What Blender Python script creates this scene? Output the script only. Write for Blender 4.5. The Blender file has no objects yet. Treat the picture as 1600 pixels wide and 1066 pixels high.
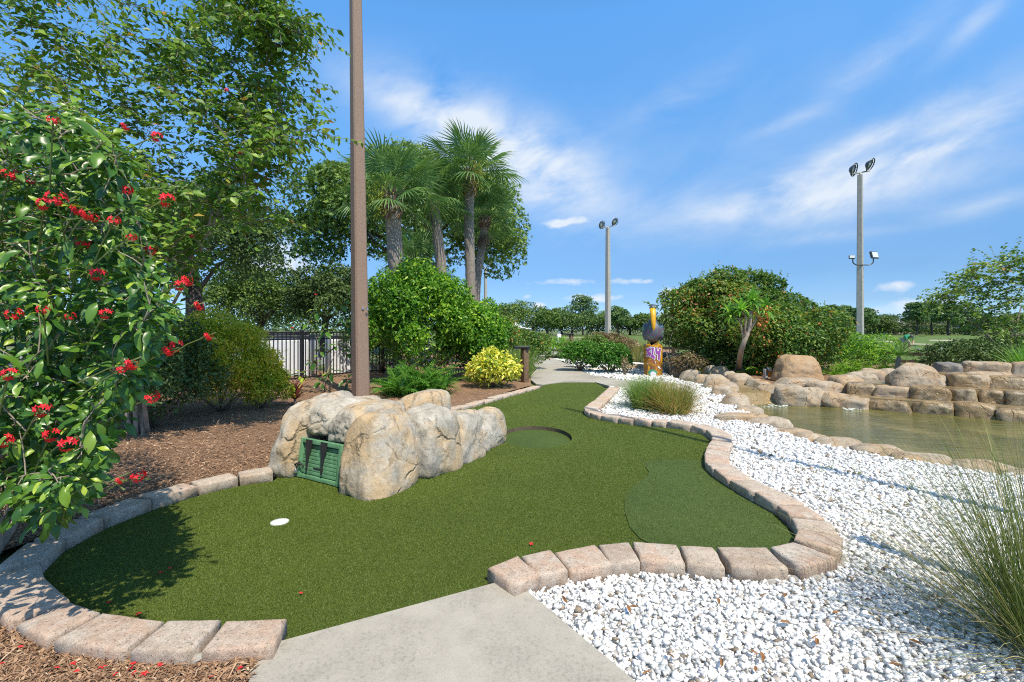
import bpy, bmesh, math, random
import numpy as np
from mathutils import Vector, Matrix
from mathutils.geometry import tessellate_polygon

random.seed(7)
rng = np.random.default_rng(11)
SC = bpy.context.scene
COL = SC.collection
R = math.radians

# ------------------------------------------------------------------ camera, sky, sun, exposure
CAM_H = 1.2
FOC = 752.0            # focal length in pixels of the 1600 wide photograph
cam_d = bpy.data.cameras.new("camera")
cam = bpy.data.objects.new("camera", cam_d)
COL.objects.link(cam)
cam.location = (0, 0, CAM_H)
cam.rotation_euler = (R(90), 0, 0)
cam_d.sensor_width = 36.0
cam_d.lens = 36.0 * FOC / 1600.0
cam_d.shift_y = -18.0 / 1600.0
cam_d.clip_start = 0.05
cam_d.clip_end = 3000
SC.camera = cam

SUN_EL, SUN_AZ = 57.0, 150.0      # azimuth clockwise from +Y
world = bpy.data.worlds.new("World")
SC.world = world
world.use_nodes = True


class NT:
    """small helper round a node tree"""
    def __init__(self, tree):
        self.t = tree
        self.n = tree.nodes
        self.l = tree.links

    def new(self, typ, **kw):
        nd = self.n.new(typ)
        for k, v in kw.items():
            setattr(nd, k, v)
        return nd

    def link(self, a, b):
        self.l.new(a, b)

    def val(self, sock, x):
        if isinstance(x, bpy.types.NodeSocket):
            self.l.new(x, sock)
        else:
            sock.default_value = x

    def math(self, op, a, b=None, c=None, clamp=False):
        nd = self.n.new("ShaderNodeMath")
        nd.operation = op
        nd.use_clamp = clamp
        self.val(nd.inputs[0], a)
        if b is not None:
            self.val(nd.inputs[1], b)
        if c is not None:
            self.val(nd.inputs[2], c)
        return nd.outputs[0]

    def noise(self, vec, scale, detail=4.0, rough=0.55, dist=0.0, dim='3D'):
        nd = self.n.new("ShaderNodeTexNoise")
        nd.noise_dimensions = dim
        nd.inputs['Scale'].default_value = scale
        nd.inputs['Detail'].default_value = detail
        nd.inputs['Roughness'].default_value = rough
        nd.inputs['Distortion'].default_value = dist
        if vec is not None:
            self.l.new(vec, nd.inputs['Vector'])
        return nd.outputs['Fac']

    def ramp(self, fac, stops, interp='LINEAR'):
        nd = self.n.new("ShaderNodeValToRGB")
        nd.color_ramp.interpolation = interp
        el = nd.color_ramp.elements
        while len(el) < len(stops):
            el.new(0.5)
        for e, (p, c) in zip(el, stops):
            e.position = p
            e.color = (c[0], c[1], c[2], 1) if len(c) == 3 else c
        self.l.new(fac, nd.inputs[0])
        return nd.outputs[0]

    def mix(self, fac, a, b, mode='MIX'):
        nd = self.n.new("ShaderNodeMix")
        nd.data_type = 'RGBA'
        nd.blend_type = mode
        self.val(nd.inputs[0], fac)
        for s, x in ((nd.inputs[6], a), (nd.inputs[7], b)):
            if isinstance(x, bpy.types.NodeSocket):
                self.l.new(x, s)
            else:
                s.default_value = (x[0], x[1], x[2], 1)
        return nd.outputs[2]


def build_sky():
    w = NT(world.node_tree)
    bg = world.node_tree.nodes['Background']
    sky = w.new('ShaderNodeTexSky', sky_type='NISHITA', sun_disc=False)
    sky.sun_elevation = R(SUN_EL)
    sky.sun_rotation = R(SUN_AZ)
    sky.air_density = 1.0
    sky.dust_density = 0.4
    sky.ozone_density = 2.2
    tc = w.new('ShaderNodeTexCoord')
    sp = w.new('ShaderNodeSeparateXYZ')
    w.link(tc.outputs['Generated'], sp.inputs[0])
    x, y, z = sp.outputs
    # clear humid summer air: a deeper blue than the model's, all round the compass
    k = 0.25
    q = 1.0
    gain = w.ramp(w.math('MAXIMUM', z, 0.0), [(p, (r * k * q, g * k * q, b * k * q * 0.98)) for p, (r, g, b) in
                  ((0.009, (0.80, 1.28, 2.2)), (0.052, (0.60, 0.88, 1.44)), (0.105, (0.58, 0.86, 1.28)), (0.174, (0.70, 1.04, 1.40)), (0.342, (1.02, 1.62, 2.0)), (0.545, (1.15, 2.15, 2.70)), (0.75, (1.25, 1.5, 1.5)), (1.0, (1.5, 1.2, 0.9)))])
    gm = w.new('ShaderNodeVectorMath', operation='MULTIPLY')
    w.link(sky.outputs[0], gm.inputs[0])
    w.link(gain, gm.inputs[1])
    gs = w.new('ShaderNodeVectorMath', operation='SCALE')
    w.link(gm.outputs[0], gs.inputs[0])
    gs.inputs['Scale'].default_value = 1 / k
    blue = gs.outputs[0]
    az = w.math('ARCTAN2', x, y)
    el = w.math('ARCSINE', z)
    # fibres drawn out along a gently rising direction
    cb = w.new('ShaderNodeCombineXYZ')
    w.link(az, cb.inputs[0])
    w.link(el, cb.inputs[1])
    mp = w.new('ShaderNodeMapping', vector_type='POINT')
    mp.inputs['Rotation'].default_value = (0, 0, R(-12))
    w.link(cb.outputs[0], mp.inputs[0])
    mp2 = w.new('ShaderNodeMapping')
    mp2.inputs['Scale'].default_value = (1.0, 2.0, 1)
    w.link(mp.outputs[0], mp2.inputs[0])
    mp = mp2
    fib = w.noise(mp.outputs[0], 5.5, 10, 0.60, 0.35)
    puffv = w.new('ShaderNodeCombineXYZ')
    w.link(az, puffv.inputs[0])
    w.link(w.math('MULTIPLY', el, 1.8), puffv.inputs[1])
    puff = w.noise(puffv.outputs[0], 26, 7, 0.55, 0.25)
    wide = w.noise(mp.outputs[0], 2.2, 3, 0.5)

    def bump(px, py, lx, ly, slope):
        ax = (px - 800) / FOC
        a0, e0 = math.atan(ax), math.atan((515 - py) / FOC / math.sqrt(1 + ax * ax))
        k = 1 / (1 + ax * ax)
        sx, sy = lx / FOC * k, ly / FOC * math.sqrt(k)
        c, s = math.cos(slope), math.sin(slope)
        dx, de = w.math('SUBTRACT', az, a0), w.math('SUBTRACT', el, e0)
        u = w.math('ADD', w.math('MULTIPLY', dx, c / sx), w.math('MULTIPLY', de, s / sx))
        v = w.math('ADD', w.math('MULTIPLY', dx, -s / sy), w.math('MULTIPLY', de, c / sy))
        q = w.math('ADD', w.math('MULTIPLY', u, u), w.math('MULTIPLY', v, v))
        return w.math('EXPONENT', w.math('MULTIPLY', q, -1.0))

    def total(lst):
        t = None
        for amp, *b in lst:
            g = w.math('MULTIPLY', bump(*b), amp)
            t = g if t is None else w.math('ADD', t, g)
        return t

    cirrus = total([
        (1.2, 1570, 170, 190, 28, R(15)), (1.0, 1340, 228, 170, 18, R(18)), (1.0, 1440, 240, 90, 12, R(4)),
        (1.0, 1230, 316, 230, 40, R(3)), (0.7, 1340, 292, 170, 36, R(6)), (0.85, 1560, 316, 110, 15, R(8)),
        (1.15, 850, 268, 130, 50, R(-30)), (1.1, 690, 190, 150, 40, R(-18)), (0.9, 780, 240, 130, 60, R(-25)), (0.5, 1370, 95, 130, 22, R(28)),
        (0.42, 1060, 152, 90, 20, R(18)), (0.16, 1150, 230, 330, 120, R(5)), (0.35, 620, 155, 60, 10, R(0)),
        (0.5, 1530, 30, 100, 14, R(38)), (0.4, 1230, 190, 60, 9, R(14)), (0.35, 1300, 370, 120, 9, R(2)),
    ])
    cum = total([
        (1.0, 868, 350, 24, 9, 0), (0.75, 905, 345, 20, 7, 0), (1.0, 843, 478, 14, 7, 0), (0.8, 822, 464, 10, 6, 0), (0.8, 905, 466, 40, 9, 0),
        (0.9, 1046, 458, 26, 11, 0), (0.75, 955, 466, 26, 9, 0), (0.8, 1390, 446, 50, 13, 0), (0.9, 1440, 474, 70, 10, 0),
        (0.6, 1310, 464, 30, 10, 0), (1.0, 430, 410, 90, 42, 0), (0.5, 1000, 440, 60, 6, 0), (0.7, 1310, 490, 160, 9, 0),
        (0.6, 880, 440, 110, 8, 0), (0.6, 600, 340, 200, 30, 0),
    ])
    ci = w.math('MULTIPLY', cirrus, w.math('MULTIPLY', w.math('SUBTRACT', fib, 0.28, clamp=True), 1.9))
    ci = w.math('ADD', ci, w.math('MULTIPLY', w.math('MULTIPLY', w.math('SUBTRACT', wide, 0.55, clamp=True), w.math('SUBTRACT', fib, 0.42, clamp=True)), 0.8))
    cu = w.math('MULTIPLY', w.math('SUBTRACT', w.math('ADD', w.math('MULTIPLY', cum, 0.5), w.math('MULTIPLY', puff, 0.75)), 0.60, clamp=True), 3.2)
    fac = w.math('MINIMUM', w.math('ADD', w.math('ADD', ci, cu), 0.0), 0.9)
    col = w.mix(fac, blue, (7.3, 7.9, 8.6))
    w.link(col, bg.inputs['Color'])
    bg.inputs['Strength'].default_value = 0.1


build_sky()

sun_d = bpy.data.lights.new("sun", 'SUN')
sun_d.energy = 4.7
sun_d.angle = R(0.53)
sun_d.color = (1.0, 0.915, 0.76)
sun = bpy.data.objects.new("sun", sun_d)
COL.objects.link(sun)
sdir = Vector((math.sin(R(SUN_AZ)) * math.cos(R(SUN_EL)), math.cos(R(SUN_AZ)) * math.cos(R(SUN_EL)), math.sin(R(SUN_EL))))
sun.rotation_euler = sdir.to_track_quat('Z', 'Y').to_euler()
sun.location = (6, -8, 14)

SC.view_settings.view_transform = 'Standard'
SC.view_settings.look = 'None'
SC.view_settings.gamma = 1
SC.view_settings.use_curve_mapping = False
SC.view_settings.exposure = 0.2
SC.render.engine = 'CYCLES'
SC.cycles.max_bounces = 6
SC.cycles.transparent_max_bounces = 6
SC.cycles.use_denoising = False
SC.cycles.filter_width = 1.1
SC.cycles.sample_clamp_indirect = 4.0


# ------------------------------------------------------------------ geometry helpers
def G(px, py, z=0.0):
    """point of the horizontal plane at height z seen at photo pixel (px, py)"""
    Y = FOC * (CAM_H - z) / (py - 515.0)
    return Vector(((px - 800.0) / FOC * Y, Y, z))


def P(px, py, Y):
    """point at depth Y seen at photo pixel (px, py)"""
    return Vector(((px - 800.0) / FOC * Y, Y, CAM_H - (py - 515.0) / FOC * Y))


def tag(o, label=None, cat=None, group=None, kind=None):
    if label: o['label'] = label
    if cat: o['category'] = cat
    if group: o['group'] = group
    if kind: o['kind'] = kind
    return o


def empty(name, loc, label=None, cat=None, group=None, rz=0.0):
    o = bpy.data.objects.new(name, None)
    o.empty_display_size = 0.1
    o.location = loc
    o.rotation_euler = (0, 0, rz)
    COL.objects.link(o)
    return tag(o, label, cat, group)


def np_mesh(name, V, F, mat=None, tint=None, smooth=False, uv=None):
    """mesh from arrays: V (n,3), F (m,k) all of one size k"""
    V = np.asarray(V, dtype=np.float32)
    F = np.asarray(F, dtype=np.int32)
    me = bpy.data.meshes.new(name)
    k = F.shape[1]
    me.vertices.add(len(V))
    me.vertices.foreach_set('co', V.ravel())
    me.loops.add(F.size)
    me.loops.foreach_set('vertex_index', F.ravel())
    me.polygons.add(len(F))
    me.polygons.foreach_set('loop_start', np.arange(0, F.size, k, dtype=np.int32))
    if smooth:
        me.polygons.foreach_set('use_smooth', np.ones(len(F), dtype=bool))
    if tint is not None:
        a = me.attributes.new('tint', 'FLOAT', 'POINT')
        a.data.foreach_set('value', np.asarray(tint, dtype=np.float32))
    me.update(calc_edges=True)
    me.validate()
    if mat: me.materials.append(mat)
    return me


def link(name, me, parent=None, kind=None, loc=None, rot=None, scale=None):
    o = bpy.data.objects.new(name, me)
    COL.objects.link(o)
    if parent is not None:
        o.parent = parent
    if loc is not None: o.location = loc
    if rot is not None: o.rotation_euler = rot
    if scale is not None: o.scale = scale
    if kind: o['kind'] = kind
    return o


def np_obj(name, V, F, mat=None, parent=None, tint=None, smooth=False, kind=None):
    """world-space geometry; under a parent it is stored relative to the parent's location"""
    V = np.asarray(V, dtype=np.float64)
    if parent is not None:
        V = V - np.array(parent_origin(parent))
    return link(name, np_mesh(name, V, F, mat, tint, smooth), parent, kind)


def parent_origin(p):
    v = Vector((0, 0, 0))
    while p is not None:
        v += p.location
        p = p.parent
    return v


class MB:
    """collects simple shapes (world space), builds them as one mesh object"""
    def __init__(self):
        self.v, self.f, self.t = [], [], []

    def add(self, vs, fs, tint=0.5):
        b = len(self.v)
        self.v += [tuple(p) for p in vs]
        self.f += [tuple(i + b for i in f) for f in fs]
        self.t += [tint] * len(vs)
        return self

    def box(self, c, s, rz=0.0, m=None):
        hx, hy, hz = s[0] / 2, s[1] / 2, s[2] / 2
        pts = [Vector((x, y, z)) for z in (-hz, hz) for x, y in ((-hx, -hy), (hx, -hy), (hx, hy), (-hx, hy))]
        M = m if m is not None else Matrix.Rotation(rz, 3, 'Z')
        pts = [M @ p + Vector(c) for p in pts]
        return self.add(pts, [(0, 3, 2, 1), (4, 5, 6, 7), (0, 1, 5, 4), (1, 2, 6, 5), (2, 3, 7, 6), (3, 0, 4, 7)])

    def tube(self, pts, radii, n=8, cap=True, tint=0.5):
        pts = [Vector(p) for p in pts]
        if not hasattr(radii, '__len__'): radii = [radii] * len(pts)
        vs, fs = [], []
        t0 = (pts[1] - pts[0]).normalized()
        a = t0.orthogonal().normalized()
        for i, p in enumerate(pts):
            t = (pts[min(i + 1, len(pts) - 1)] - pts[max(i - 1, 0)]).normalized()
            a = (a - t * a.dot(t))
            a = a.normalized() if a.length > 1e-6 else t.orthogonal().normalized()
            b = t.cross(a)
            for k in range(n):
                w = 2 * math.pi * k / n
                vs.append(p + (a * math.cos(w) + b * math.sin(w)) * radii[i])
        for i in range(len(pts) - 1):
            for k in range(n):
                k2 = (k + 1) % n
                fs.append((i * n + k, i * n + k2, (i + 1) * n + k2, (i + 1) * n + k))
        if cap:
            fs.append(tuple(range(n - 1, -1, -1)))
            fs.append(tuple((len(pts) - 1) * n + k for k in range(n)))
        return self.add(vs, fs, tint)

    def lathe(self, prof, c=(0, 0, 0), n=16, m=None):
        """prof: list of (r, z)"""
        vs, fs = [], []
        for r, z in prof:
            for k in range(n):
                w = 2 * math.pi * k / n
                p = Vector((r * math.cos(w), r * math.sin(w), z))
                vs.append((m @ p if m is not None else p) + Vector(c))
        for i in range(len(prof) - 1):
            for k in range(n):
                k2 = (k + 1) % n
                fs.append((i * n + k, i * n + k2, (i + 1) * n + k2, (i + 1) * n + k))
        fs.append(tuple(range(n - 1, -1, -1)))
        fs.append(tuple((len(prof) - 1) * n + k for k in range(n)))
        return self.add(vs, fs)

    def mesh(self, name, mat=None, smooth=False, org=(0, 0, 0)):
        me = bpy.data.meshes.new(name)
        o = Vector(org)
        me.from_pydata([Vector(p) - o for p in self.v], [], self.f)
        if smooth:
            for p in me.polygons: p.use_smooth = True
        a = me.attributes.new('tint', 'FLOAT', 'POINT')
        a.data.foreach_set('value', np.array(self.t, dtype=np.float32))
        if mat: me.materials.append(mat)
        return me

    def build(self, name, mat=None, parent=None, smooth=False, kind=None):
        org = parent_origin(parent) if parent is not None else Vector((0, 0, 0))
        return link(name, self.mesh(name, mat, smooth, org), parent, kind)


def bevelled(me, w, seg=2):
    bm = bmesh.new()
    bm.from_mesh(me)
    bmesh.ops.bevel(bm, geom=bm.edges[:], offset=w, segments=seg, affect='EDGES', profile=0.6)
    bm.to_mesh(me)
    bm.free()
    for p in me.polygons: p.use_smooth = True
    return me


def copy_tree(o, parent=None):
    c = o.copy()
    COL.objects.link(c)
    if parent is not None:
        c.parent = parent
    for ch in list(o.children):
        copy_tree(ch, c)
    return c


# ---- vectorised value noise
def _hash(ix, iy, iz, seed):
    h = (ix * 374761393 + iy * 668265263 + iz * 2147483647 + seed * 974711) & 0xffffffff
    h = ((h ^ (h >> 13)) * 1274126177) & 0xffffffff
    return ((h ^ (h >> 16)) & 0xffff) / 65535.0


def vnoise(Pn, seed=0):
    Pn = np.asarray(Pn, dtype=np.float64)
    i = np.floor(Pn).astype(np.int64)
    f = Pn - i
    f = f * f * (3 - 2 * f)
    out = 0
    for dx in (0, 1):
        for dy in (0, 1):
            for dz in (0, 1):
                w = (f[:, 0] if dx else 1 - f[:, 0]) * (f[:, 1] if dy else 1 - f[:, 1]) * (f[:, 2] if dz else 1 - f[:, 2])
                out = out + w * _hash(i[:, 0] + dx, i[:, 1] + dy, i[:, 2] + dz, seed)
    return out * 2 - 1


def fbm(Pn, seed=0, oct=4, gain=0.5):
    s, a, t = 0, 1.0, 0
    for k in range(oct):
        s = s + a * vnoise(Pn * 2.0 ** k, seed + k * 17)
        t += a
        a *= gain
    return s / t


_ico = {}


def ico(n):
    if n not in _ico:
        bm = bmesh.new()
        bmesh.ops.create_icosphere(bm, subdivisions=n, radius=1)
        V = np.array([v.co[:] for v in bm.verts])
        F = np.array([[v.index for v in f.verts] for f in bm.faces])
        bm.free()
        _ico[n] = (V, F)
    return _ico[n]


def rock_geo(c, half, rz=0.0, n=3.0, amp=0.08, freq=1.6, seed=0, sub=4, taper=0.0, lean=(0, 0), zmin=None, ridged=0.3, cuts=9, cut=(0.70, 0.96), crease=0.035):
    """boulder: super-ellipsoid with fractal and ridged displacement; c centre, half sizes"""
    D, F = ico(sub)
    k = (np.abs(D) ** n).sum(1) ** (-1.0 / n)
    Q = D * k[:, None]
    q = D * freq
    d = fbm(q + seed * 3.7, seed, 5, 0.5)
    rd = 1 - np.abs(fbm(q * 1.3 + 9.1 + seed, seed + 5, 4, 0.5)) * 2
    cr = fbm(q * 0.9 + 31.7 + seed * 1.9, seed + 11, 4, 0.55)
    Q = Q * (1 + amp * d * 1.6 - amp * ridged * np.clip(rd, 0, 1) ** 3 - crease * np.exp(-(cr / 0.045) ** 2))[:, None]
    rc = np.random.default_rng(seed * 7 + 1)
    for _ in range(cuts):          # chop facets
        nv = rc.normal(size=3)
        nv[2] = abs(nv[2]) * 0.8
        nv /= np.linalg.norm(nv)
        dcut = rc.uniform(*cut) * (np.abs(Q @ nv).max())
        over = np.maximum(Q @ nv - dcut, 0)
        Q = Q - (over * 0.88)[:, None] * nv
    Q = Q * np.array(half)
    s = 1 - taper * (Q[:, 2] / half[2] * 0.5 + 0.5)
    Q[:, 0] = Q[:, 0] * s + lean[0] * (Q[:, 2] / half[2])
    Q[:, 1] = Q[:, 1] * s + lean[1] * (Q[:, 2] / half[2])
    cs, sn = math.cos(rz), math.sin(rz)
    X = Q[:, 0] * cs - Q[:, 1] * sn + c[0]
    Y = Q[:, 0] * sn + Q[:, 1] * cs + c[1]
    Z = Q[:, 2] + c[2]
    if zmin is not None:
        Z = np.maximum(Z, zmin)
    return np.stack([X, Y, Z], 1), F


# ---- leaves
TPL = {
    # folded diamond, 2 triangles
    'card': (np.array([[0, 0, 0], [0.5, -0.5, 0.12], [1, 0, -0.05], [0.5, 0.5, 0.12]]), np.array([[0, 1, 2], [0, 2, 3]])),
    # pointed leaf with a keel, 6 triangles
    'leaf': (np.array([[0, 0, 0], [0.45, 0, -0.03], [1, 0, -0.16], [0.22, 0.40, 0.05], [0.62, 0.40, 0.0], [0.22, -0.40, 0.05], [0.62, -0.40, 0.0]]),
             np.array([[0, 1, 3], [1, 4, 3], [1, 2, 4], [0, 5, 1], [1, 5, 6], [1, 6, 2]])),
    # pointed leaf, 4 triangles
    'leaf4': (np.array([[0, 0, 0], [0.5, 0, -0.03], [1, 0, -0.14], [0.42, 0.46, 0.04], [0.42, -0.46, 0.04]]), np.array([[0, 1, 3], [1, 2, 3], [0, 4, 1], [1, 4, 2]])),
    # narrow strap, 4 triangles
    'strap': (np.array([[0, -0.5, 0], [0, 0.5, 0], [0.5, -0.5, 0.1], [0.5, 0.5, 0.1], [1, 0, -0.1]]), np.array([[0, 2, 1], [1, 2, 3], [2, 4, 3]])),
    # ragged tuft of small leaves, 6 triangles
    'tuft': (np.array([[0, 0, 0], [0.5, 0.1, 0.1], [0.9, 0.5, 0.2], [0.55, 0.5, 0.1], [1.0, -0.1, 0.0], [0.6, -0.2, 0.1], [0.75, -0.6, 0.25],
                       [0.4, -0.5, 0.0], [0.1, 0.6, 0.2], [0.3, 0.35, 0.0]]),
             np.array([[0, 1, 3], [1, 2, 3], [0, 5, 4], [0, 4, 1], [0, 7, 6], [0, 6, 5], [0, 9, 8]])),
}


def norm(a):
    return a / np.maximum(np.linalg.norm(a, axis=1, keepdims=True), 1e-9)


def scatter(tpl, O, X, N, ln, wd, tint, up=None):
    """instances of a template: origin O, long axis X, approx normal N, length, width"""
    TV, TF = TPL[tpl] if isinstance(tpl, str) else tpl
    X = norm(X)
    Yv = norm(np.cross(N, X))
    Z = np.cross(X, Yv)
    n, k = len(O), len(TV)
    ln = np.broadcast_to(ln, (n,))
    wd = np.broadcast_to(wd, (n,))
    V = (O[:, None, :] + X[:, None, :] * (TV[None, :, 0:1] * ln[:, None, None]) + Yv[:, None, :] * (TV[None, :, 1:2] * wd[:, None, None])
         + Z[:, None, :] * (TV[None, :, 2:3] * ln[:, None, None]))
    F = TF[None] + (np.arange(n) * k)[:, None, None]
    return V.reshape(-1, 3), F.reshape(-1, TF.shape[1]), np.repeat(np.broadcast_to(tint, (n,)), k)


def rand_dirs(n, r=None):
    return norm((r or rng).normal(size=(n, 3)))


def blob_points(lumps, n, r, shell=0.13, bottom=0.35, rough=0.22, seed=0):
    """points and outward normals on lumpy ellipsoids (cx,cy,cz,rx,ry,rz), biased to the shell"""
    L = np.array(lumps, dtype=np.float64)
    area = (L[:, 3] * L[:, 4] + L[:, 3] * L[:, 5] + L[:, 4] * L[:, 5])
    idx = r.choice(len(L), size=n, p=area / area.sum())
    d = rand_dirs(n, r)
    low = (d[:, 2] < -0.15) & (r.random(n) > bottom)
    d[low, 2] *= -1
    c, s = L[idx, :3], L[idx, 3:6]
    rad = 1 - np.abs(r.normal(0, shell, n)) + r.normal(0, 0.04, n)
    rad = rad * (1 + rough * fbm(d * 2.2 + c * 1.3, seed, 3))
    return c + d * s * rad[:, None], norm(d / s)


def foliage_geo(lumps, n, size, r, tpl='card', aspect=0.5, shell=0.13, out=0.6, up=0.35, droop=0.2, bottom=0.35, jitter=0.35, seed=0, tclump=0.35, rough=0.22):
    O, N = blob_points(lumps, n, r, shell, bottom, rough, seed)
    J = rand_dirs(n, r)
    nn = norm(N * out + J * 0.7 + np.array([0, 0, up]))
    X = norm(np.cross(nn, rand_dirs(n, r)) + N * 0.3 - np.array([0, 0, droop]))
    ln = size * (1 + jitter * r.uniform(-1, 1, n))
    t = np.clip(0.5 + 0.28 * r.normal(size=n) + tclump * fbm(O * (0.55 / max(size, 0.02) * 0.2), seed + 3, 2), 0, 1)
    return scatter(tpl, O, X, nn, ln, ln * aspect, t)


def tri_join(parts):
    Vs, Fs, Ts, b = [], [], [], 0
    for V, F, T in parts:
        Vs.append(V); Fs.append(F + b); Ts.append(T)
        b += len(V)
    return np.concatenate(Vs), np.concatenate(Fs), np.concatenate(Ts)


def in_poly(x, y, poly):
    inside = np.zeros(len(x), dtype=bool)
    n = len(poly)
    for i in range(n):
        x1, y1 = poly[i][0], poly[i][1]
        x2, y2 = poly[(i + 1) % n][0], poly[(i + 1) % n][1]
        c = ((y1 > y) != (y2 > y)) & (x < (x2 - x1) * (y - y1) / ((y2 - y1) if y2 != y1 else 1e-9) + x1)
        inside ^= c
    return inside


def smooth_line(pts, closed=False, step=0.06):
    """Catmull-Rom through the points, resampled evenly (2D/3D Vectors)"""
    pts = [Vector(p) for p in pts]
    n = len(pts)
    out = []
    for i in range(n if closed else n - 1):
        p0 = pts[(i - 1) % n] if closed or i > 0 else pts[0] * 2 - pts[1]
        p1, p2 = pts[i], pts[(i + 1) % n]
        p3 = pts[(i + 2) % n] if closed or i + 2 < n else pts[-1] * 2 - pts[-2]
        m = max(2, int((p2 - p1).length / step))
        for k in range(m):
            t = k / m
            out.append(0.5 * ((2 * p1) + (p2 - p0) * t + (2 * p0 - 5 * p1 + 4 * p2 - p3) * t * t + (3 * p1 - p0 - 3 * p2 + p3) * t ** 3))
    if not closed: out.append(pts[-1])
    return out


def sheet(name, poly, z, mat, kind='structure', holes=(), thick=0.0, parent=None):
    loops = [[Vector((p[0], p[1], 0)) for p in poly]] + [[Vector((p[0], p[1], 0)) for p in h] for h in holes]
    flat = [p for l in loops for p in l]
    tris = tessellate_polygon(loops)
    vs = [(p.x, p.y, z) for p in flat]
    fs = []
    for t in tris:
        a, b, c = (flat[i] for i in t)
        fs.append(tuple(t) if (b - a).cross(c - a).z > 0 else tuple(reversed(t)))
    if thick:
        b0 = len(vs)
        n = len(poly)
        ar = sum(poly[i][0] * poly[(i + 1) % n][1] - poly[(i + 1) % n][0] * poly[i][1] for i in range(n))
        vs += [(p[0], p[1], z - thick) for p in poly]
        for i in range(n):
            j = (i + 1) % n
            fs.append((i, b0 + i, b0 + j, j) if ar > 0 else (j, b0 + j, b0 + i, i))
    me = bpy.data.meshes.new(name)
    org = parent_origin(parent) if parent is not None else Vector((0, 0, 0))
    me.from_pydata([Vector(v) - org for v in vs], [], fs)
    me.materials.append(mat)
    return link(name, me, parent, kind)


# ------------------------------------------------------------------ materials
def base_mat(name):
    m = bpy.data.materials.new(name)
    m.use_nodes = True
    w = NT(m.node_tree)
    return m, w, m.node_tree.nodes['Principled BSDF']


def pos(w):
    g = w.new('ShaderNodeNewGeometry')
    return g.outputs['Position']


def objpos(w, amount=7.0):
    """object coordinates shifted per object, so copies do not repeat"""
    tc = w.new('ShaderNodeTexCoord')
    oi = w.new('ShaderNodeObjectInfo')
    v = w.new('ShaderNodeVectorMath', operation='ADD')
    w.link(tc.outputs['Object'], v.inputs[0])
    c = w.new('ShaderNodeCombineXYZ')
    for i in range(3):
        w.link(w.math('MULTIPLY', oi.outputs['Random'], amount * (1 + i * 0.7)), c.inputs[i])
    w.link(c.outputs[0], v.inputs[1])
    return v.outputs[0], oi.outputs['Random']


def add_bump(w, bsdf, h, strength=0.4, dist=0.01):
    b = w.new('ShaderNodeBump')
    b.inputs['Strength'].default_value = strength
    b.inputs['Distance'].default_value = dist
    w.link(h, b.inputs['Height'])
    w.link(b.outputs[0], bsdf.inputs['Normal'])


def plain(name, col, rough=0.5, metal=0.0, var=0.12, scale=30, bump=0.0):
    m, w, b = base_mat(name)
    v = pos(w)
    n = w.noise(v, scale, 4)
    lo = [c * (1 - var) for c in col]
    hi = [min(1, c * (1 + var)) for c in col]
    w.link(w.ramp(n, [(0.3, lo), (0.7, hi)]), b.inputs['Base Color'])
    b.inputs['Roughness'].default_value = rough
    b.inputs['Metallic'].default_value = metal
    if bump: add_bump(w, b, n, bump, 0.004)
    return m


def leaf_mat(name, stops, trans=0.38, rough=0.45, spec=0.3, tboost=1.6, boost=1.9):
    m, w, b = base_mat(name)
    at = w.new('ShaderNodeAttribute', attribute_name='tint')
    oi = w.new('ShaderNodeObjectInfo')
    stops = [(p, tuple(min(0.85, x * boost) for x in c)) for p, c in stops]
    col = w.ramp(at.outputs['Fac'], stops)
    hs = w.new('ShaderNodeHueSaturation')
    hs.inputs['Saturation'].default_value = 1.0
    w.link(w.math('ADD', w.math('MULTIPLY', oi.outputs['Random'], 0.24), 0.88), hs.inputs['Value'])
    w.link(col, hs.inputs['Color'])
    w.link(hs.outputs[0], b.inputs['Base Color'])
    b.inputs['Roughness'].default_value = rough
    b.inputs['Specular IOR Level'].default_value = spec
    tr = w.new('ShaderNodeBsdfTranslucent')
    tcol = w.mix(1.0, hs.outputs[0], (tboost, tboost * 1.05, tboost * 0.55), 'MULTIPLY')
    w.link(tcol, tr.inputs[0])
    mx = w.new('ShaderNodeMixShader')
    mx.inputs[0].default_value = trans
    out = m.node_tree.nodes['Material Output']
    w.link(b.outputs[0], mx.inputs[1])
    w.link(tr.outputs[0], mx.inputs[2])
    w.link(mx.outputs[0], out.inputs[0])
    return m


def tint_mat(name, stops, rough=0.6, noise_scale=0, nvar=0.25, bump=0.0):
    m, w, b = base_mat(name)
    at = w.new('ShaderNodeAttribute', attribute_name='tint')
    col = w.ramp(at.outputs['Fac'], stops)
    if noise_scale:
        n = w.noise(pos(w), noise_scale, 5)
        col = w.mix(1.0, col, w.ramp(n, [(0.3, (1 - nvar,) * 3), (0.7, (1 + nvar,) * 3)]), 'MULTIPLY')
        if bump: add_bump(w, b, n, bump, 0.004)
    w.link(col, b.inputs['Base Color'])
    b.inputs['Roughness'].default_value = rough
    return m


M = {}


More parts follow.
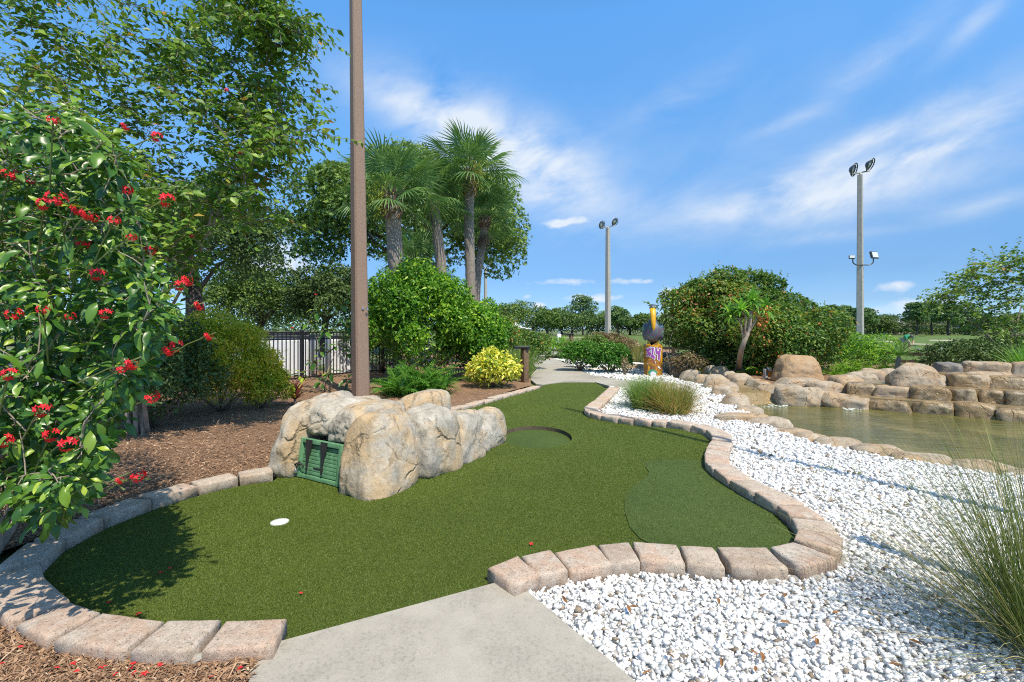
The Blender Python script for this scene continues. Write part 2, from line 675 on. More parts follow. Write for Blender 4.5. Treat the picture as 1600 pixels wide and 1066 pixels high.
def rock_mat(name, greys, warm, warm_amt, dark, scale=1.0, rough=0.85, wet=None):
    m, w, b = base_mat(name)
    v = pos(w)
    oi = w.new('ShaderNodeObjectInfo')
    n1 = w.noise(v, 3.0 * scale, 6, 0.55, 0.3)
    n2 = w.noise(v, 6 * scale, 10, 0.72, 0.1)
    n3 = w.noise(v, 55 * scale, 6, 0.75)
    n4 = w.noise(v, 2.4 * scale, 4, 0.55, 0.5)
    col = w.ramp(n2, [(0.32, greys[0]), (0.48, greys[1]), (0.66, greys[2])])
    wf = w.math('MULTIPLY', w.math('SUBTRACT', w.math('ADD', n1, w.math('MULTIPLY', w.math('SUBTRACT', oi.outputs['Random'], 0.5), 0.12)), 0.5 - warm_amt * 0.2, clamp=True), 6.0, clamp=True)
    col = w.mix(w.math('MULTIPLY', wf, 0.8), col, w.ramp(n2, [(0.3, warm[0]), (0.7, warm[1])]))
    # brown veins along contour lines of a stretched noise
    vein = w.math('SUBTRACT', 1.0, w.math('MULTIPLY', w.math('ABSOLUTE', w.math('SUBTRACT', n4, 0.5)), 34.0), clamp=True)
    vein = w.math('MULTIPLY', vein, w.math('MULTIPLY', w.math('SUBTRACT', n2, 0.5, clamp=True), 5.0, clamp=True))
    col = w.mix(w.math('MULTIPLY', vein, 0.8), col, dark)
    # open cracks: cell borders on a warped field, broken up by noise
    wv = w.new('ShaderNodeVectorMath', operation='ADD')
    nz = w.new('ShaderNodeTexNoise')
    nz.inputs['Scale'].default_value = 2.2 * scale
    nz.inputs['Detail'].default_value = 5
    w.link(v, nz.inputs['Vector'])
    sc_ = w.new('ShaderNodeVectorMath', operation='SCALE')
    sc_.inputs['Scale'].default_value = 0.55 / scale
    w.link(nz.outputs['Color'], sc_.inputs[0])
    w.link(v, wv.inputs[0])
    w.link(sc_.outputs[0], wv.inputs[1])
    vo = w.new('ShaderNodeTexVoronoi', feature='DISTANCE_TO_EDGE')
    vo.inputs['Scale'].default_value = 2.6 * scale
    w.link(wv.outputs[0], vo.inputs['Vector'])
    crk = w.math('SUBTRACT', 1.0, w.math('MULTIPLY', vo.outputs['Distance'], 22.0), clamp=True)
    crk = w.math('MULTIPLY', crk, w.math('MULTIPLY', w.math('SUBTRACT', w.math('MULTIPLY', w.math('ADD', n1, n2), 0.5), 0.47, clamp=True), 9.0, clamp=True))
    col = w.mix(w.math('MULTIPLY', crk, 0.5), col, tuple(c * 0.9 for c in dark))
    col = w.mix(1.0, col, w.ramp(n3, [(0.25, (0.72, 0.7, 0.68)), (0.6, (1.08, 1.08, 1.08))]), 'MULTIPLY')
    w.link(col, b.inputs['Base Color'])
    b.inputs['Roughness'].default_value = rough
    h = w.math('ADD', w.math('ADD', w.math('MULTIPLY', n2, 1.0), w.math('MULTIPLY', n3, 0.3)), w.math('ADD', w.math('MULTIPLY', vein, -0.35), w.math('MULTIPLY', crk, -0.9)))
    add_bump(w, b, h, 0.75, 0.024 / scale)
    return m


M['rock'] = rock_mat('painted_rock', [(0.20, 0.18, 0.15), (0.43, 0.39, 0.325), (0.58, 0.54, 0.47)], [(0.42, 0.28, 0.13), (0.60, 0.42, 0.23)], 0.3, (0.12, 0.085, 0.05))
M['pond_rock'] = rock_mat('pond_rock', [(0.20, 0.16, 0.115), (0.40, 0.33, 0.245), (0.55, 0.48, 0.38)], [(0.34, 0.22, 0.12), (0.50, 0.35, 0.20)], 0.3, (0.10, 0.07, 0.045), 1.3)
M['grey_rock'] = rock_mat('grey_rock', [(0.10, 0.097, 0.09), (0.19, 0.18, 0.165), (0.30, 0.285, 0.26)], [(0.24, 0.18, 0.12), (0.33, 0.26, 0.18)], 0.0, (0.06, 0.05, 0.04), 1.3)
M['wet_rock'] = rock_mat('wet_rock', [(0.07, 0.05, 0.028), (0.27, 0.20, 0.11), (0.52, 0.44, 0.32)], [(0.27, 0.165, 0.065), (0.42, 0.28, 0.13)], 0.35, (0.06, 0.042, 0.025), 1.5, 0.32)
M['round_boulder'] = rock_mat('round_boulder', [(0.30, 0.215, 0.13), (0.42, 0.30, 0.19), (0.50, 0.38, 0.26)], [(0.36, 0.22, 0.11), (0.46, 0.30, 0.16)], 0.6, (0.16, 0.095, 0.05), 1.8)
M['wet_sheet'] = rock_mat('wet_sheet', [(0.22, 0.16, 0.075), (0.33, 0.25, 0.13), (0.40, 0.31, 0.18)], [(0.28, 0.18, 0.07), (0.38, 0.26, 0.11)], 0.5, (0.14, 0.09, 0.04), 1.6, 0.15)


def concrete_mat(name, a, b_, stain, scale=1.0, rough=0.8):
    m, w, b = base_mat(name)
    v = pos(w)
    n1 = w.noise(v, 1.7 * scale, 5, 0.6, 0.3)
    n2 = w.noise(v, 11 * scale, 6, 0.7, 0.2)
    n3 = w.noise(v, 220 * scale, 3, 0.7)
    n4 = w.noise(v, 60 * scale, 4, 0.7)
    col = w.mix(w.ramp(n1, [(0.35, (0, 0, 0)), (0.65, (1, 1, 1))]), a, b_)
    col = w.mix(w.math('MULTIPLY', w.math('SUBTRACT', w.math('MULTIPLY', n1, n4), 0.268, clamp=True), 6.0, clamp=True), col, stain)
    col = w.mix(1.0, col, w.ramp(n2, [(0.3, (0.88, 0.88, 0.87)), (0.7, (1.06, 1.06, 1.06))]), 'MULTIPLY')
    col = w.mix(1.0, col, w.ramp(n3, [(0.28, (0.75, 0.74, 0.73)), (0.5, (1.0, 1.0, 1.0)), (0.75, (1.1, 1.1, 1.1))]), 'MULTIPLY')
    w.link(col, b.inputs['Base Color'])
    b.inputs['Roughness'].default_value = rough
    add_bump(w, b, w.math('ADD', n3, w.math('MULTIPLY', n2, 0.5)), 0.35, 0.004)
    return m


M['walk'] = concrete_mat('walk_concrete', (0.46, 0.425, 0.36), (0.39, 0.355, 0.30), (0.25, 0.235, 0.205))
M['path'] = concrete_mat('path_concrete', (0.45, 0.42, 0.36), (0.38, 0.35, 0.30), (0.29, 0.265, 0.22), 0.7)
M['mortar'] = concrete_mat('mortar', (0.42, 0.40, 0.37), (0.34, 0.32, 0.29), (0.25, 0.23, 0.2), 2)


def paver_mat(name, tones):
    m, w, b = base_mat(name)
    v, rnd = objpos(w)
    n1 = w.noise(v, 5, 5, 0.6, 0.4)
    n2 = w.noise(v, 190, 5, 0.8)
    n3 = w.noise(v, 30, 8, 0.72)
    n5 = w.noise(v, 75, 5, 0.7)
    mixv = w.math('ADD', w.math('MULTIPLY', n1, 1.5), w.math('MULTIPLY', rnd, 0.5))
    col = w.ramp(w.math('SUBTRACT', mixv, 0.5), [(0.1, tones[0]), (0.4, tones[1]), (0.65, tones[2]), (0.95, tones[3])])
    col = w.mix(1.0, col, w.ramp(n3, [(0.3, (0.70, 0.68, 0.65)), (0.48, (0.97, 0.96, 0.95)), (0.65, (1.12, 1.12, 1.12))]), 'MULTIPLY')
    col = w.mix(1.0, col, w.ramp(n2, [(0.34, (0.55, 0.53, 0.5)), (0.48, (1.0, 1.0, 1.0)), (0.66, (1.25, 1.25, 1.25))]), 'MULTIPLY')
    pit = w.math('MULTIPLY', w.math('SUBTRACT', 0.40, n5, clamp=True), 9.0, clamp=True)
    col = w.mix(w.math('MULTIPLY', pit, 0.7), col, (0.14, 0.115, 0.09))
    w.link(col, b.inputs['Base Color'])
    b.inputs['Roughness'].default_value = 0.85
    add_bump(w, b, w.math('SUBTRACT', w.math('ADD', n2, w.math('MULTIPLY', n3, 1.0)), w.math('MULTIPLY', pit, 0.8)), 0.8, 0.007)
    return m


M['paver'] = paver_mat('paver', [(0.45, 0.35, 0.265), (0.57, 0.485, 0.40), (0.54, 0.385, 0.285), (0.60, 0.54, 0.465)])


def turf_mat(name, dark, mid, light, fleck):
    m, w, b = base_mat(name)
    v = pos(w)
    n1 = w.noise(v, 1.1, 4, 0.6, 0.3)
    n2 = w.noise(v, 160, 3, 0.75)
    n3 = w.noise(v, 12, 4, 0.6)
    col = w.ramp(n2, [(0.22, dark), (0.48, mid), (0.72, light), (0.95, fleck)])
    col = w.mix(1.0, col, w.ramp(n1, [(0.3, (0.84, 0.86, 0.84)), (0.7, (1.12, 1.1, 1.06))]), 'MULTIPLY')
    col = w.mix(1.0, col, w.ramp(n3, [(0.3, (0.92, 0.92, 0.92)), (0.7, (1.06, 1.06, 1.06))]), 'MULTIPLY')
    w.link(col, b.inputs['Base Color'])
    b.inputs['Roughness'].default_value = 0.75
    b.inputs['Specular IOR Level'].default_value = 0.25
    add_bump(w, b, n2, 0.7, 0.012)
    return m


M['turf'] = turf_mat('turf', (0.030, 0.055, 0.005), (0.075, 0.112, 0.011), (0.125, 0.165, 0.02), (0.20, 0.235, 0.045))
M['turf_inlay'] = turf_mat('turf_inlay', (0.030, 0.056, 0.010), (0.068, 0.108, 0.020), (0.11, 0.155, 0.034), (0.18, 0.225, 0.07))
M['turf_blade'] = tint_mat('turf_blade', [(0.0, (0.058, 0.090, 0.008)), (0.5, (0.103, 0.147, 0.015)), (1.0, (0.172, 0.212, 0.036))], 0.6)
M['lawn'] = turf_mat('lawn', (0.07, 0.12, 0.022), (0.115, 0.175, 0.032), (0.15, 0.21, 0.045), (0.20, 0.23, 0.07))
M['soil'] = plain('soil', (0.10, 0.075, 0.05), 0.95, var=0.35, scale=9, bump=0.5)


def ground_mat():
    """soil close by, mown grass farther out"""
    m, w, b = base_mat('ground')
    v = pos(w)
    n1 = w.noise(v, 0.12, 5, 0.6)
    n2 = w.noise(v, 3.0, 5, 0.7)
    col = w.ramp(n1, [(0.3, (0.085, 0.125, 0.03)), (0.5, (0.125, 0.165, 0.045)), (0.7, (0.17, 0.18, 0.06))])
    col = w.mix(1.0, col, w.ramp(n2, [(0.3, (0.8, 0.8, 0.8)), (0.7, (1.12, 1.12, 1.1))]), 'MULTIPLY')
    w.link(col, b.inputs['Base Color'])
    b.inputs['Roughness'].default_value = 0.9
    add_bump(w, b, n2, 0.4, 0.03)
    return m


M['ground'] = ground_mat()


def mulch_mat():
    m, w, b = base_mat('mulch')
    v = pos(w)
    mp = w.new('ShaderNodeMapping')
    mp.inputs['Scale'].default_value = (1, 2.6, 1)
    mp.inputs['Rotation'].default_value = (0, 0, 0.5)
    w.link(v, mp.inputs[0])
    n1 = w.noise(mp.outputs[0], 42, 5, 0.7, 1.2)
    n2 = w.noise(v, 1.3, 4, 0.6)
    col = w.ramp(n1, [(0.28, (0.10, 0.055, 0.028)), (0.46, (0.31, 0.18, 0.10)), (0.6, (0.42, 0.26, 0.16)), (0.75, (0.54, 0.38, 0.26))])
    col = w.mix(1.0, col, w.ramp(n2, [(0.3, (0.85, 0.82, 0.8)), (0.7, (1.12, 1.1, 1.08))]), 'MULTIPLY')
    w.link(col, b.inputs['Base Color'])
    b.inputs['Roughness'].default_value = 0.92
    add_bump(w, b, n1, 1.0, 0.03)
    return m


M['mulch'] = mulch_mat()
M['mulch_chip'] = tint_mat('mulch_chip', [(0, (0.12, 0.065, 0.034)), (0.45, (0.34, 0.195, 0.11)), (0.8, (0.48, 0.31, 0.19)), (1, (0.62, 0.47, 0.32))], 0.9)
M['gravel_base'] = plain('gravel_base', (0.70, 0.69, 0.67), 0.95, var=0.4, scale=60, bump=0.8)
M['gravel'] = tint_mat('gravel', [(0, (0.20, 0.15, 0.10)), (0.035, (0.40, 0.32, 0.24)), (0.08, (0.50, 0.50, 0.50)), (0.2, (0.72, 0.715, 0.70)), (0.5, (0.84, 0.83, 0.81)), (1, (0.90, 0.89, 0.87))], 0.62, 120, 0.07)
M['asphalt'] = plain('asphalt', (0.24, 0.235, 0.225), 0.9, var=0.15, scale=20, bump=0.2)


def water_mat():
    m, w, b = base_mat('water')
    v = pos(w)
    n0 = w.noise(v, 1.1, 4, 0.55, 0.6)
    col = w.ramp(n0, [(0.3, (0.090, 0.092, 0.022)), (0.5, (0.13, 0.12, 0.03)), (0.7, (0.22, 0.185, 0.055))])
    w.link(col, b.inputs['Base Color'])
    b.inputs['Roughness'].default_value = 0.06
    b.inputs['IOR'].default_value = 1.33
    b.inputs['Specular IOR Level'].default_value = 0.45
    mp = w.new('ShaderNodeMapping')
    mp.inputs['Scale'].default_value = (1.0, 2.4, 1)
    mp.inputs['Rotation'].default_value = (0, 0, R(8))
    w.link(v, mp.inputs[0])
    n1 = w.noise(mp.outputs[0], 2.6, 4, 0.6, 0.8)
    n2 = w.noise(mp.outputs[0], 9, 3, 0.5, 0.5)
    add_bump(w, b, w.math('ADD', n1, w.math('MULTIPLY', n2, 0.35)), 0.55, 0.06)
    return m


M['water'] = water_mat()
M['foam'] = plain('foam', (0.62, 0.64, 0.58), 0.5, var=0.1, scale=40)
M['bark'] = plain('bark', (0.20, 0.155, 0.115), 0.9, var=0.45, scale=25, bump=0.6)
M['bark_pale'] = plain('bark_pale', (0.30, 0.24, 0.185), 0.85, var=0.35, scale=18, bump=0.4)
M['bark_dark'] = plain('bark_dark', (0.075, 0.06, 0.05), 0.95, var=0.4, scale=8, bump=0.6)

# ================================================================== THE SETTING
def xy(pxs, z=0.0):
    return [G(px, py, z) for px, py in pxs]


# ---- ground: one sheet out to the horizon, hollowed under the pond
POND = xy([(1150, 630), (1180, 650), (1215, 672), (1275, 695), (1350, 712), (1450, 728), (1540, 745), (1640, 760), (2100, 830)], -0.02)
POND = [(p.x, p.y) for p in POND] + [(7.6, 5.4), (8.6, 7.2), (7.0, 8.2), (5.9, 8.7), (4.9, 9.0), (4.2, 8.9)]


def build_ground():
    xs = np.concatenate([-np.geomspace(1500, 14.0, 26), np.arange(-13.8, 14.01, 0.3), np.geomspace(14.2, 1500, 26)])
    ys = np.concatenate([-np.geomspace(400, 4.2, 16), np.arange(-4.0, 18.01, 0.25), np.geomspace(18.3, 2500, 36)])
    X, Y = np.meshgrid(xs, ys)
    z = np.full(X.size, -0.05)
    ins = in_poly(X.ravel(), Y.ravel(), POND)
    z[ins] = -0.45
    V = np.stack([X.ravel(), Y.ravel(), z], 1)
    nx, ny = len(xs), len(ys)
    i = (np.arange(ny - 1)[:, None] * nx + np.arange(nx - 1)[None]).ravel()
    F = np.stack([i, i + 1, i + nx + 1, i + nx], 1)
    np_obj('ground', V, F, M['ground'], kind='structure')


build_ground()

# ---- turf of the putting hole
left_inner = [(452, 962), (380, 969), (283, 969), (192, 962), (140, 950), (100, 928), (72, 905), (60, 884), (88, 848), (146, 817), (182, 800), (250, 776), (316, 757), (376, 744), (428, 737)]
left_far = [(640, 664), (697, 641), (735, 633), (790, 618), (845, 603)]
right_inner = [(952, 604), (932, 622), (914, 635), (913, 640), (930, 647), (985, 655), (1060, 661), (1098, 669), (1113, 680), (1103, 700), (1103, 722), (1150, 755), (1212, 786), (1243, 816), (1243, 840), (1225, 853), (1190, 854),
               (1115, 853), (1040, 848), (970, 847), (920, 850), (875, 858), (808, 869), (760, 886)]
ZC = 0.075
TURF = xy([(395, 1021), (452, 962)], 0)[:1] + [p.xy.to_3d() for p in xy(left_inner, ZC)] + xy([(450, 728), (560, 690)]) + [p.xy.to_3d() for p in xy(left_far, 0.05)] + \
    xy([(850, 601), (880, 598), (930, 598)]) + [p.xy.to_3d() for p in xy(right_inner, ZC)] + xy([(772, 919)])
hole_c = Vector((0.27, 5.42))
HOLE = [(hole_c.x + 0.40 * math.cos(a), hole_c.y + 0.56 * math.sin(a)) for a in np.linspace(0, 2 * math.pi, 49)[:-1]]
turf = sheet('putting_green', TURF, 0.0, M['turf'], holes=[HOLE])
# sunken disc: wall and floor
mb = MB()
n = len(HOLE)
mb.add([(x, y, 0.0) for x, y in HOLE] + [(x, y, -0.045) for x, y in HOLE], [(i, i + n, (i + 1) % n + n, (i + 1) % n) for i in range(n)])
mb.build('sunken_rim', M['soil'], turf)
sheet('sunken_floor', HOLE, -0.044, M['turf_inlay'], kind=None, parent=turf)
INLAY = [p.xy for p in xy([(1000, 843), (984, 825), (976, 800), (977, 780), (990, 760), (1012, 746), (1014, 738), (1008, 731), (1008, 724), (1030, 720), (1065, 719), (1100, 722)])] + \
    [p.xy for p in xy([(1150, 757), (1205, 786), (1240, 817), (1240, 838), (1225, 851), (1190, 852), (1115, 851), (1050, 847)], ZC)]
sheet('turf_inlay', INLAY, 0.007, M['turf_inlay'], thick=0.006)


def blades(name, poly, n, mat, z, r, ymax=11.0, ignore=None):
    xs0, xs1 = min(p[0] for p in poly), max(p[0] for p in poly)
    y0 = min(p[1] for p in poly)
    u = r.random(n * 3)
    y = 1 / (1 / y0 + u * (1 / ymax - 1 / y0))          # denser close by
    x = r.uniform(-1.35, 1.0, n * 3) * y
    ok = in_poly(x, y, poly) & (True if ignore is None else ~in_poly(x, y, ignore)) & ((((x - hole_c.x) / 0.42) ** 2 + ((y - hole_c.y) / 0.58) ** 2) > 1)
    x, y = x[ok][:n], y[ok][:n]
    m = len(x)
    a = r.uniform(0, 2 * math.pi, m)
    h = r.uniform(0.003, 0.007, m) * np.clip(0.7 + 0.12 * y, 0.8, 1.5)
    wd = 0.0010 * np.clip(y / 2.0, 0.9, 4.0)
    lx, ly = r.normal(0, 0.005, m), r.normal(0.0, 0.005, m)
    b = np.stack([x, y, np.full(m, z)], 1)
    s = np.stack([np.cos(a) * wd, np.sin(a) * wd, np.zeros(m)], 1)
    t = b + np.stack([lx, ly, h], 1)
    V = np.stack([b - s, b + s, t], 1).reshape(-1, 3)
    F = np.arange(m * 3).reshape(-1, 3)
    np_obj(name, V, F, mat, tint=np.repeat(np.clip(r.normal(0.42, 0.22, m) + 0.22 * fbm(np.stack([x * 1.1, y * 0.8, x * 0], 1), 4, 3) + 0.10 * fbm(np.stack([x * 7, y * 5, x * 0], 1), 5, 2), 0, 1), 3), kind='stuff')


blades('turf_blades', [(p.x, p.y) for p in TURF], 380000, M['turf_blade'], 0.0, np.random.default_rng(3), ignore=[(p.x, p.y) for p in INLAY])
M['inlay_blade'] = tint_mat('inlay_blade', [(0.0, (0.050, 0.083, 0.014)), (0.5, (0.088, 0.134, 0.026)), (1.0, (0.165, 0.215, 0.065))], 0.6)
blades('inlay_blades', [(p.x, p.y) for p in INLAY], 90000, M['inlay_blade'], 0.007, np.random.default_rng(4))

# ---- front walk slab and the winding path
w0, w1 = G(395, 1021), G(772, 917)
w2, w3 = G(808, 917), G(985, 1066)
w4 = G(390, 1066)
dr = (w3 - w2).normalized()
WALK = [w4 - dr * 0 , w0, w1 + Vector((0.0, 0.0, 0)), w2, w3, w3 + dr * 2.2, w4 + Vector((0.75, -1.9, 0))]
sheet('front_walk', list(reversed(WALK)), 0.018, M['walk'], thick=0.10)
PATH = xy([(1075, 603), (1030, 608), (985, 608), (952, 604), (930, 598), (880, 597), (848, 602), (838, 601), (829, 594), (831, 586), (838, 578), (834, 570), (824, 561), (818, 554), (812, 547), (826, 543), (870, 543.5), (893, 545),
           (893, 549), (850, 556), (872, 563), (897, 574), (922, 586), (955, 593), (990, 597), (1040, 598)])
sheet('winding_path', PATH, 0.012, M['path'], thick=0.05)
sheet('far_putting_turf', xy([(845, 558), (870, 554), (900, 551), (935, 551), (935, 560), (880, 560)]), 0.016, M['turf'])

# ---- mulch bed on the left, and the bank behind the pond
MULCH = [(-0.40, 8.4), (-0.05, 9.3), (0.40, 10.25), (0.48, 12.5), (0.45, 14.5), (0.45, 19), (-1.0, 24), (-4, 22), (-5.6, 13.0), (-7.0, 9.0), (-9.4, 3.5), (-9.4, 1.0), (-5, 0.2), (-0.72, 0.8), (-0.92, 1.76), (-2.62, 2.0), (-2.74, 2.6), (-2.62, 2.95), (-2.46, 3.35), (-2.2, 3.8), (-1.9, 4.15), (-1.35, 5.6), (-1.05, 7.0)]
MULCH = [Vector((x, y, 0)) for x, y in MULCH]
sheet('mulch_bed', MULCH, 0.009, M['mulch'])
BANK = [Vector(p) for p in [(5.05, 9.4, 0), (5.7, 8.95, 0), (6.6, 8.8, 0), (8.6, 7.9, 0), (14, 8.5, 0), (14, 15, 0), (8, 17.5, 0), (5.4, 16, 0), (5.15, 12, 0)]]
sheet('planted_bank', BANK, 0.10, M['mulch'], thick=0.2)
sheet('mulch_patch', xy([(895, 549), (940, 546), (1010, 541), (1060, 548), (1030, 563), (985, 566), (960, 556)]), -0.020, M['mulch'])
sheet('mulch_strip', xy([(818, 543), (905, 543), (910, 536.5), (812, 536.5)]), -0.012, M['mulch'])


def chips(name, poly, n, r, ymax=9.5):
    y0 = 1.3
    u = r.random(n * 4)
    y = 1 / (1 / y0 + u * (1 / ymax - 1 / y0))
    x = r.uniform(-1.25, 0.25, n * 4) * y
    ok = in_poly(x, y, [(p.x, p.y) for p in poly])
    x, y = x[ok][:n], y[ok][:n]
    m = len(x)
    O = np.stack([x, y, 0.012 + r.uniform(0.0, 0.018, m)], 1)
    X = rand_dirs(m, r) * np.array([1, 1, 0.22])
    N = norm(rand_dirs(m, r) * 0.45 + np.array([0, 0, 1.0]))
    ln = np.where(r.random(m) < 0.5, r.uniform(0.025, 0.075, m), r.uniform(0.010, 0.028, m)) * np.clip(0.8 + 0.07 * y, 0.9, 1.4)
    wd = np.where(ln > 0.035, r.uniform(0.0015, 0.005, m), r.uniform(0.005, 0.012, m)) * np.clip(0.7 + 0.12 * y, 0.9, 1.6)
    V, F, T = scatter('strap', O, X, N, ln, wd, np.clip(r.normal(0.45, 0.25, m), 0, 1))
    np_obj(name, V, F, M['mulch_chip'], tint=T, kind='stuff')


chips('mulch_chips', MULCH, 48000, np.random.default_rng(5))

# ---- white gravel
GRAVEL = [w2 + Vector((0.0, 0.0, 0)), w3, w3 + dr * 2.0, Vector((3.2, -0.2, 0)), Vector((7.5, 2.5, 0)), Vector((7.5, 4.6, 0))] + xy([(1560, 742), (1450, 724), (1350, 708), (1265, 690), (1215, 672), (1180, 652), (1150, 630), (1135, 612), (1100, 602), (1060, 594), (1040, 583), (1030, 574), (1000, 566),
    (940, 562), (895, 555), (850, 556), (880, 564), (922, 586), (990, 597), (1040, 598), (1075, 603), (985, 608), (952, 604)]) + [p.xy.to_3d() for p in xy(right_inner, ZC)] + [w1.copy()]
GRAVEL = [Vector((p.x, p.y, 0)) for p in GRAVEL]
sheet('gravel_bed', GRAVEL, -0.012, M['gravel_base'])


def gravel():
    r = np.random.default_rng(21)
    hulls = []
    for k in range(14):
        bm = bmesh.new()
        for q in range(10 if k < 7 else 8):
            d = Vector(r.normal(size=3)).normalized()
            bm.verts.new((d.x * r.uniform(0.75, 1.1), d.y * r.uniform(0.6, 0.85), d.z * r.uniform(0.40, 0.60)))
        bmesh.ops.convex_hull(bm, input=bm.verts[:])
        for v in [v for v in bm.verts if not v.link_faces]: bm.verts.remove(v)
        bmesh.ops.triangulate(bm, faces=bm.faces[:])
        bm.verts.index_update()
        hulls.append((np.array([v.co[:] for v in bm.verts]), np.array([[v.index for v in f.verts] for f in bm.faces])))
        bm.free()
    poly = [(p.x, p.y) for p in GRAVEL]
    edge_pts = smooth_line([Vector((p.x, p.y)) for p in xy(right_inner, ZC)], step=0.08)
    parts = []
    #      y0   y1    per m2  size lo, hi
    for y0, y1, dens, s0, s1 in ((-0.3, 1.1, 1300, .014, .028), (1.1, 2.1, 5200, .009, .022), (2.1, 3.0, 4300, .010, .022), (3.0, 4.4, 2900, .012, .025), (4.4, 7.0, 1000, .019, .032), (7.0, 11.0, 450, .025, .044), (11.0, 15.5, 220, .032, .055)):
        x0, x1 = 0.0, min(7.5, 1.7 * y1 + 0.8)
        m = int((y1 - y0) * (x1 - x0) * dens)
        x, y = r.uniform(x0, x1, m), r.uniform(y0, y1, m)
        ok = in_poly(x, y, poly) & ((x < 1.1 * y + 0.2) | (r.random(m) < 0.28))
        for e in edge_pts: ok &= (x - e.x) ** 2 + (y - e.y) ** 2 > 0.165 ** 2
        x, y = x[ok], y[ok]
        m = len(x)
        which = r.integers(0, len(hulls), m)
        s = r.uniform(s0, s1, m) * np.where(r.random(m) < 0.12, 1.4, 1.0)
        zr = np.array([0, 0, 1.0]) + r.normal(0, 0.33, (m, 3))
        N = norm(zr)
        X = norm(np.cross(N, rand_dirs(m, r)))
        O = np.stack([x, y, -0.010 + r.uniform(-0.004, 0.016, m) + s * 0.25], 1)
        t = r.random(m)
        for k in range(len(hulls)):
            q = which == k
            if q.any():
                parts.append(scatter(hulls[k], O[q], X[q], N[q], s[q], s[q], t[q]))
    V, F, T = tri_join(parts)
    np_obj('gravel_stones', V, F, M['gravel'], tint=T, kind='stuff')
    return len(F)


print('gravel tris', gravel())


# ---- block edgings
def edging(name, label, pxs, z, width, zbot, lens, seed, side, taper=0.0, widths=None):
    """a run of wedge cut concrete blocks: pxs = inner top edge (photo pixels), blocks to the given side"""
    r = random.Random(seed)
    line = smooth_line([Vector((p.x, p.y)) for p in xy(pxs, z)], step=0.02)
    root = empty(name, (line[len(line) // 2].x, line[len(line) // 2].y, 0), label, 'edging')
    s = [0.0]
    for a, b in zip(line, line[1:]): s.append(s[-1] + (b - a).length)

    def at(q):
        q = max(0, min(q, s[-1]))
        import bisect
        i = min(max(bisect.bisect_left(s, q), 1), len(s) - 1)
        t = (q - s[i - 1]) / max(s[i] - s[i - 1], 1e-6)
        return line[i - 1].lerp(line[i], t)
    q, k = 0.0, 0
    while q < s[-1] - 0.05:
        L = r.uniform(*lens)
        if s[-1] - (q + L) < 0.1: L = s[-1] - q
        e = q + L
        g = 0.008
        a, b = at(q + g), at(e - g)
        ta, tb = (at(q + 0.05) - at(q - 0.05)).normalized(), (at(e + 0.05) - at(e - 0.05)).normalized()
        tm = (b - a).normalized()
        ta, tb = (ta + tm).normalized(), (tb + tm).normalized()
        na, nb = Vector((-ta.y, ta.x)) * side, Vector((-tb.y, tb.x)) * side
        w = width * r.uniform(0.95, 1.05)
        gap = 0.003
        oa, ob = a + na * w + ta * gap, b + nb * w - tb * gap
        if (ob - oa).dot(tm) < 0.05:
            mid = (oa + ob) / 2
            oa, ob = mid - tm * 0.03, mid + tm * 0.03
        dz = r.uniform(-0.006, 0.006)
        tilt = r.uniform(-0.006, 0.006)
        zt = [z + dz + tilt, z + dz - tilt, z + dz - tilt - 0.004, z + dz + tilt - 0.004]
        base = [a, b, ob, oa]
        c = sum(base, Vector((0, 0))) / 4
        vs = [(p.x, p.y, zbot) for p in base] + [(p.x, p.y, h) for p, h in zip(base, zt)]
        # domed crown
        mb = MB()
        fl = [(0, 1, 5, 4), (1, 2, 6, 5), (2, 3, 7, 6), (3, 0, 4, 7), (0, 3, 2, 1), (4, 5, 6, 7)]
        if side > 0: fl = [tuple(f) for f in fl]
        else: fl = [tuple(reversed(f)) for f in fl]
        mb.add(vs, fl)
        org = Vector((c.x, c.y, z))
        me = mb.mesh('block', M['paver'], org=org)
        bm = bmesh.new()
        bm.from_mesh(me)
        bmesh.ops.recalc_face_normals(bm, faces=bm.faces[:])
        ed = [x for x in bm.edges if all(v.co.z > zbot - z + 0.01 for v in x.verts)]
        bmesh.ops.bevel(bm, geom=ed, offset=0.017, segments=3, affect='EDGES', profile=0.55)
        bmesh.ops.subdivide_edges(bm, edges=[x for x in bm.edges if x.calc_length() > 0.09], cuts=2, use_grid_fill=True)
        for v in bm.verts:
            h = math.sin(v.co.x * 41 + k) * math.sin(v.co.y * 37 + k * 2.3)
            v.co += Vector((h * 0.0022, -h * 0.002, h * 0.0026))
        bm.to_mesh(me)
        bm.free()
        for p in me.polygons: p.use_smooth = True
        o = link('block', me, root, loc=org - root.location)
        q = e
        k += 1
    return root


edging('block_edging', 'curved tan concrete block edging round the near left end of the green', left_inner, 0.075, 0.175, -0.03, (0.22, 0.32), 4, 1)
edging('block_edging', 'pale flat edging strip along the mulch bed behind the rocks to the path', left_far, 0.05, 0.17, -0.04, (0.28, 0.40), 5, 1)
edging('block_edging', 'winding block edging between the green and the white gravel', right_inner, ZC, 0.20, -0.03, (0.17, 0.30), 6, 1)
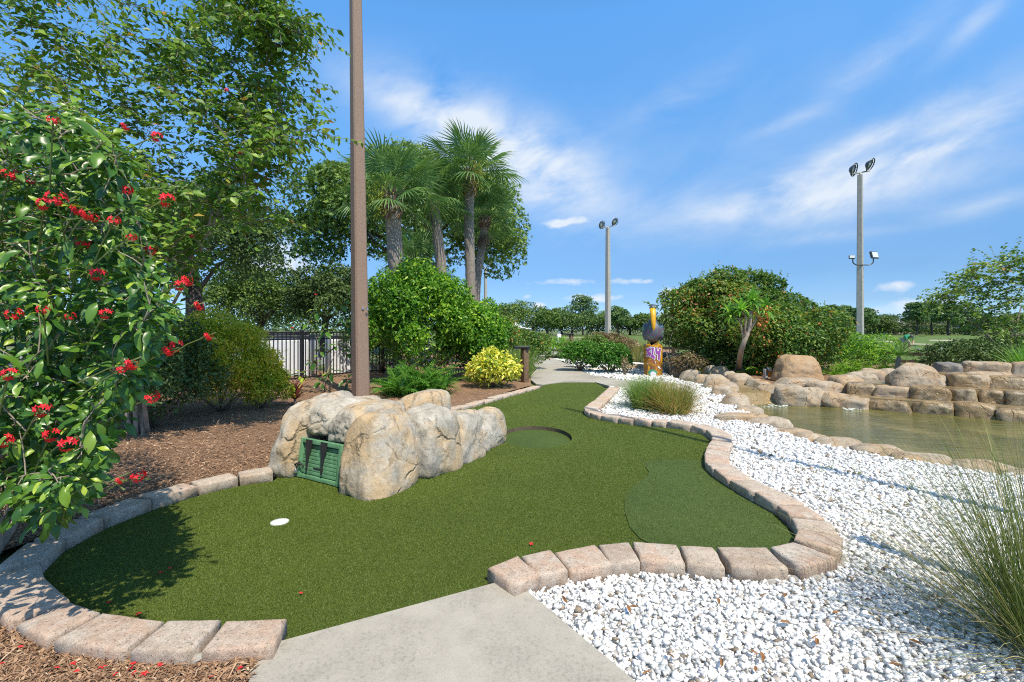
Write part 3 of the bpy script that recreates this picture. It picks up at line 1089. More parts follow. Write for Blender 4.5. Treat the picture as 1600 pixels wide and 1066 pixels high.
# mortar bed under the near ends of the edging
foot = smooth_line([Vector((p.x, p.y, 0)) for p in xy([(1312, 850), (1318, 872), (1303, 893), (1270, 902), (1225, 906), (1190, 907)])], step=0.05)
mb = MB()
mb.tube([p + Vector((0, 0, -0.014)) for p in foot], [0.02 + 0.014 * math.sin(i * 1.7) ** 2 for i in range(len(foot))], 8)
tag(mb.build('mortar_footing', M['mortar'], smooth=True), 'lumpy grey mortar footing round the outer bend of the block edging', 'footing')
mb = MB()
pts = xy([(296, 1043), (330, 1038), (372, 1030), (394, 1024)])
mb.tube([Vector((p.x, p.y, 0.02)) for p in pts], [0.022, 0.028, 0.03, 0.026], 8)
tag(mb.build('mortar_footing', M['mortar'], smooth=True), 'pale mortar smear below the left block edging beside the walk', 'footing')

# ---- cup
cp = G(437, 816)
root = empty('golf_cup', (cp.x, cp.y, 0), 'round white golf cup plug set in the green near the rock tunnel', 'golf cup')
mb = MB()
mb.lathe([(0.048, -0.02), (0.048, 0.003), (0.045, 0.006), (0.026, 0.007), (0.0005, 0.0072)], (cp.x, cp.y, 0), 32)
mb.build('plug', plain('cup_white', (0.80, 0.80, 0.78), 0.4, var=0.03), root, smooth=True)
mb = MB()
mb.lathe([(0.050, -0.02), (0.054, -0.02), (0.054, 0.004), (0.050, 0.004)], (cp.x, cp.y, 0), 32)
mb.build('rim', plain('cup_rim', (0.55, 0.56, 0.52), 0.5), root, smooth=True)

# ================================================================== ROCK TUNNEL
RU, RV, RO = Vector((0.49, 0.872, 0)), Vector((-0.872, 0.49, 0)), Vector((-1.05, 3.42, 0))
RZ = math.atan2(RU.y, RU.x)


def ruv(u, v, z=0.0):
    return RO + RU * u + RV * v + Vector((0, 0, z))


tun = empty('rock_tunnel', ruv(0.8, 0.4), 'hollow artificial rock tunnel on the green with a green hatch', 'rock tunnel')


def boulder(u, v, z, seed, n=3.4, amp=0.10, taper=0.18, lean=(0, 0), sub=5, freq=1.5, rz=0.0):
    c = ruv(sum(u) / 2, sum(v) / 2, sum(z) / 2)
    V, F = rock_geo(c, ((u[1] - u[0]) / 2 * 1.04, (v[1] - v[0]) / 2 * 1.06, (z[1] - z[0]) / 2 * 1.03), RZ + rz, n, amp, freq, seed, sub, taper, lean, zmin=-0.015, cuts=5, cut=(0.82, 0.97))
    return np_obj('boulder', V, F, M['rock'], tun, smooth=True)


boulder((0.0, 0.80), (0.82, 1.10), (-0.06, 0.60), 1, taper=0.15, lean=(0.05, -0.03), n=4.2)           # left pier
boulder((0.16, 0.90), (0.54, 0.90), (0.30, 0.60), 2, n=4.0, taper=0.2)                        # lintel
boulder((0.13, 0.85), (0.24, 0.62), (0.285, 0.59), 3, n=4.0, taper=0.22)
boulder((-0.02, 0.55), (-0.10, 0.32), (-0.06, 0.55), 4, taper=0.2, lean=(0.05, 0.03), n=4.5)     # front boulder
boulder((0.40, 0.60), (-0.07, 0.22), (-0.05, 0.48), 5, n=3.0)
boulder((0.50, 1.04), (-0.18, 0.26), (-0.05, 0.545), 6, taper=0.22, n=4.5)
boulder((0.98, 1.47), (-0.14, 0.24), (-0.05, 0.44), 7, taper=0.2, n=4.0)
boulder((1.40, 1.66), (-0.07, 0.2), (-0.05, 0.27), 8)
boulder((1.60, 2.03), (-0.05, 0.25), (-0.05, 0.37), 9, taper=0.14, n=3.4)
boulder((0.55, 1.32), (0.60, 1.02), (-0.05, 0.50), 10, taper=0.12, n=4.5, amp=0.06)
boulder((1.15, 1.85), (0.52, 0.90), (-0.05, 0.53), 11, taper=0.12, lean=(0.05, 0), n=4.5, amp=0.06)
boulder((0.30, 0.9), (0.3, 0.9), (0.0, 0.40), 12, sub=4)
mb = MB()
c = [ruv(0.62, 0.15, 0.47), ruv(0.62, 0.62, 0.47), ruv(1.5, 0.60, 0.30), ruv(1.5, 0.15, 0.30), ruv(2.1, 0.55, 0.012), ruv(2.1, 0.2, 0.012)]
mb.add(c, [(0, 3, 2, 1), (3, 5, 4, 2)])
mb.build('turf_ramp', M['turf'], tun)

M['hatch'] = plain('hatch_green', (0.125, 0.285, 0.145), 0.55, var=0.28, scale=18)
M['black_iron'] = plain('black_iron', (0.022, 0.02, 0.02), 0.5, var=0.3)
M['steel'] = plain('steel', (0.55, 0.56, 0.58), 0.3, 0.9, var=0.06)


def hatch():
    A, B = ruv(0.12, 0.85), ruv(0.10, 0.335)          # bottom corners, left and right
    ex = (B - A).normalized()
    en = Vector((ex.y, -ex.x, 0))
    if en.dot(Vector((0, -1, 0))) < 0: en = -en
    en = (en + Vector((0, 0, 0.12))).normalized()
    ez = ex.cross(en).normalized()
    if ez.z < 0: ez = -ez
    W, H = (B - A).length, 0.315
    root = empty('hatch', (A + B) / 2)
    root.parent = tun
    root.location = (A + B) / 2 - tun.location
    Mx = Matrix((ex, en, ez)).transposed()

    def bar(x0, x1, z0, z1, y0, y1, name, mat, bev=0.004):
        mb = MB()
        mb.box(A + ex * (x0 + x1) / 2 + en * (y0 + y1) / 2 + ez * (z0 + z1) / 2, (x1 - x0, y1 - y0, z1 - z0), m=Mx)
        o = mb.build(name, mat, root)
        bevelled(o.data, bev, 2)
        return o
    f = 0.036
    bar(0, f, 0, H, 0, 0.04, 'frame_bar', M['hatch'])
    bar(W - f, W, 0, H, 0, 0.04, 'frame_bar', M['hatch'])
    bar(f, W - f, H - f, H, 0, 0.04, 'frame_bar', M['hatch'])
    bar(f, W - f, 0.002, f * 0.9, 0, 0.036, 'frame_bar', M['hatch'])
    nb = 8
    hh = (H - f * 1.9 - 0.012) / nb
    for i in range(nb):
        z0 = f * 0.9 + 0.004 + i * hh
        bar(f + 0.003, W - f - 0.003, z0 + 0.0008, z0 + hh - 0.0008, 0.0, 0.020 + 0.001 * (i % 2), 'plank', M['hatch'], 0.0035)
    bar(0.18, 0.30, 0.085, 0.096, 0.017, 0.0235, 'slot', M['black_iron'], 0.001)
    for x in (0.125, 0.31):
        mb = MB()
        y0, y1 = 0.0415, 0.047
        prof = [(-0.038, H - 0.004), (0.038, H - 0.004), (0.038, H - 0.062), (0.026, H - 0.075), (0.009, H - 0.17), (0.011, 0.075), (0.0, 0.060), (-0.011, 0.075), (-0.009, H - 0.17), (-0.026, H - 0.075), (-0.038, H - 0.062)]
        k = len(prof)
        vs = [A + ex * (x + px) + en * y + ez * pz for y in (y0, y1) for px, pz in prof]
        mb.add(vs, [tuple(range(k)), tuple(range(2 * k - 1, k - 1, -1))] + [(i, i + k, (i + 1) % k + k, (i + 1) % k) for i in range(k)])
        o = mb.build('strap_hinge', M['black_iron'], root)
        bm = bmesh.new(); bm.from_mesh(o.data); bmesh.ops.recalc_face_normals(bm, faces=bm.faces[:]); bm.to_mesh(o.data); bm.free()
    # padlock and chain hanging from the left bar
    q = A + ex * 0.0 + en * 0.055 + ez * 0.085
    mb = MB()
    mb.box(q + ez * -0.035, (0.042, 0.022, 0.036), m=Mx)
    lock = mb.build('padlock', M['steel'], root)
    bevelled(lock.data, 0.005, 2)
    mb = MB()
    mb.tube([q + ex * -0.014 + ez * -0.018, q + ex * -0.013 + ez * 0.004, q + ez * 0.014, q + ex * 0.013 + ez * 0.004, q + ex * 0.014 + ez * -0.018], 0.004, 8)
    mb.build('shackle', M['black_iron'], lock, smooth=True)
    mb = MB()
    for i in range(9):
        p = q + ex * (-0.05 + i * 0.016) + ez * (0.022 - 0.012 * math.sin(i * 0.9)) + en * (0.006 * math.cos(i * 2.0))
        mb.tube([p, p + ex * 0.012 + ez * 0.006 * (1 if i % 2 else -1)], [0.009, 0.008], 6)
    mb.build('chain', M['black_iron'], root, smooth=True)


hatch()

# ================================================================== POND
water = sheet('pond_water', [Vector((p[0], p[1], 0)) for p in POND], -0.10, M['water'])
nears = empty('pond_edge_stones', G(1300, 700), 'low tan stones edging the pond beside the white gravel', 'pond edging')
fars = empty('pond_edge_stones', G(1180, 612), 'rounded stones walling the stream and far side of the pond', 'pond edging')


def stone(px, py, w, h, root, mat, seed, z0=0.0, dep=0.8, n=2.8, rz=0.0, sub=4, amp=0.10, name='stone', taper=0.12, bury=0.35):
    """a stone whose foot shows at photo pixel (px, py), w and h pixels across, standing on height z0"""
    g = G(px, py, z0)
    k = g.y / FOC
    W, H = w * k, h * k
    D = W * dep
    V, F = rock_geo((g.x, g.y + D / 2 * 0.8, z0 + H * (0.5 - bury / 2)), (W / 2 * 1.2, D / 2 * 1.1, H * (0.5 + bury / 2) * 0.95), rz, n + 0.6, amp, 1.5, seed, sub, taper)
    return np_obj(name, V, F, M[mat], root, smooth=True)


# far row: shade of the first ones put into a dark grey colour, then pale
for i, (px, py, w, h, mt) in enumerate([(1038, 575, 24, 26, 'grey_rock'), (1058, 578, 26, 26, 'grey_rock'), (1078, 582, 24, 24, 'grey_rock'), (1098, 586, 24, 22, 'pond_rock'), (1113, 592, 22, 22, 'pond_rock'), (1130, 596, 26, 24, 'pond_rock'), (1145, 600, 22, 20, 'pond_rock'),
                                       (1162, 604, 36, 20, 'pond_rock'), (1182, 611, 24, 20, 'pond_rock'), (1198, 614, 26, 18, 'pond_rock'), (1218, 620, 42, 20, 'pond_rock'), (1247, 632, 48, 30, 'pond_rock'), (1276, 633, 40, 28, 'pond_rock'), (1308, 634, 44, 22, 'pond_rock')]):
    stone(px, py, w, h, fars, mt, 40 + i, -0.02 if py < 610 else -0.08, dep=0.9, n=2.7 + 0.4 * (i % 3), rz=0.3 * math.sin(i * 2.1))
# second, higher line behind it
for i, (px, py, w, h) in enumerate([(1258, 604, 60, 12), (1300, 612, 52, 16), (1330, 611, 46, 26), (1352, 603, 44, 22), (1370, 594, 34, 18), (1395, 594, 40, 18)]):
    stone(px, py, w, h, fars, 'pond_rock', 60 + i, 0.10, dep=0.8, n=3.2, rz=0.4 * math.sin(i * 1.3))
# near row
for i, (px, py, w, h, z0, dep, mt) in enumerate([(1030, 574, 26, 14, 0, .7, 'pond_rock'), (1046, 580, 30, 14, 0, .7, 'pond_rock'), (1066, 587, 30, 14, 0, .7, 'pond_rock'), (1082, 595, 32, 18, 0, .7, 'pond_rock'), (1104, 602, 30, 17, -.02, .8, 'pond_rock'), (1126, 610, 38, 24, -.03, 1.0, 'pond_rock'),
                                                (1143, 623, 40, 26, -.05, 1.4, 'pond_rock'), (1160, 640, 42, 24, -.05, 1.2, 'pond_rock'), (1178, 650, 40, 14, -.06, 1.0, 'pond_rock'), (1212, 671, 64, 18, -.05, .7, 'pond_rock'), (1250, 688, 60, 16, -.06, .8, 'pond_rock'),
                                                (1282, 696, 52, 16, -.06, .9, 'pond_rock'), (1322, 703, 66, 16, -.06, .7, 'pond_rock'), (1385, 715, 72, 16, -.06, .7, 'pond_rock'), (1462, 733, 90, 20, -.06, .6, 'pond_rock'), (1560, 746, 104, 20, -.06, .6, 'pond_rock'), (1665, 765, 110, 22, -.06, .6, 'pond_rock')]):
    stone(px, py, w, h, nears, mt, 80 + i, z0, dep=dep, n=2.6, rz=-0.28 if i > 7 else -0.5, taper=0.25)
# flat stone lying from the gravel to the water
p0, p1 = G(1122, 655, 0.02), G(1203, 660, 0.0)
d = (p1 - p0)
V, F = rock_geo((p0 + p1) / 2 + Vector((0.02, 0.12, 0.02)), (d.length / 2 * 1.08, 0.13, 0.06), math.atan2(d.y, d.x), 5, 0.07, 1.4, 130, 4)
tag(np_obj('flat_stone', V, F, M['pond_rock'], smooth=True), 'long flat stone lying across the gravel at the pond edge', 'stone')

# stream sheet that slides into the pond
mb = MB()
sh = xy([(1140, 603), (1185, 609)], 0.09) + xy([(1226, 628), (1226, 634), (1166, 631), (1150, 617)], -0.06)
A_, B_ = sh[0], sh[1]
C_, D_ = sh[2], sh[4]
rows = 10
vs = []
for i in range(rows + 1):
    t = i / rows
    l, rr = A_.lerp(D_, t), B_.lerp(C_, t)
    for j in range(11):
        q = l.lerp(rr, j / 10)
        q.z = 0.08 - 0.22 * max(0, t - 0.55) ** 1.5 / 0.3 - 0.02 * t + 0.012 * math.sin(j * 2.2 + i * 1.3)
        vs.append(q)
fs = [(i * 11 + j, (i + 1) * 11 + j, (i + 1) * 11 + j + 1, i * 11 + j + 1) for i in range(rows) for j in range(10)]
mb.add(vs, fs)
o = mb.build('stream_bed', M['wet_sheet'], smooth=True, kind='structure')
mb = MB()
st = xy([(1142, 606), (1060, 580), (1000, 566)], 0.07) + xy([(1030, 568), (1080, 580), (1190, 609)], 0.07)
sheet('stream_water', st, 0.07, M['wet_sheet'])


def foam(name, px0, px1, py0, py1, n, seed):
    r = np.random.default_rng(seed)
    parts = []
    D, F = ico(1)
    for k in range(n):
        t = r.random()
        g = G(px0 + (px1 - px0) * t, py0 + (py1 - py0) * t + r.normal(0, 2.0), -0.1)
        s = r.uniform(0.008, 0.028)
        parts.append((D * np.array([s * 1.6, s, s * 0.3]) + np.array([g.x, g.y, -0.1]), F, np.full(len(D), .5)))
    V, Fx, T = tri_join(parts)
    np_obj(name, V, Fx, M['foam'], smooth=True, kind='stuff')


foam('water_foam', 1168, 1232, 630, 632, 110, 3)
foam('water_foam', 1316, 1346, 638, 639, 30, 4)

# ---- waterfall terrace: rows of blocks with wet shelves between them
fall = empty('waterfall_terrace', (6.6, 7.6, 0), 'stepped waterfall of tan stone blocks spilling into the pond', 'waterfall')
T_, N_ = Vector((0.795, -0.607, 0)), Vector((0.607, 0.795, 0))
E0 = Vector((5.55, 8.05, 0))


def tpt(s, o, z):
    return E0 + T_ * s + N_ * o + Vector((0, 0, z))


TZ = math.atan2(T_.y, T_.x)
rr = random.Random(9)


def row(o0, zb, zt, s, s1, lens, mats, depth=0.32, jit=0.05):
    k = 0
    while s < s1:
        L = rr.uniform(*lens)
        top = zt + rr.uniform(-0.035, 0.03)
        c = tpt(s + L / 2, o0 + depth / 2 + rr.uniform(-jit, jit), (zb + top) / 2)
        V, F = rock_geo(c, (L / 2 * 1.07, depth / 2 * rr.uniform(0.95, 1.25), (top - zb) / 2 * 1.06), TZ + rr.uniform(-0.12, 0.12), 7.5, 0.10, 2.2, rr.randint(0, 999), 4, 0.05, cuts=7, cut=(0.78, 0.97))
        np_obj('block', V, F, M[rr.choice(mats)], fall, smooth=True)
        s += L * 0.97
        k += 1


def shelf(o0, o1, z, s0, s1):
    mb = MB()
    c = tpt((s0 + s1) / 2, (o0 + o1) / 2, z - 0.12)
    mb.box(c, (s1 - s0, o1 - o0, 0.24), TZ)
    mb.build('shelf', M['wet_sheet'], fall)


row(-0.02, -0.25, 0.08, -0.1, 4.2, (0.30, 0.60), ['wet_rock', 'wet_rock', 'wet_rock', 'pond_rock'])
shelf(0.12, 0.75, 0.075, -0.05, 4.2)
row(0.44, -0.02, 0.275, 0.0, 4.4, (0.28, 0.58), ['wet_rock', 'pond_rock', 'wet_rock'])
shelf(0.62, 1.3, 0.27, 0.1, 4.4)
row(0.88, 0.15, 0.48, 0.9, 4.6, (0.42, 0.7), ['wet_rock', 'pond_rock'], 0.4)
shelf(1.05, 1.9, 0.46, 0.9, 4.6)
row(1.48, 0.3, 0.63, 1.25, 5.2, (0.35, 0.65), ['pond_rock', 'grey_rock'], 0.4)
# big pale block at the head of the fall
stone(1442, 605, 70, 37, fall, 'pond_rock', 205, 0.24, dep=0.62, n=3.4, name='block', sub=5, bury=0.3, taper=0.2)
stone(1560, 607, 66, 26, fall, 'pond_rock', 206, 0.26, dep=0.6, n=5, name='block', bury=0.3)
# ---- loose stones
V, F = rock_geo(P(1262, 580, 9.9) + Vector((0, 0.35, -0.02)), (0.585, 0.45, 0.345), 0.15, 3.2, 0.10, 1.7, 301, 5, 0.40, (-0.02, 0), cuts=6, cut=(0.84, 0.97))
tag(np_obj('boulder', V, F, M['round_boulder'], smooth=True), 'big smooth orange brown boulder on the bank behind the pond', 'boulder')
b_ = stone(1362, 590, 22, 15, None, 'pond_rock', 302, 0.12, n=2.5, name='small_boulder', sub=3)
tag(b_, 'small tan pointed stone on the bank in front of the ferns', 'stone')
b_ = stone(1302, 583, 12, 8, None, 'pond_rock', 303, 0.12, n=2.5, name='small_boulder', sub=3)
tag(b_, 'small grey stone just right of the big orange boulder', 'stone')
for i, (px, py, w, h, mt, lb) in enumerate([(980, 544, 40, 11, 'pond_rock', 'pale stone heap seen left of the pelican statue'), (996, 556, 34, 14, 'pond_rock', 'tan stone block behind the dry twig beside the pelican statue'),
                                           (1000, 565, 30, 17, 'grey_rock', 'dark grey stone at the foot of the pelican statue'), (975, 553, 26, 9, 'pond_rock', 'flat pale stone behind the green path shrubs'), (992, 577, 40, 8, 'pond_rock', 'low pale stone lying in gravel left of the statue base')]):
    tag(stone(px, py, w, h, None, mt, 310 + i, 0.0, name='stone_block', n=3.2, sub=3), lb, 'stone')
r_ = np.random.default_rng(8)

# ================================================================== PLANTS
M['oak_leaf'] = leaf_mat('oak_leaf', [(0, (0.022, 0.042, 0.010)), (0.5, (0.050, 0.085, 0.020)), (1, (0.10, 0.14, 0.035))], 0.25, 0.5, boost=2.56)
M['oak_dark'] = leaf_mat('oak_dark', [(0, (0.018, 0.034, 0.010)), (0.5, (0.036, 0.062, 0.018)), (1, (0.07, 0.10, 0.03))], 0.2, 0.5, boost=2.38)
M['pine_leaf'] = leaf_mat('pine_leaf', [(0, (0.022, 0.045, 0.016)), (0.5, (0.046, 0.085, 0.028)), (1, (0.09, 0.13, 0.045))], 0.2, 0.6, boost=2.38)
M['crape_leaf'] = leaf_mat('crape_leaf', [(0, (0.032, 0.072, 0.010)), (0.5, (0.075, 0.135, 0.016)), (0.85, (0.14, 0.20, 0.028)), (0.96, (0.18, 0.17, 0.035)), (1, (0.19, 0.11, 0.03))], 0.24, 0.4, boost=1.85)
M['jatropha_leaf'] = leaf_mat('jatropha_leaf', [(0, (0.016, 0.05, 0.008)), (0.5, (0.034, 0.092, 0.011)), (0.8, (0.09, 0.165, 0.016)), (1, (0.22, 0.28, 0.03))], 0.14, 0.34, 0.45, boost=1.6)
M['box_leaf'] = leaf_mat('box_leaf', [(0, (0.018, 0.055, 0.008)), (0.45, (0.050, 0.135, 0.014)), (0.75, (0.125, 0.24, 0.022)), (1, (0.24, 0.33, 0.035))], 0.34, 0.36)
M['gold_leaf'] = leaf_mat('gold_leaf', [(0, (0.05, 0.11, 0.012)), (0.3, (0.15, 0.20, 0.02)), (0.55, (0.30, 0.30, 0.03)), (0.85, (0.42, 0.38, 0.045)), (1, (0.40, 0.26, 0.05))], 0.35, 0.45)
M['yellow_leaf'] = leaf_mat('yellow_leaf', [(0, (0.05, 0.13, 0.02)), (0.26, (0.15, 0.24, 0.03)), (0.42, (0.44, 0.45, 0.06)), (0.7, (0.62, 0.55, 0.08)), (1, (0.70, 0.64, 0.2))], 0.3, 0.4, boost=1.25)
M['cycad_leaf'] = leaf_mat('cycad_leaf', [(0, (0.016, 0.065, 0.010)), (0.5, (0.045, 0.13, 0.018)), (1, (0.12, 0.22, 0.03))], 0.25, 0.35)
M['red_tip_leaf'] = leaf_mat('red_tip_leaf', [(0, (0.020, 0.050, 0.012)), (0.5, (0.050, 0.095, 0.018)), (0.8, (0.10, 0.15, 0.025)), (0.97, (0.14, 0.15, 0.03)), (1, (0.22, 0.085, 0.03))], 0.28, 0.42, boost=2.38)
M['palm_leaf'] = leaf_mat('palm_leaf', [(0, (0.026, 0.062, 0.018)), (0.5, (0.055, 0.105, 0.034)), (1, (0.12, 0.165, 0.06))], 0.22, 0.4, boost=2.38)
M['dead_frond'] = tint_mat('dead_frond', [(0, (0.13, 0.085, 0.05)), (1, (0.27, 0.20, 0.13))], 0.9)
M['fern_leaf'] = leaf_mat('fern_leaf', [(0, (0.03, 0.09, 0.012)), (0.5, (0.085, 0.19, 0.022)), (1, (0.24, 0.33, 0.04))], 0.35, 0.4)
M['muhly'] = leaf_mat('muhly', [(0, (0.035, 0.065, 0.018)), (0.5, (0.085, 0.12, 0.03)), (0.78, (0.19, 0.19, 0.07)), (1, (0.42, 0.33, 0.18))], 0.2, 0.5, boost=1.5)
M['muhly_red'] = leaf_mat('muhly_red', [(0, (0.05, 0.085, 0.02)), (0.4, (0.12, 0.16, 0.035)), (0.7, (0.22, 0.16, 0.06)), (1, (0.30, 0.15, 0.075))], 0.25, 0.5)
M['soft_grass'] = leaf_mat('soft_grass', [(0, (0.06, 0.11, 0.025)), (0.6, (0.13, 0.20, 0.05)), (1, (0.24, 0.28, 0.10))], 0.3, 0.5)
M['strap_leaf'] = leaf_mat('strap_leaf', [(0, (0.035, 0.10, 0.018)), (0.5, (0.085, 0.20, 0.03)), (1, (0.20, 0.32, 0.06))], 0.3, 0.35)
M['brown_leaf'] = leaf_mat('brown_leaf', [(0, (0.07, 0.05, 0.035)), (0.4, (0.13, 0.085, 0.055)), (0.7, (0.12, 0.12, 0.05)), (1, (0.24, 0.17, 0.10))], 0.2, 0.6)
M['ti_leaf'] = leaf_mat('ti_leaf', [(0, (0.09, 0.02, 0.025)), (0.5, (0.16, 0.05, 0.05)), (0.75, (0.14, 0.13, 0.03)), (1, (0.30, 0.24, 0.05))], 0.3, 0.4)
M['petal'] = plain('petal', (0.70, 0.012, 0.022), 0.5, var=0.25, scale=60)
M['pale_petal'] = plain('pale_petal', (0.66, 0.015, 0.10), 0.5, var=0.2, scale=60)
M['green_stem'] = plain('green_stem', (0.16, 0.20, 0.06), 0.6, var=0.3)


def leafset(name, parent, mat, geo, kind=None):
    V, F, T = geo
    return np_obj(name, V, F, mat, parent, tint=T, kind=kind)


def lumps_in(c, rad, n, r, size=(0.34, 0.5), fill=True, zlow=-0.35):
    """random sub-blobs over an ellipsoid c, rad"""
    out = []
    gold = math.pi * (3 - math.sqrt(5))
    for i in range(n):
        z = zlow + (1 - zlow) * (i + 0.5) / n
        a = i * gold + r.uniform(-0.4, 0.4)
        q = math.sqrt(max(0, 1 - z * z))
        s = r.uniform(*size)
        k = r.uniform(0.60, 0.92)
        out.append((c[0] + rad[0] * q * math.cos(a) * k, c[1] + rad[1] * q * math.sin(a) * k, c[2] + rad[2] * z * k, rad[0] * s, rad[1] * s, rad[2] * s))
    if fill:
        out.append((c[0], c[1], c[2], rad[0] * 0.72, rad[1] * 0.72, rad[2] * 0.72))
    return out


def stems_obj(name, parent, base, lumps, mat, r, rad=0.02, n=8, crooked=0.12):
    mb = MB()
    b = Vector(base)
    for l in lumps[:n]:
        t = Vector(l[:3])
        d = t - b
        pts = [b + Vector((r.uniform(-1, 1), r.uniform(-1, 1), 0)) * rad * 2]
        for k in (0.33, 0.66, 1.0):
            pts.append(b + d * k + Vector((r.uniform(-1, 1), r.uniform(-1, 1), r.uniform(-0.3, 0.3))) * d.length * crooked * (1 if k < 1 else 0) + Vector((0, 0, d.length * 0.06 * math.sin(k * 3.1))))
        mb.tube(pts, [rad, rad * 0.75, rad * 0.5, rad * 0.22], 6)
    return mb.build(name, mat, parent, smooth=True)


def shrub(name, label, base, rad, n, size, mat, seed, cat='shrub', nl=14, tpl='leaf', aspect=0.5, zc=None, group=None, lsize=(0.34, 0.5), out=0.6, shell=0.13, bottom=0.35, rough=0.22, stem=0.02, up=0.35):
    r = np.random.default_rng(seed)
    b = Vector(base)
    if b.y > 9 or size < 0.06: tpl = 'card'
    root = empty(name, b, label, cat, group)
    zc = rad[2] * 0.9 if zc is None else zc
    L = lumps_in((b.x, b.y, b.z + zc), rad, nl, r, lsize)
    L = [(a, c, max(d, b.z + 0.05), e, f, g) for a, c, d, e, f, g in L]
    V, F, T = foliage_geo(L, n, size, r, tpl, aspect, shell, out, up, 0.2, bottom, 0.35, seed, rough=rough)
    # young shoots standing out of the outline
    ns = max(10, n // 130)
    O, N = blob_points(L, ns, r, 0.03, 0.2, rough, seed)
    D = norm(N * 0.7 + rand_dirs(ns, r) * 0.45 + np.array([0, 0, 0.75]))
    ln = r.uniform(1.2, 3.2, ns) * size
    m = 7
    t = np.linspace(0.1, 1.0, m)
    Oq = (O[:, None, :] + D[:, None, :] * (ln[:, None] * t[None])[:, :, None]).reshape(-1, 3)
    Xq = norm(np.repeat(D, m, 0) * 0.6 + rand_dirs(ns * m, r))
    geo2 = scatter(tpl, Oq, Xq, rand_dirs(ns * m, r) + np.array([0, 0, 0.8]), size * np.tile(1.05 - 0.45 * t, ns), size * aspect * np.tile(1.05 - 0.45 * t, ns), np.clip(0.55 + np.tile(0.3 * t, ns) + r.normal(0, 0.12, ns * m), 0, 1))
    V, F, T = tri_join([(V, F, T), geo2])
    V[:, 2] = np.maximum(V[:, 2], b.z + 0.01)
    leafset('foliage', root, mat, (V, F, T))
    stems_obj('stem', root, b, L, M['bark'], random.Random(seed), stem, min(nl, 9))
    return root


def tree(name, label, base, height, trunk_r, crown_c, crown_r, n, size, mat, seed, cat='tree', nl=16, tpl='card', aspect=0.55, group=None, lsize=(0.26, 0.42), zlow=-0.45, fill=True, extra=(), bark='bark_dark', sides=7, shell=0.16, rough=0.3, bottom=0.5):
    r = np.random.default_rng(seed)
    rd = random.Random(seed)
    b = Vector(base)
    root = empty(name, b, label, cat, group)
    L = lumps_in(crown_c, crown_r, nl, r, lsize, fill, zlow) + list(extra)
    leafset('crown', root, mat, foliage_geo(L, n, size, r, tpl, aspect, shell, 0.55, 0.4, 0.15, bottom, 0.4, seed, rough=rough))
    mb = MB()
    top = Vector((crown_c[0], crown_c[1], crown_c[2] - crown_r[2] * 0.25))
    mid = b.lerp(top, 0.5) + Vector((rd.uniform(-1, 1), rd.uniform(-1, 1), 0)) * trunk_r
    mb.tube([b + Vector((0, 0, -0.1)), b + Vector((0, 0, height * 0.02)), mid, top], [trunk_r * 1.4, trunk_r * 1.05, trunk_r * 0.85, trunk_r * 0.4], sides)
    for l in L[:16]:
        t = Vector(l[:3])
        if t.z < crown_c[2] - 0.1 * crown_r[2]: continue
        s = b.lerp(top, rd.uniform(0.6, 0.95))
        m = s.lerp(t, 0.5) + Vector((rd.uniform(-1, 1), rd.uniform(-1, 1), rd.uniform(-0.2, 0.6))) * (t - s).length * 0.12
        mb.tube([s, m, t], [trunk_r * 0.3, trunk_r * 0.16, trunk_r * 0.05], 5)
    mb.build('trunk', M[bark], root, smooth=True)
    return root


def blade_tuft(name, label, base, n, length, width, mat, seed, spread=1.0, cat='ornamental grass', base_r=0.08, seg=5, bend=0.9, zmin=0.0, tip_dead=0.0, thick_up=0.35, group=None):
    r = np.random.default_rng(seed)
    b = np.array(base)
    root = empty(name, Vector(base), label, cat, group)
    az = r.uniform(0, 2 * math.pi, n)
    tilt = np.abs(r.normal(0, 0.55 * spread, n)).clip(0, 1.35)
    ln = length * r.uniform(0.55, 1.05, n)
    dirn = np.stack([np.cos(az), np.sin(az)], 1)
    q0 = r.uniform(0, 1, n) ** 0.6 * base_r
    p = np.stack([b[0] + dirn[:, 0] * q0, b[1] + dirn[:, 1] * q0, np.full(n, b[2])], 1)
    side = np.stack([-dirn[:, 1], dirn[:, 0], np.zeros(n)], 1) + r.normal(0, 0.35, (n, 3))
    side = norm(side)
    bd = bend * r.uniform(0.3, 1.2, n)
    az2 = az + r.normal(0, 0.35, n)
    d2 = np.stack([np.cos(az2), np.sin(az2)], 1)
    rows = []
    for k in range(seg + 1):
        t = k / seg
        w = width * (1 - t) ** 0.6 * (0.6 + 0.8 * min(t * 3, 1)) * 0.5
        w = np.full(n, max(w, width * 0.05))
        rows.append(p - side * w[:, None])
        rows.append(p + side * w[:, None])
        ang = tilt + bd * t * t
        stp = ln / seg
        p = p + np.stack([d2[:, 0] * np.sin(ang) * stp, d2[:, 1] * np.sin(ang) * stp, np.cos(ang) * stp], 1)
    V = np.stack(rows, 1).reshape(-1, 3)
    V[:, 2] = np.maximum(V[:, 2], zmin + 0.004)
    k2 = 2 * (seg + 1)
    f = np.array([[2 * i, 2 * i + 1, 2 * i + 3, 2 * i + 2] for i in range(seg)])
    F = (f[None] + (np.arange(n) * k2)[:, None, None]).reshape(-1, 4)
    T = np.repeat(np.clip(r.normal(0.4, 0.22, n) + tip_dead * (tilt > 0.7) * r.random(n), 0, 1), k2).reshape(n, k2)
    T = np.clip(T + np.repeat(np.linspace(-0.12, 0.2, seg + 1), 2)[None], 0, 1).ravel()
    np_obj('blades', V, F, mat, root, tint=T)
    return root


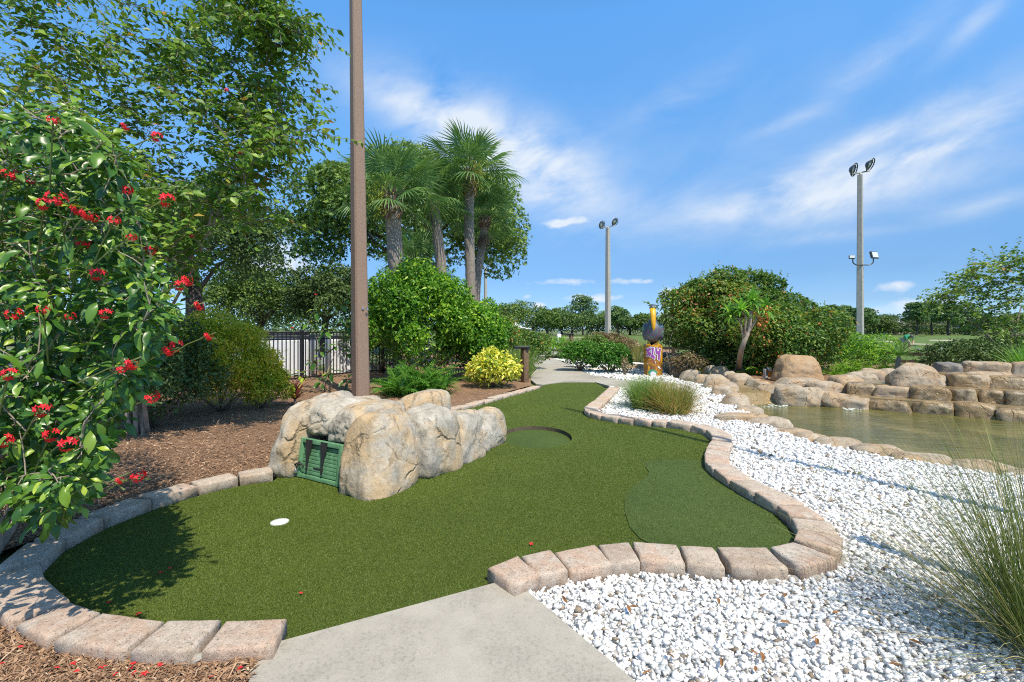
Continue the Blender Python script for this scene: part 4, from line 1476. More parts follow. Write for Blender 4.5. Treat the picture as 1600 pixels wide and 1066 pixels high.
# ---- trees beyond the range, each by itself
far = [  # px, top py, width px, kind, Y
    (775, 480, 46, 0, 104), (800, 477, 52, 0, 98), (833, 483, 58, 1, 108), (856, 489, 40, 0, 96), (878, 486, 44, 0, 110), (911, 471, 46, 2, 106), (893, 493, 56, 1, 99), (934, 492, 44, 0, 112), (966, 487, 36, 2, 101), (984, 497, 44, 1, 107),
    (1008, 494, 40, 0, 103), (1036, 498, 46, 1, 100), (1254, 494, 34, 2, 104), (1276, 489, 34, 2, 110), (1302, 484, 40, 2, 100), (1324, 486, 36, 2, 108), (1350, 488, 40, 2, 103), (1370, 497, 44, 1, 113), (1398, 495, 66, 1, 118), (1432, 481, 36, 2, 102),
    (1456, 480, 42, 2, 107), (1482, 483, 38, 2, 100), (1514, 490, 44, 2, 109), (1545, 496, 44, 1, 104), (1580, 494, 50, 0, 106), (1620, 492, 60, 0, 104), (735, 486, 50, 1, 110)]
names = ['broad_tree', 'oak_tree', 'pine_tree']
descr = ['rounded green tree', 'low dark oak', 'tall open pine']
marks = [(757, 'the far pale pole'), (815, 'the white tent top'), (950, 'the slim light pole'), (1021, 'the pelican statue'), (1345, 'the tall light pole'), (1500, 'the grey roofed house')]
ordinal = ['first', 'second', 'third', 'fourth', 'fifth', 'sixth', 'seventh', 'eighth']


def far_label(px, k):
    m = min(marks, key=lambda q: abs(q[0] - px))
    same = sorted(abs(f[0] - m[0]) for f in far if min(marks, key=lambda q: abs(q[0] - f[0])) == m and (f[0] > m[0]) == (px > m[0]))
    return '%s, %s far tree to the %s of %s' % (descr[k], ordinal[same.index(abs(px - m[0]))], 'right' if px > m[0] else 'left', m[1])


for i, (px, top, wpx, k, Yd) in enumerate(far):
    b = Vector(((px - 800) / FOC * Yd, Yd, -0.05))
    H = CAM_H + (515 - top) / FOC * Yd
    W = wpx / FOC * Yd * 1.12
    H *= 1.17 if k == 2 else 1.14
    lb = far_label(px, k)
    grp = 'trees along the far edge of the range'
    if k == 2:
        r = np.random.default_rng(600 + i)
        L = []
        for q in range(13):
            z = H * (0.42 + 0.55 * (q + 0.5) / 13)
            a = q * 2.4
            w = W * 0.5 * (0.75 if q < 9 else 0.45)
            L.append((b.x + math.cos(a) * w * 0.7, b.y + math.sin(a) * w * 0.7, z, W * r.uniform(0.15, 0.26), W * r.uniform(0.15, 0.26), H * r.uniform(0.05, 0.085)))
        tree(names[k], lb, b, H, 0.22, (b.x, b.y, H * 0.72), (W * 0.2, W * 0.2, H * 0.26), 3000, 0.42, M['pine_leaf'], 600 + i, nl=4, extra=L, group=grp, lsize=(0.3, 0.4), fill=False, sides=5)
    elif k == 1:
        tree(names[k], lb, b, H, 0.3, (b.x, b.y, H * 0.55), (W * 0.56, W * 0.5, H * 0.46), 3200, 0.42, M['oak_dark'], 600 + i, nl=15, group=grp, sides=5)
    else:
        tree(names[k], lb, b, H, 0.25, (b.x, b.y, H * 0.55), (W * 0.54, W * 0.5, H * 0.46), 3200, 0.42, M['oak_leaf'], 600 + i, nl=15, group=grp, sides=5)
# low hedge mass that closes the tree line
r = np.random.default_rng(31)
L = [((px - 800) / FOC * 112, 112 + r.uniform(-3, 3), 1.0, 4.0, 2.0, r.uniform(1.2, 2.6)) for px in range(640, 1720, 22)]
V, F, T = foliage_geo(L, 14000, 0.5, r, 'card', 0.6, seed=31)
L2 = [((px - 800) / FOC * 124, 124 + r.uniform(-1, 1), 0.5, 3.0, 1.2, r.uniform(0.8, 1.3)) for px in range(1330, 1560, 14)]
V, F, T = tri_join([(V, F, T), foliage_geo(L2, 6000, 0.45, r, 'card', 0.6, seed=32)])
L3 = [((px - 800) / FOC * 42, 42 + r.uniform(-2, 2), 0.9, 2.0, 1.2, r.uniform(1.5, 2.6)) for px in range(-260, 640, 26)]
V, F, T = tri_join([(V, F, T), foliage_geo(L3, 18000, 0.24, r, 'card', 0.6, seed=33)])
np_obj('far_undergrowth', V, F, M['oak_dark'], tint=T, kind='stuff')

# ---- oaks
tree('oak_tree', 'large spreading dark green oak behind the group of palms', (-4.9, 25, -0.05), 11, 0.45, (-5.0, 25, 6.9), (5.6, 4.5, 3.8), 32000, 0.19, M['oak_leaf'], 71, nl=26, lsize=(0.2, 0.34), tpl='tuft', aspect=0.8,
     extra=[(-10.6, 24, 6.0, 1.6, 1.5, 1.1), (-9.6, 24, 4.9, 1.3, 1.2, 0.7), (-0.8, 25, 5.0, 1.4, 1.4, 1.2), (-0.5, 25, 6.6, 1.3, 1.3, 1.3), (-8.8, 25, 8.6, 1.5, 1.5, 1.2)], shell=0.2, rough=0.4)
tree('oak_tree', 'dense rounded oak tree standing over the white bins behind the black fence', (-12.6, 24, -0.05), 4.6, 0.22, (-12.4, 24, 2.55), (2.7, 2.4, 1.75), 20000, 0.13, M['oak_leaf'], 72, nl=18, aspect=0.6)
tree('oak_tree', 'smaller oak tree between the rounded oak and the brown concrete pole', (-8.6, 22, -0.05), 4.4, 0.2, (-8.4, 22, 2.5), (2.0, 2.0, 1.5), 14000, 0.13, M['oak_dark'], 73, nl=14, aspect=0.6)
tree('oak_tree', 'tall dark oak with a hanging crown behind the red flowering bush', (-10.2, 15, -0.05), 6.0, 0.32, (-10.0, 15, 3.9), (2.6, 2.4, 1.9), 34000, 0.10, M['oak_dark'], 74, nl=22, aspect=0.6, extra=[(-8.2, 14.6, 4.0, 0.8, 0.8, 0.9)])
tree('broad_tree', 'wide shady tree at the left edge beyond the black fence', (-15.5, 16, -0.05), 6.5, 0.3, (-15.5, 16, 4.0), (3.6, 2.8, 2.6), 18000, 0.14, M['oak_leaf'], 75, nl=18, aspect=0.6)


# ---- sabal palms
def fan_mesh(name, seed, mat, petiole=0.75, rad=0.85, segs=26, droop=0.35):
    r = random.Random(seed)
    mb = MB()
    mb.tube([(0, 0, 0), (petiole * 0.5, 0, 0.03), (petiole, 0, 0.0)], [0.022, 0.016, 0.012], 5, cap=False, tint=0.75)
    for i in range(segs):
        a = R(-125 + 250 * i / (segs - 1)) + r.uniform(-0.03, 0.03)
        L = rad * (0.72 + 0.28 * math.cos(a * 0.62)) * r.uniform(0.88, 1.06)
        c, s = math.cos(a), math.sin(a)
        w = 0.023
        fold = 0.14 * abs(s)

        def pt(q, off, dz=0.0):
            dr = -droop * (q / rad) ** 2 * rad - fold * q
            return (petiole + c * q - s * off, s * q + c * off, dr + dz)
        tn = r.uniform(0.2, 0.75)
        hang = -r.uniform(0.0, 0.12) * rad
        mb.add([pt(0.02, 0), pt(L * 0.5, -w, 0.01), pt(L * 0.5, 0, -0.012), pt(L * 0.5, w, 0.01), pt(L * 0.82, -w * 0.5, hang * 0.25), pt(L * 0.82, w * 0.5, hang * 0.25), pt(L, 0, hang)],
               [(0, 1, 2), (0, 2, 3), (1, 4, 2), (2, 4, 5), (2, 5, 3), (4, 6, 5)], tn)
    return mb.mesh(name, mat)


FANS = [fan_mesh('frond', 90 + i, M['palm_leaf'], 0.72 + 0.1 * (i % 2), 0.80, 26, 0.10 + 0.10 * i) for i in range(4)]
DEADFAN = fan_mesh('dead_frond', 99, M['dead_frond'], 0.6, 0.7, 20, 0.7)
M['palm_trunk'] = plain('palm_trunk', (0.25, 0.205, 0.17), 0.9, var=0.3, scale=14, bump=0.7)
M['boot'] = plain('boot', (0.20, 0.125, 0.075), 0.9, var=0.45, scale=22, bump=0.5)


def palm(label, path, tr, crown_n, scale, seed, boots, seeds=0, dead=2):
    r = random.Random(seed)
    path = [Vector(p) for p in path]
    root = empty('cabbage_palm', path[0], label, 'palm tree', 'cabbage palms in a clump behind the round shrub')
    line = smooth_line(path, step=0.12)
    mb = MB()
    n = len(line)
    mb.tube(line, [tr * (1.08 - 0.12 * i / n) * (1 + 0.06 * (i % 2)) for i in range(n)], 12)
    mb.build('trunk', M['palm_trunk'], root, smooth=True)
    top = line[-1]
    # old leaf bases ("boots") wrapped round the upper trunk
    bm_ = MB()
    acc = 0
    for i in range(n - 1, 0, -1):
        acc += (line[i] - line[i - 1]).length
        if acc > boots: break
        for k in range(5):
            a = k * 2 * math.pi / 5 + i * 0.63
            d = Vector((math.cos(a), math.sin(a), 0))
            t = Vector((-d.y, d.x, 0))
            p = line[i] + d * tr * 0.92
            u = r.uniform(0.7, 1.2)
            bm_.tube([p, p + d * 0.06 * u + Vector((0, 0, 0.10)) + t * 0.04, p + d * 0.13 * u + Vector((0, 0, 0.24 * u)) + t * 0.07], [0.055, 0.042, 0.016], 4)
    bm_.build('boots', M['boot'], root)
    for i in range(crown_n):
        q = (i + 0.5) / crown_n
        el = R(86 - 100 * q ** 0.95) + r.uniform(-0.12, 0.12)
        az = i * 2.39996 + r.uniform(-0.2, 0.2)
        f = link('frond', FANS[min(3, int(q * 4))], root)
        s = scale * r.uniform(0.85, 1.12) * (0.8 if q < 0.12 else 1)
        m = Matrix.Rotation(az, 4, 'Z') @ Matrix.Rotation(-el, 4, 'Y') @ Matrix.Rotation(r.uniform(-0.5, 0.5), 4, 'X')
        f.matrix_local = Matrix.Translation(top - path[0] + Vector((0, 0, 0.05 - 0.2 * q))) @ m @ Matrix.Scale(s, 4)
    for i in range(dead):
        f = link('dead_frond', DEADFAN, root)
        m = Matrix.Rotation(i * 2.6 + seed, 4, 'Z') @ Matrix.Rotation(R(62 + 12 * (i % 2)), 4, 'Y')
        f.matrix_local = Matrix.Translation(top - path[0] + Vector((0, 0, -0.25))) @ m @ Matrix.Scale(scale * 0.8, 4)
    if seeds:
        rn = np.random.default_rng(seed)
        for k in range(seeds):
            a = k * 1.9 + seed
            c = np.array(top) + np.array([math.cos(a) * 0.45, math.sin(a) * 0.2 - 0.75, -0.12]) * scale
            O = c + rn.normal(0, 1, (420, 3)) * np.array([0.13, 0.13, 0.24]) * scale
            V, F, T = scatter('card', O, rand_dirs(420, rn) + np.array([0, 0, -1.2]), rand_dirs(420, rn), 0.08, 0.02, rn.random(420))
            np_obj('seed_plume', V, F, M['seed'], root, tint=T, kind='stuff')
    return root


M['seed'] = leaf_mat('seed', [(0, (0.16, 0.17, 0.02)), (1, (0.36, 0.36, 0.06))], 0.3, 0.6)
palm('tallest cabbage palm, straight grey trunk and full round head against the sky', [P(738, 560, 15), P(735, 430, 15), P(733, 335, 15), P(736, 270, 15)], 0.15, 26, 1.08, 1, 0.9, 1, 0)
palm('cabbage palm with a fat basket weave of leaf bases just right of the brown pole', [P(628, 590, 13), P(622, 450, 13), P(617, 390, 13), P(612, 306, 13)], 0.20, 26, 1.08, 2, 0.85, 1, 0)
palm('leaning cabbage palm with a thin brown trunk between two taller palms', [P(692, 570, 14.5), P(690, 430, 14.5), P(684, 370, 14.5), P(676, 306, 14.5)], 0.155, 22, 0.92, 3, 0.5, 0, 1)
palm('slender cabbage palm at the right of the clump, trunk curving out', [P(742, 560, 16.5), P(745, 450, 16.5), P(753, 385, 16.5), P(758, 342, 16.5)], 0.13, 22, 0.92, 4, 0.6, 0, 3)
palm('short cabbage palm low in the shade behind the leaning palm', [P(663, 575, 17.5), P(662, 480, 17.5), P(652, 425, 17.5), P(648, 412, 17.5)], 0.16, 20, 0.95, 5, 0.3, 0, 2)

# ---- shrubs along the left bed
shrub('round_shrub', 'tall rounded bright green shrub with yellow new leaves behind the brown pole', (-2.05, 10.9, -0.02), (1.42, 1.3, 1.42), 30000, 0.082, M['box_leaf'], 21, nl=30, zc=1.34, lsize=(0.2, 0.32), bottom=0.6, shell=0.16, rough=0.3)
shrub('side_shrub', 'lower rounded green shrub joining the tall one on its right', (-0.95, 11.6, -0.02), (0.95, 0.95, 0.98), 14000, 0.078, M['box_leaf'], 22, nl=18, zc=0.95, lsize=(0.22, 0.34), bottom=0.6, rough=0.3)
shrub('red_tip_shrub', 'mixed green shrub with reddish tips behind the yellow shrub', (-0.75, 13.4, -0.02), (1.0, 0.9, 0.85), 13000, 0.075, M['red_tip_leaf'], 23, nl=16, zc=0.8, bottom=0.6)
shrub('dark_shrub', 'glossy green shrub below the white tent top at the path corner', (0.05, 14.6, -0.02), (0.95, 0.9, 0.62), 11000, 0.08, M['red_tip_leaf'], 24, nl=14, zc=0.62, bottom=0.6)
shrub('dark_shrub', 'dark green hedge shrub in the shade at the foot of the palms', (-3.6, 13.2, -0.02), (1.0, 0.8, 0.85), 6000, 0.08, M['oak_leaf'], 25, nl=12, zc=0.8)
shrub('yellow_shrub', 'bright yellow variegated shrub beside the wooden path light', (-0.38, 9.95, -0.02), (0.60, 0.5, 0.40), 2300, 0.095, M['yellow_leaf'], 26, nl=16, zc=0.38, aspect=0.42, lsize=(0.25, 0.38), bottom=0.7, rough=0.18, up=0.6)
shrub('gold_shrub', 'airy yellow green shrub with upright twigs against the black fence', (-4.25, 7.0, -0.02), (0.90, 0.75, 0.74), 30000, 0.042, M['gold_leaf'], 27, nl=34, zc=0.72, lsize=(0.14, 0.3), bottom=0.8, shell=0.3, rough=0.4, aspect=0.4, stem=0.012)
shrub('gold_shrub', 'lower yellow leaved shrub at the right foot of the airy fence shrub', (-3.80, 7.3, -0.02), (0.42, 0.42, 0.40), 9000, 0.042, M['gold_leaf'], 28, nl=16, zc=0.4, lsize=(0.18, 0.32), bottom=0.8, shell=0.28, rough=0.4, aspect=0.4, stem=0.01)
shrub('dark_shrub', 'shaded leafy shrub behind the flowering bush beside the fence', (-5.6, 6.6, -0.02), (0.9, 0.7, 0.6), 5000, 0.05, M['oak_leaf'], 29, nl=16, zc=0.55, lsize=(0.2, 0.32), bottom=0.8, shell=0.25)
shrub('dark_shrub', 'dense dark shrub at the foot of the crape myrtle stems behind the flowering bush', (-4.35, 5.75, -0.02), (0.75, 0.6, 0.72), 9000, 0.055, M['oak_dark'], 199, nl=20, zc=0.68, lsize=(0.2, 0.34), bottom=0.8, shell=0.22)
blade_tuft('soft_grass_clump', 'soft pale green grass clump behind the yellow shrub', (-0.05, 11.9, -0.02), 2200, 0.85, 0.007, M['soft_grass'], 30, spread=0.7, base_r=0.5, bend=0.7)

# leaf fronds along a rib, used by the cycad and the ferns
def feather_mesh(name, seed, mat, L=0.6, w=0.11, pairs=16, curve=0.5, lw=0.014):
    r = random.Random(seed)
    mb = MB()
    pts = []
    for i in range(pairs + 2):
        t = i / (pairs + 1)
        ang = curve * t
        pts.append(Vector((L * t * math.cos(ang * 0.6), 0, L * t * math.sin(-ang * 0.9) * t)))
    mb.tube(pts, [0.006 * (1 - 0.7 * i / len(pts)) for i in range(len(pts))], 4, cap=False, tint=0.8)
    for i in range(2, pairs + 2):
        t = i / (pairs + 1)
        q = w * math.sin(math.pi * (0.12 + 0.83 * t)) ** 0.7
        d = (pts[i] - pts[i - 1]).normalized()
        for s in (-1, 1):
            e = pts[i] + Vector((0, s * q, 0.02)) + d * q * 0.75
            mid = pts[i].lerp(e, 0.5) + Vector((0, 0, 0.012))
            mb.add([pts[i], mid + d * lw, e, mid - d * lw], [(0, 1, 2), (0, 2, 3)] if s > 0 else [(0, 2, 1), (0, 3, 2)], r.uniform(0.15, 0.9))
    return mb.mesh(name, mat)


def frond_plant(name, label, base, n, meshes, seed, el0=80, el1=15, scale=1.0, spread=0.3, cat='plant', group=None):
    r = random.Random(seed)
    root = empty(name, base, label, cat, group)
    for i in range(n):
        q = (i + 0.5) / n
        o = link('frond', r.choice(meshes), root)
        az = i * 2.39996
        el = R(el0 + (el1 - el0) * q ** 0.8) + r.uniform(-0.15, 0.15)
        off = Vector((r.uniform(-1, 1), r.uniform(-0.7, 0.7), 0)) * spread
        o.matrix_local = Matrix.Translation(off) @ Matrix.Rotation(az, 4, 'Z') @ Matrix.Rotation(-el, 4, 'Y') @ Matrix.Rotation(r.uniform(-0.6, 0.6), 4, 'X') @ Matrix.Scale(scale * r.uniform(0.75, 1.15), 4)
    return root


CYC = [feather_mesh('frond', 40 + i, M['cycad_leaf'], 0.62, 0.10, 17, 0.35 + 0.2 * i) for i in range(3)]
frond_plant('coontie', 'low dark green feathery cycad behind the rock tunnel beside the pole', (-1.75, 8.75, 0.0), 170, CYC, 41, 86, 22, 1.0, 0.45, 'cycad')
FERN = [feather_mesh('frond', 50 + i, M['fern_leaf'], 0.75, 0.085, 18, 0.7 + 0.2 * i) for i in range(3)]

# ---- red flowered jatropha: bush at the left, and the young one by the fence
FLOWER = []
for q in range(3):
    r = np.random.default_rng(400 + q)
    mb = MB()
    for k in range(10):
        d = Vector(r.normal(size=3)); d.z = abs(d.z) * 0.8; d = d.normalized()
        c = d * r.uniform(0.014, 0.030)
        t = d.orthogonal().normalized()
        b2 = d.cross(t)
        for s in range(5):
            a = s * 2 * math.pi / 5 + k
            e = t * math.cos(a) + b2 * math.sin(a)
            f = t * math.cos(a + 0.6) + b2 * math.sin(a + 0.6)
            g = t * math.cos(a - 0.6) + b2 * math.sin(a - 0.6)
            mb.add([c, c + g * 0.007 + d * 0.002, c + e * 0.015 + d * 0.001, c + f * 0.007 + d * 0.002], [(0, 1, 2), (0, 2, 3)])
    FLOWER.append(mb.mesh('flower', M['petal']))


def lobed_leaf(seed, mat):
    r = random.Random(seed)
    mb = MB()
    prof = [(0.0, 0.0), (0.10, 0.07), (0.30, 0.17), (0.55, 0.215), (0.76, 0.15), (0.9, 0.055), (1.0, 0.0)]
    bend = r.uniform(0.22, 0.5)
    tint = 0.08 + 0.11 * (seed % 9)
    mid = [(x, 0, -bend * x * x - 0.0) for x, w in prof]
    lf = [(x + 0.03, w, -bend * x * x + w * 0.35 - 0.05 * math.sin(x * 9)) for x, w in prof[1:-1]]
    rt = [(x + 0.03, -w, -bend * x * x + w * 0.35 + 0.05 * math.sin(x * 8)) for x, w in prof[1:-1]]
    n = len(prof)
    vs = mid + lf + rt
    L0, R0 = n, n + len(lf)
    fs = [(0, 1, L0)] + [(i, i + 1, L0 + i, L0 + i - 1) for i in range(1, n - 2)] + [(n - 2, n - 1, L0 + n - 3)]
    fs += [(0, R0, 1)] + [(i, R0 + i - 1, R0 + i, i + 1) for i in range(1, n - 2)] + [(n - 2, R0 + n - 3, n - 1)]
    mb.add(vs, fs, tint)
    me = mb.mesh('leaf', mat, True)
    return me


LEAVES = [lobed_leaf(504 + i - 4 + (-504 % 9), M['jatropha_leaf']) for i in range(9)]
LEAVES.sort(key=lambda m: m.attributes['tint'].data[0].value)


def mesh_tri(me):
    me.calc_loop_triangles()
    V = np.array([v.co[:] for v in me.vertices])
    F = np.array([t.vertices[:] for t in me.loop_triangles])
    return V, F


LEAF_TPL = [mesh_tri(m) for m in LEAVES]


def grow(mb, b, tips, nstem, stem_r, r, thin=0.38, spread=3.0):
    """woody skeleton: stems from the base, then every tip branches off the nearest limb already there"""
    out = []
    tips = sorted(tips, key=lambda t: (t - b).length * r.uniform(0.75, 1.25))
    nodes = []
    for q in range(nstem):
        a = q * 2 * math.pi / nstem + 0.4
        c = tips[int((q + 0.5) / nstem * len(tips) * 0.6)]
        s = b + Vector((math.cos(a), math.sin(a), 0)) * stem_r * spread
        d = c - s
        e = s + d * 0.72
        pts = smooth_line([s, s + d * 0.25 + Vector((math.cos(a) * .1, math.sin(a) * .1, d.z * 0.08)) + Vector((r.gauss(0, .05), r.gauss(0, .05), 0)), s + d * 0.5 + Vector((r.gauss(0, .07), r.gauss(0, .07), d.z * 0.06)), e], step=0.14)
        n_ = len(pts)
        mb.tube(pts, [stem_r * (1 - 0.62 * i / n_) for i in range(n_)], 7)
        for i in range(n_ // 3, n_):
            nodes.append((pts[i], stem_r * (1 - 0.62 * i / n_)))
    for t in tips:
        s, pr = min(nodes, key=lambda nd: (t - nd[0]).length + 0.9 * max(0.0, nd[0].z - t.z) + 0.12 * (nd[0] - b).length)
        d = t - s
        m1 = s + d * 0.45 + Vector((0, 0, d.length * 0.10)) + Vector((r.uniform(-1, 1), r.uniform(-1, 1), r.uniform(-1, 1))) * d.length * 0.08
        bl = smooth_line([s, m1, t], step=0.08)
        br = min(pr * 0.7, stem_r * thin)
        mb.tube(bl, [br * (1 - 0.85 * i / len(bl)) + 0.0012 for i in range(len(bl))], 5, cap=False)
        for i in range(len(bl) // 3, len(bl), 2):
            nodes.append((bl[i], br * (1 - 0.85 * i / len(bl)) + 0.0012))
        out.append((bl, d))
    return out


def jatropha(name, label, base, tips, nleaf_part, flowers, seed, leaf_len, nstem=7, stem_r=0.020, per=9):
    """tips: (point, outward direction); every tip carries a whorl of leaves"""
    r = random.Random(seed)
    rn = np.random.default_rng(seed)
    b = Vector(base)
    root = empty(name, b, label, 'flowering shrub')
    mb = MB()
    inst = []
    grow(mb, b, [Vector(p) - Vector(d).normalized() * 0.02 for p, d in tips], nstem, stem_r, r, 0.42, 2.0)
    for p, d in tips:
        p, d = Vector(p), Vector(d).normalized()
        t = d.orthogonal().normalized()
        u = d.cross(t)
        m = per + r.randint(-2, 3)
        for k in range(m):
            a = k * 2.4 + r.uniform(-0.3, 0.3)
            h = -0.14 * k / m
            side = (t * math.cos(a) + u * math.sin(a))
            X = (side * 1.0 + d * (0.75 - 1.1 * k / m) + Vector((0, 0, -0.22))).normalized()
            N = (d * 0.7 + Vector((0, 0, 0.7)) + Vector((r.uniform(-.7, .7), r.uniform(-.7, .7), r.uniform(-.4, .4)))).normalized()
            inst.append((p + d * h + side * 0.025, X, N, leaf_len * r.uniform(0.5, 1.15) * (0.62 if k < 3 else 1), k / m))
    mb.build('stem', M['bark_pale'], root, smooth=True)
    # nearest leaves are parts of their own, the rest one mass of leaves
    inst.sort(key=lambda q: (q[0] - Vector((0, 0, CAM_H))).length + (0 if (q[0].x / max(q[0].y, .1)) > -1.1 else 5))
    for i, (o, X, N, L, a) in enumerate(inst[:nleaf_part]):
        Yv = N.cross(X).normalized()
        Z = X.cross(Yv)
        f = link('leaf', LEAVES[max(0, min(8, int(8 * (0.85 - 0.75 * a) + r.gauss(0, 1.6))))], root)
        f.matrix_local = Matrix.Translation(o - b) @ Matrix((X * L, Yv * L, Z * L)).transposed().to_4x4()
    rest = inst[nleaf_part:]
    parts = []
    for k, T in enumerate(LEAF_TPL):
        q = rest[k::len(LEAF_TPL)]
        if q:
            parts.append(scatter(T, np.array([x[0][:] for x in q]), np.array([x[1][:] for x in q]), np.array([x[2][:] for x in q]), np.array([x[3] for x in q]), np.array([x[3] for x in q]),
                                 np.clip(np.array([0.75 - 0.5 * x[4] for x in q]) + rn.normal(0, 0.18, len(q)), 0, 1)))
    if parts:
        V, F, T = tri_join(parts)
        np_obj('foliage', V, F, M['jatropha_leaf'], root, tint=T, smooth=True, kind='stuff')
    sm = MB()
    for p, d in flowers:
        p, d = Vector(p), Vector(d).normalized()
        f = link('flower', r.choice(FLOWER), root)
        f.matrix_local = Matrix.Translation(p - b) @ d.to_track_quat('Z', 'Y').to_matrix().to_4x4() @ Matrix.Scale(r.uniform(0.5, 1.0), 4)
        sm.tube([p - d * 0.24 + Vector((0, 0, -0.05)), p - d * 0.1 + Vector((0, 0, -0.01)), p], 0.0025, 4, cap=False)
        for k in range(4):
            e = p + Vector((r.uniform(-1, 1), r.uniform(-1, 1), r.uniform(-1, 0.6))) * 0.035
            sm.tube([p - d * 0.035, e], [0.0015, 0.003], 4, cap=False)
    sm.build('flower_stalk', M['green_stem'], root, kind='stuff')
    return root


def jat_tips():
    r = random.Random(77)
    # right hand outline of the bush: photo px at photo py
    env = [(140, 120), (200, 190), (260, 215), (330, 235), (400, 250), (450, 275), (520, 275), (560, 240), (600, 215), (650, 185), (700, 165), (740, 150), (815, 95)]

    def edge(py):
        for (a, x), (c, y) in zip(env, env[1:]):
            if a <= py <= c: return x + (y - x) * (py - a) / (c - a)
        return 60
    c0 = Vector((-2.25, 2.35, 1.0))
    out = []
    for i in range(1200):
        py = 150 + 650 * ((i * 0.6180339) % 1)
        e = edge(py)
        px = e - 12 - abs(r.gauss(0, 1)) * 40 if i % 3 == 0 else r.uniform(-170, e - 18)
        Y = r.uniform(1.6, 2.4) if i % 5 < 3 else r.uniform(2.4, 3.4)
        p = P(px, py, Y)
        d = (p - c0)
        d.z *= 0.7
        d = d.normalized() + Vector((0.15, -0.25, 0.55)) + Vector((r.gauss(0, .3), r.gauss(0, .3), r.gauss(0, .3)))
        if vnoise(np.array([p[:]]) * 2.6, 9)[0] > -0.42: out.append((p, d))
    return out


FL = [(15, 275), (48, 283), (83, 190), (195, 198), (243, 213), (70, 320), (88, 312), (197, 298), (258, 312), (147, 340), (135, 335), (178, 346), (205, 372), (152, 428), (130, 380), (235, 392), (110, 495), (67, 485), (165, 490),
      (280, 445), (310, 477), (325, 525), (190, 578), (15, 585), (65, 640), (5, 690), (105, 692), (80, 680), (187, 750), (215, 745), (237, 622), (272, 540), (262, 548), (205, 568), (292, 438), (120, 328), (22, 492)]
rf = random.Random(5)
jatropha('flowering_bush', 'tall bush of big glossy leaves and red flower clusters at the left of the green', (-2.72, 2.45, -0.02), jat_tips(), 300,
         [(P(px, py, rf.uniform(1.55, 1.75) if px < 215 else rf.uniform(1.7, 1.95)), ((0.95, -0.25, 0.12 + rf.uniform(-.15, .2)) if px > 180 else (0.5 + rf.uniform(-.3, .3), -0.45, 0.35 + rf.uniform(-.3, .3)))) for px, py in FL], 61, 0.075)
yt = []
for px, py, Yd in [(490, 482, 9.2), (483, 500, 9.25), (505, 512, 9.2), (540, 498, 9.2), (548, 520, 9.3), (528, 535, 9.2), (500, 540, 9.2), (488, 560, 9.1), (515, 575, 9.1), (545, 590, 9.0), (552, 545, 9.3), (470, 580, 9.2), (530, 470, 9.4), (560, 585, 8.9), (500, 590, 9.1), (555, 505, 9.4)]:
    p = P(px, py, Yd)
    yt.append((p, Vector((rf.uniform(-.5, .5), rf.uniform(-.6, .2), 0.9))))
jatropha('young_bush', 'thin young red flowered bush between the black fence and the brown pole', (-3.62, 9.3, -0.02), yt, 60, [(P(493, 461, 9.2), (0.1, 0, 1)), (P(533, 474, 9.3), (0.1, 0, 1)), (P(457, 513, 9.6), (-.3, 0, 1))], 62, 0.21, 3, 0.014)


# ---- crape myrtles: arching twigs set with two ranks of leaves
def sprays(name, label, base, tips, seed, leaf=0.05, twig_len=0.5, twigs_per=7, stem_r=0.03, nstem=6, cat='tree', mat='crape_leaf', bark='bark_pale', tpl='leaf4', droop=0.45):
    r = random.Random(seed)
    rn = np.random.default_rng(seed)
    b = Vector(base)
    root = empty(name, b, label, cat)
    mb = MB()
    O, X, N, LN = [], [], [], []
    tips = [Vector(t) for t in tips]
    for bl, d in grow(mb, b, tips, nstem, stem_r, r):
        for k in range(twigs_per):
            u = r.uniform(0.25, 1.0) if k else 1.0
            i0 = min(int(u * (len(bl) - 1)), len(bl) - 1)
            p = bl[i0].copy()
            td = (bl[i0] - bl[max(i0 - 1, 0)]) if i0 else d
            td = td.normalized() * 0.9 + Vector((r.gauss(0, 0.75), r.gauss(0, 0.75), r.gauss(0.1, 0.5)))
            td = td.normalized()
            L = twig_len * r.uniform(0.5, 1.15)
            nn = max(5, int(L / (leaf * 0.34)))
            side = td.cross(Vector((0, 0, 1)))
            side = side.normalized() if side.length > 0.1 else Vector((1, 0, 0))
            tw = [p.copy()]
            for j in range(nn):
                td = (td + Vector((0, 0, -droop / nn)) + Vector((r.gauss(0, .06), r.gauss(0, .06), r.gauss(0, .06)))).normalized()
                p = p + td * (L / nn)
                tw.append(p.copy())
                sg = 1 if j % 2 else -1
                if j > 0:
                    O.append(p[:]); X.append((side * sg + td * 0.65 + Vector((r.gauss(0, .3), r.gauss(0, .3), r.gauss(-0.35, .4))))[:])
                    N.append((Vector((0.25, -0.45, 0.7)) + Vector((r.gauss(0, .6), r.gauss(0, .6), r.gauss(0, .3))))[:])
                    LN.append(leaf * r.uniform(0.7, 1.2) * (1 - 0.35 * j / nn))
            mb.tube(tw[::2] if len(tw) > 4 else tw, 0.0022 if leaf > 0.03 else 0.003, 3, cap=False)
    O, X, N, LN = np.array(O), np.array(X), np.array(N), np.array(LN)
    tint = np.clip(0.42 + 0.24 * rn.normal(size=len(O)) + 0.35 * fbm(O * 1.1, seed, 2), 0, 1)
    V, F, T = scatter(tpl, O, X, N, LN, LN * 0.6, tint)
    np_obj('foliage', V, F, M[mat], root, tint=T)
    mb.build('trunk', M[bark], root, smooth=True)
    return root


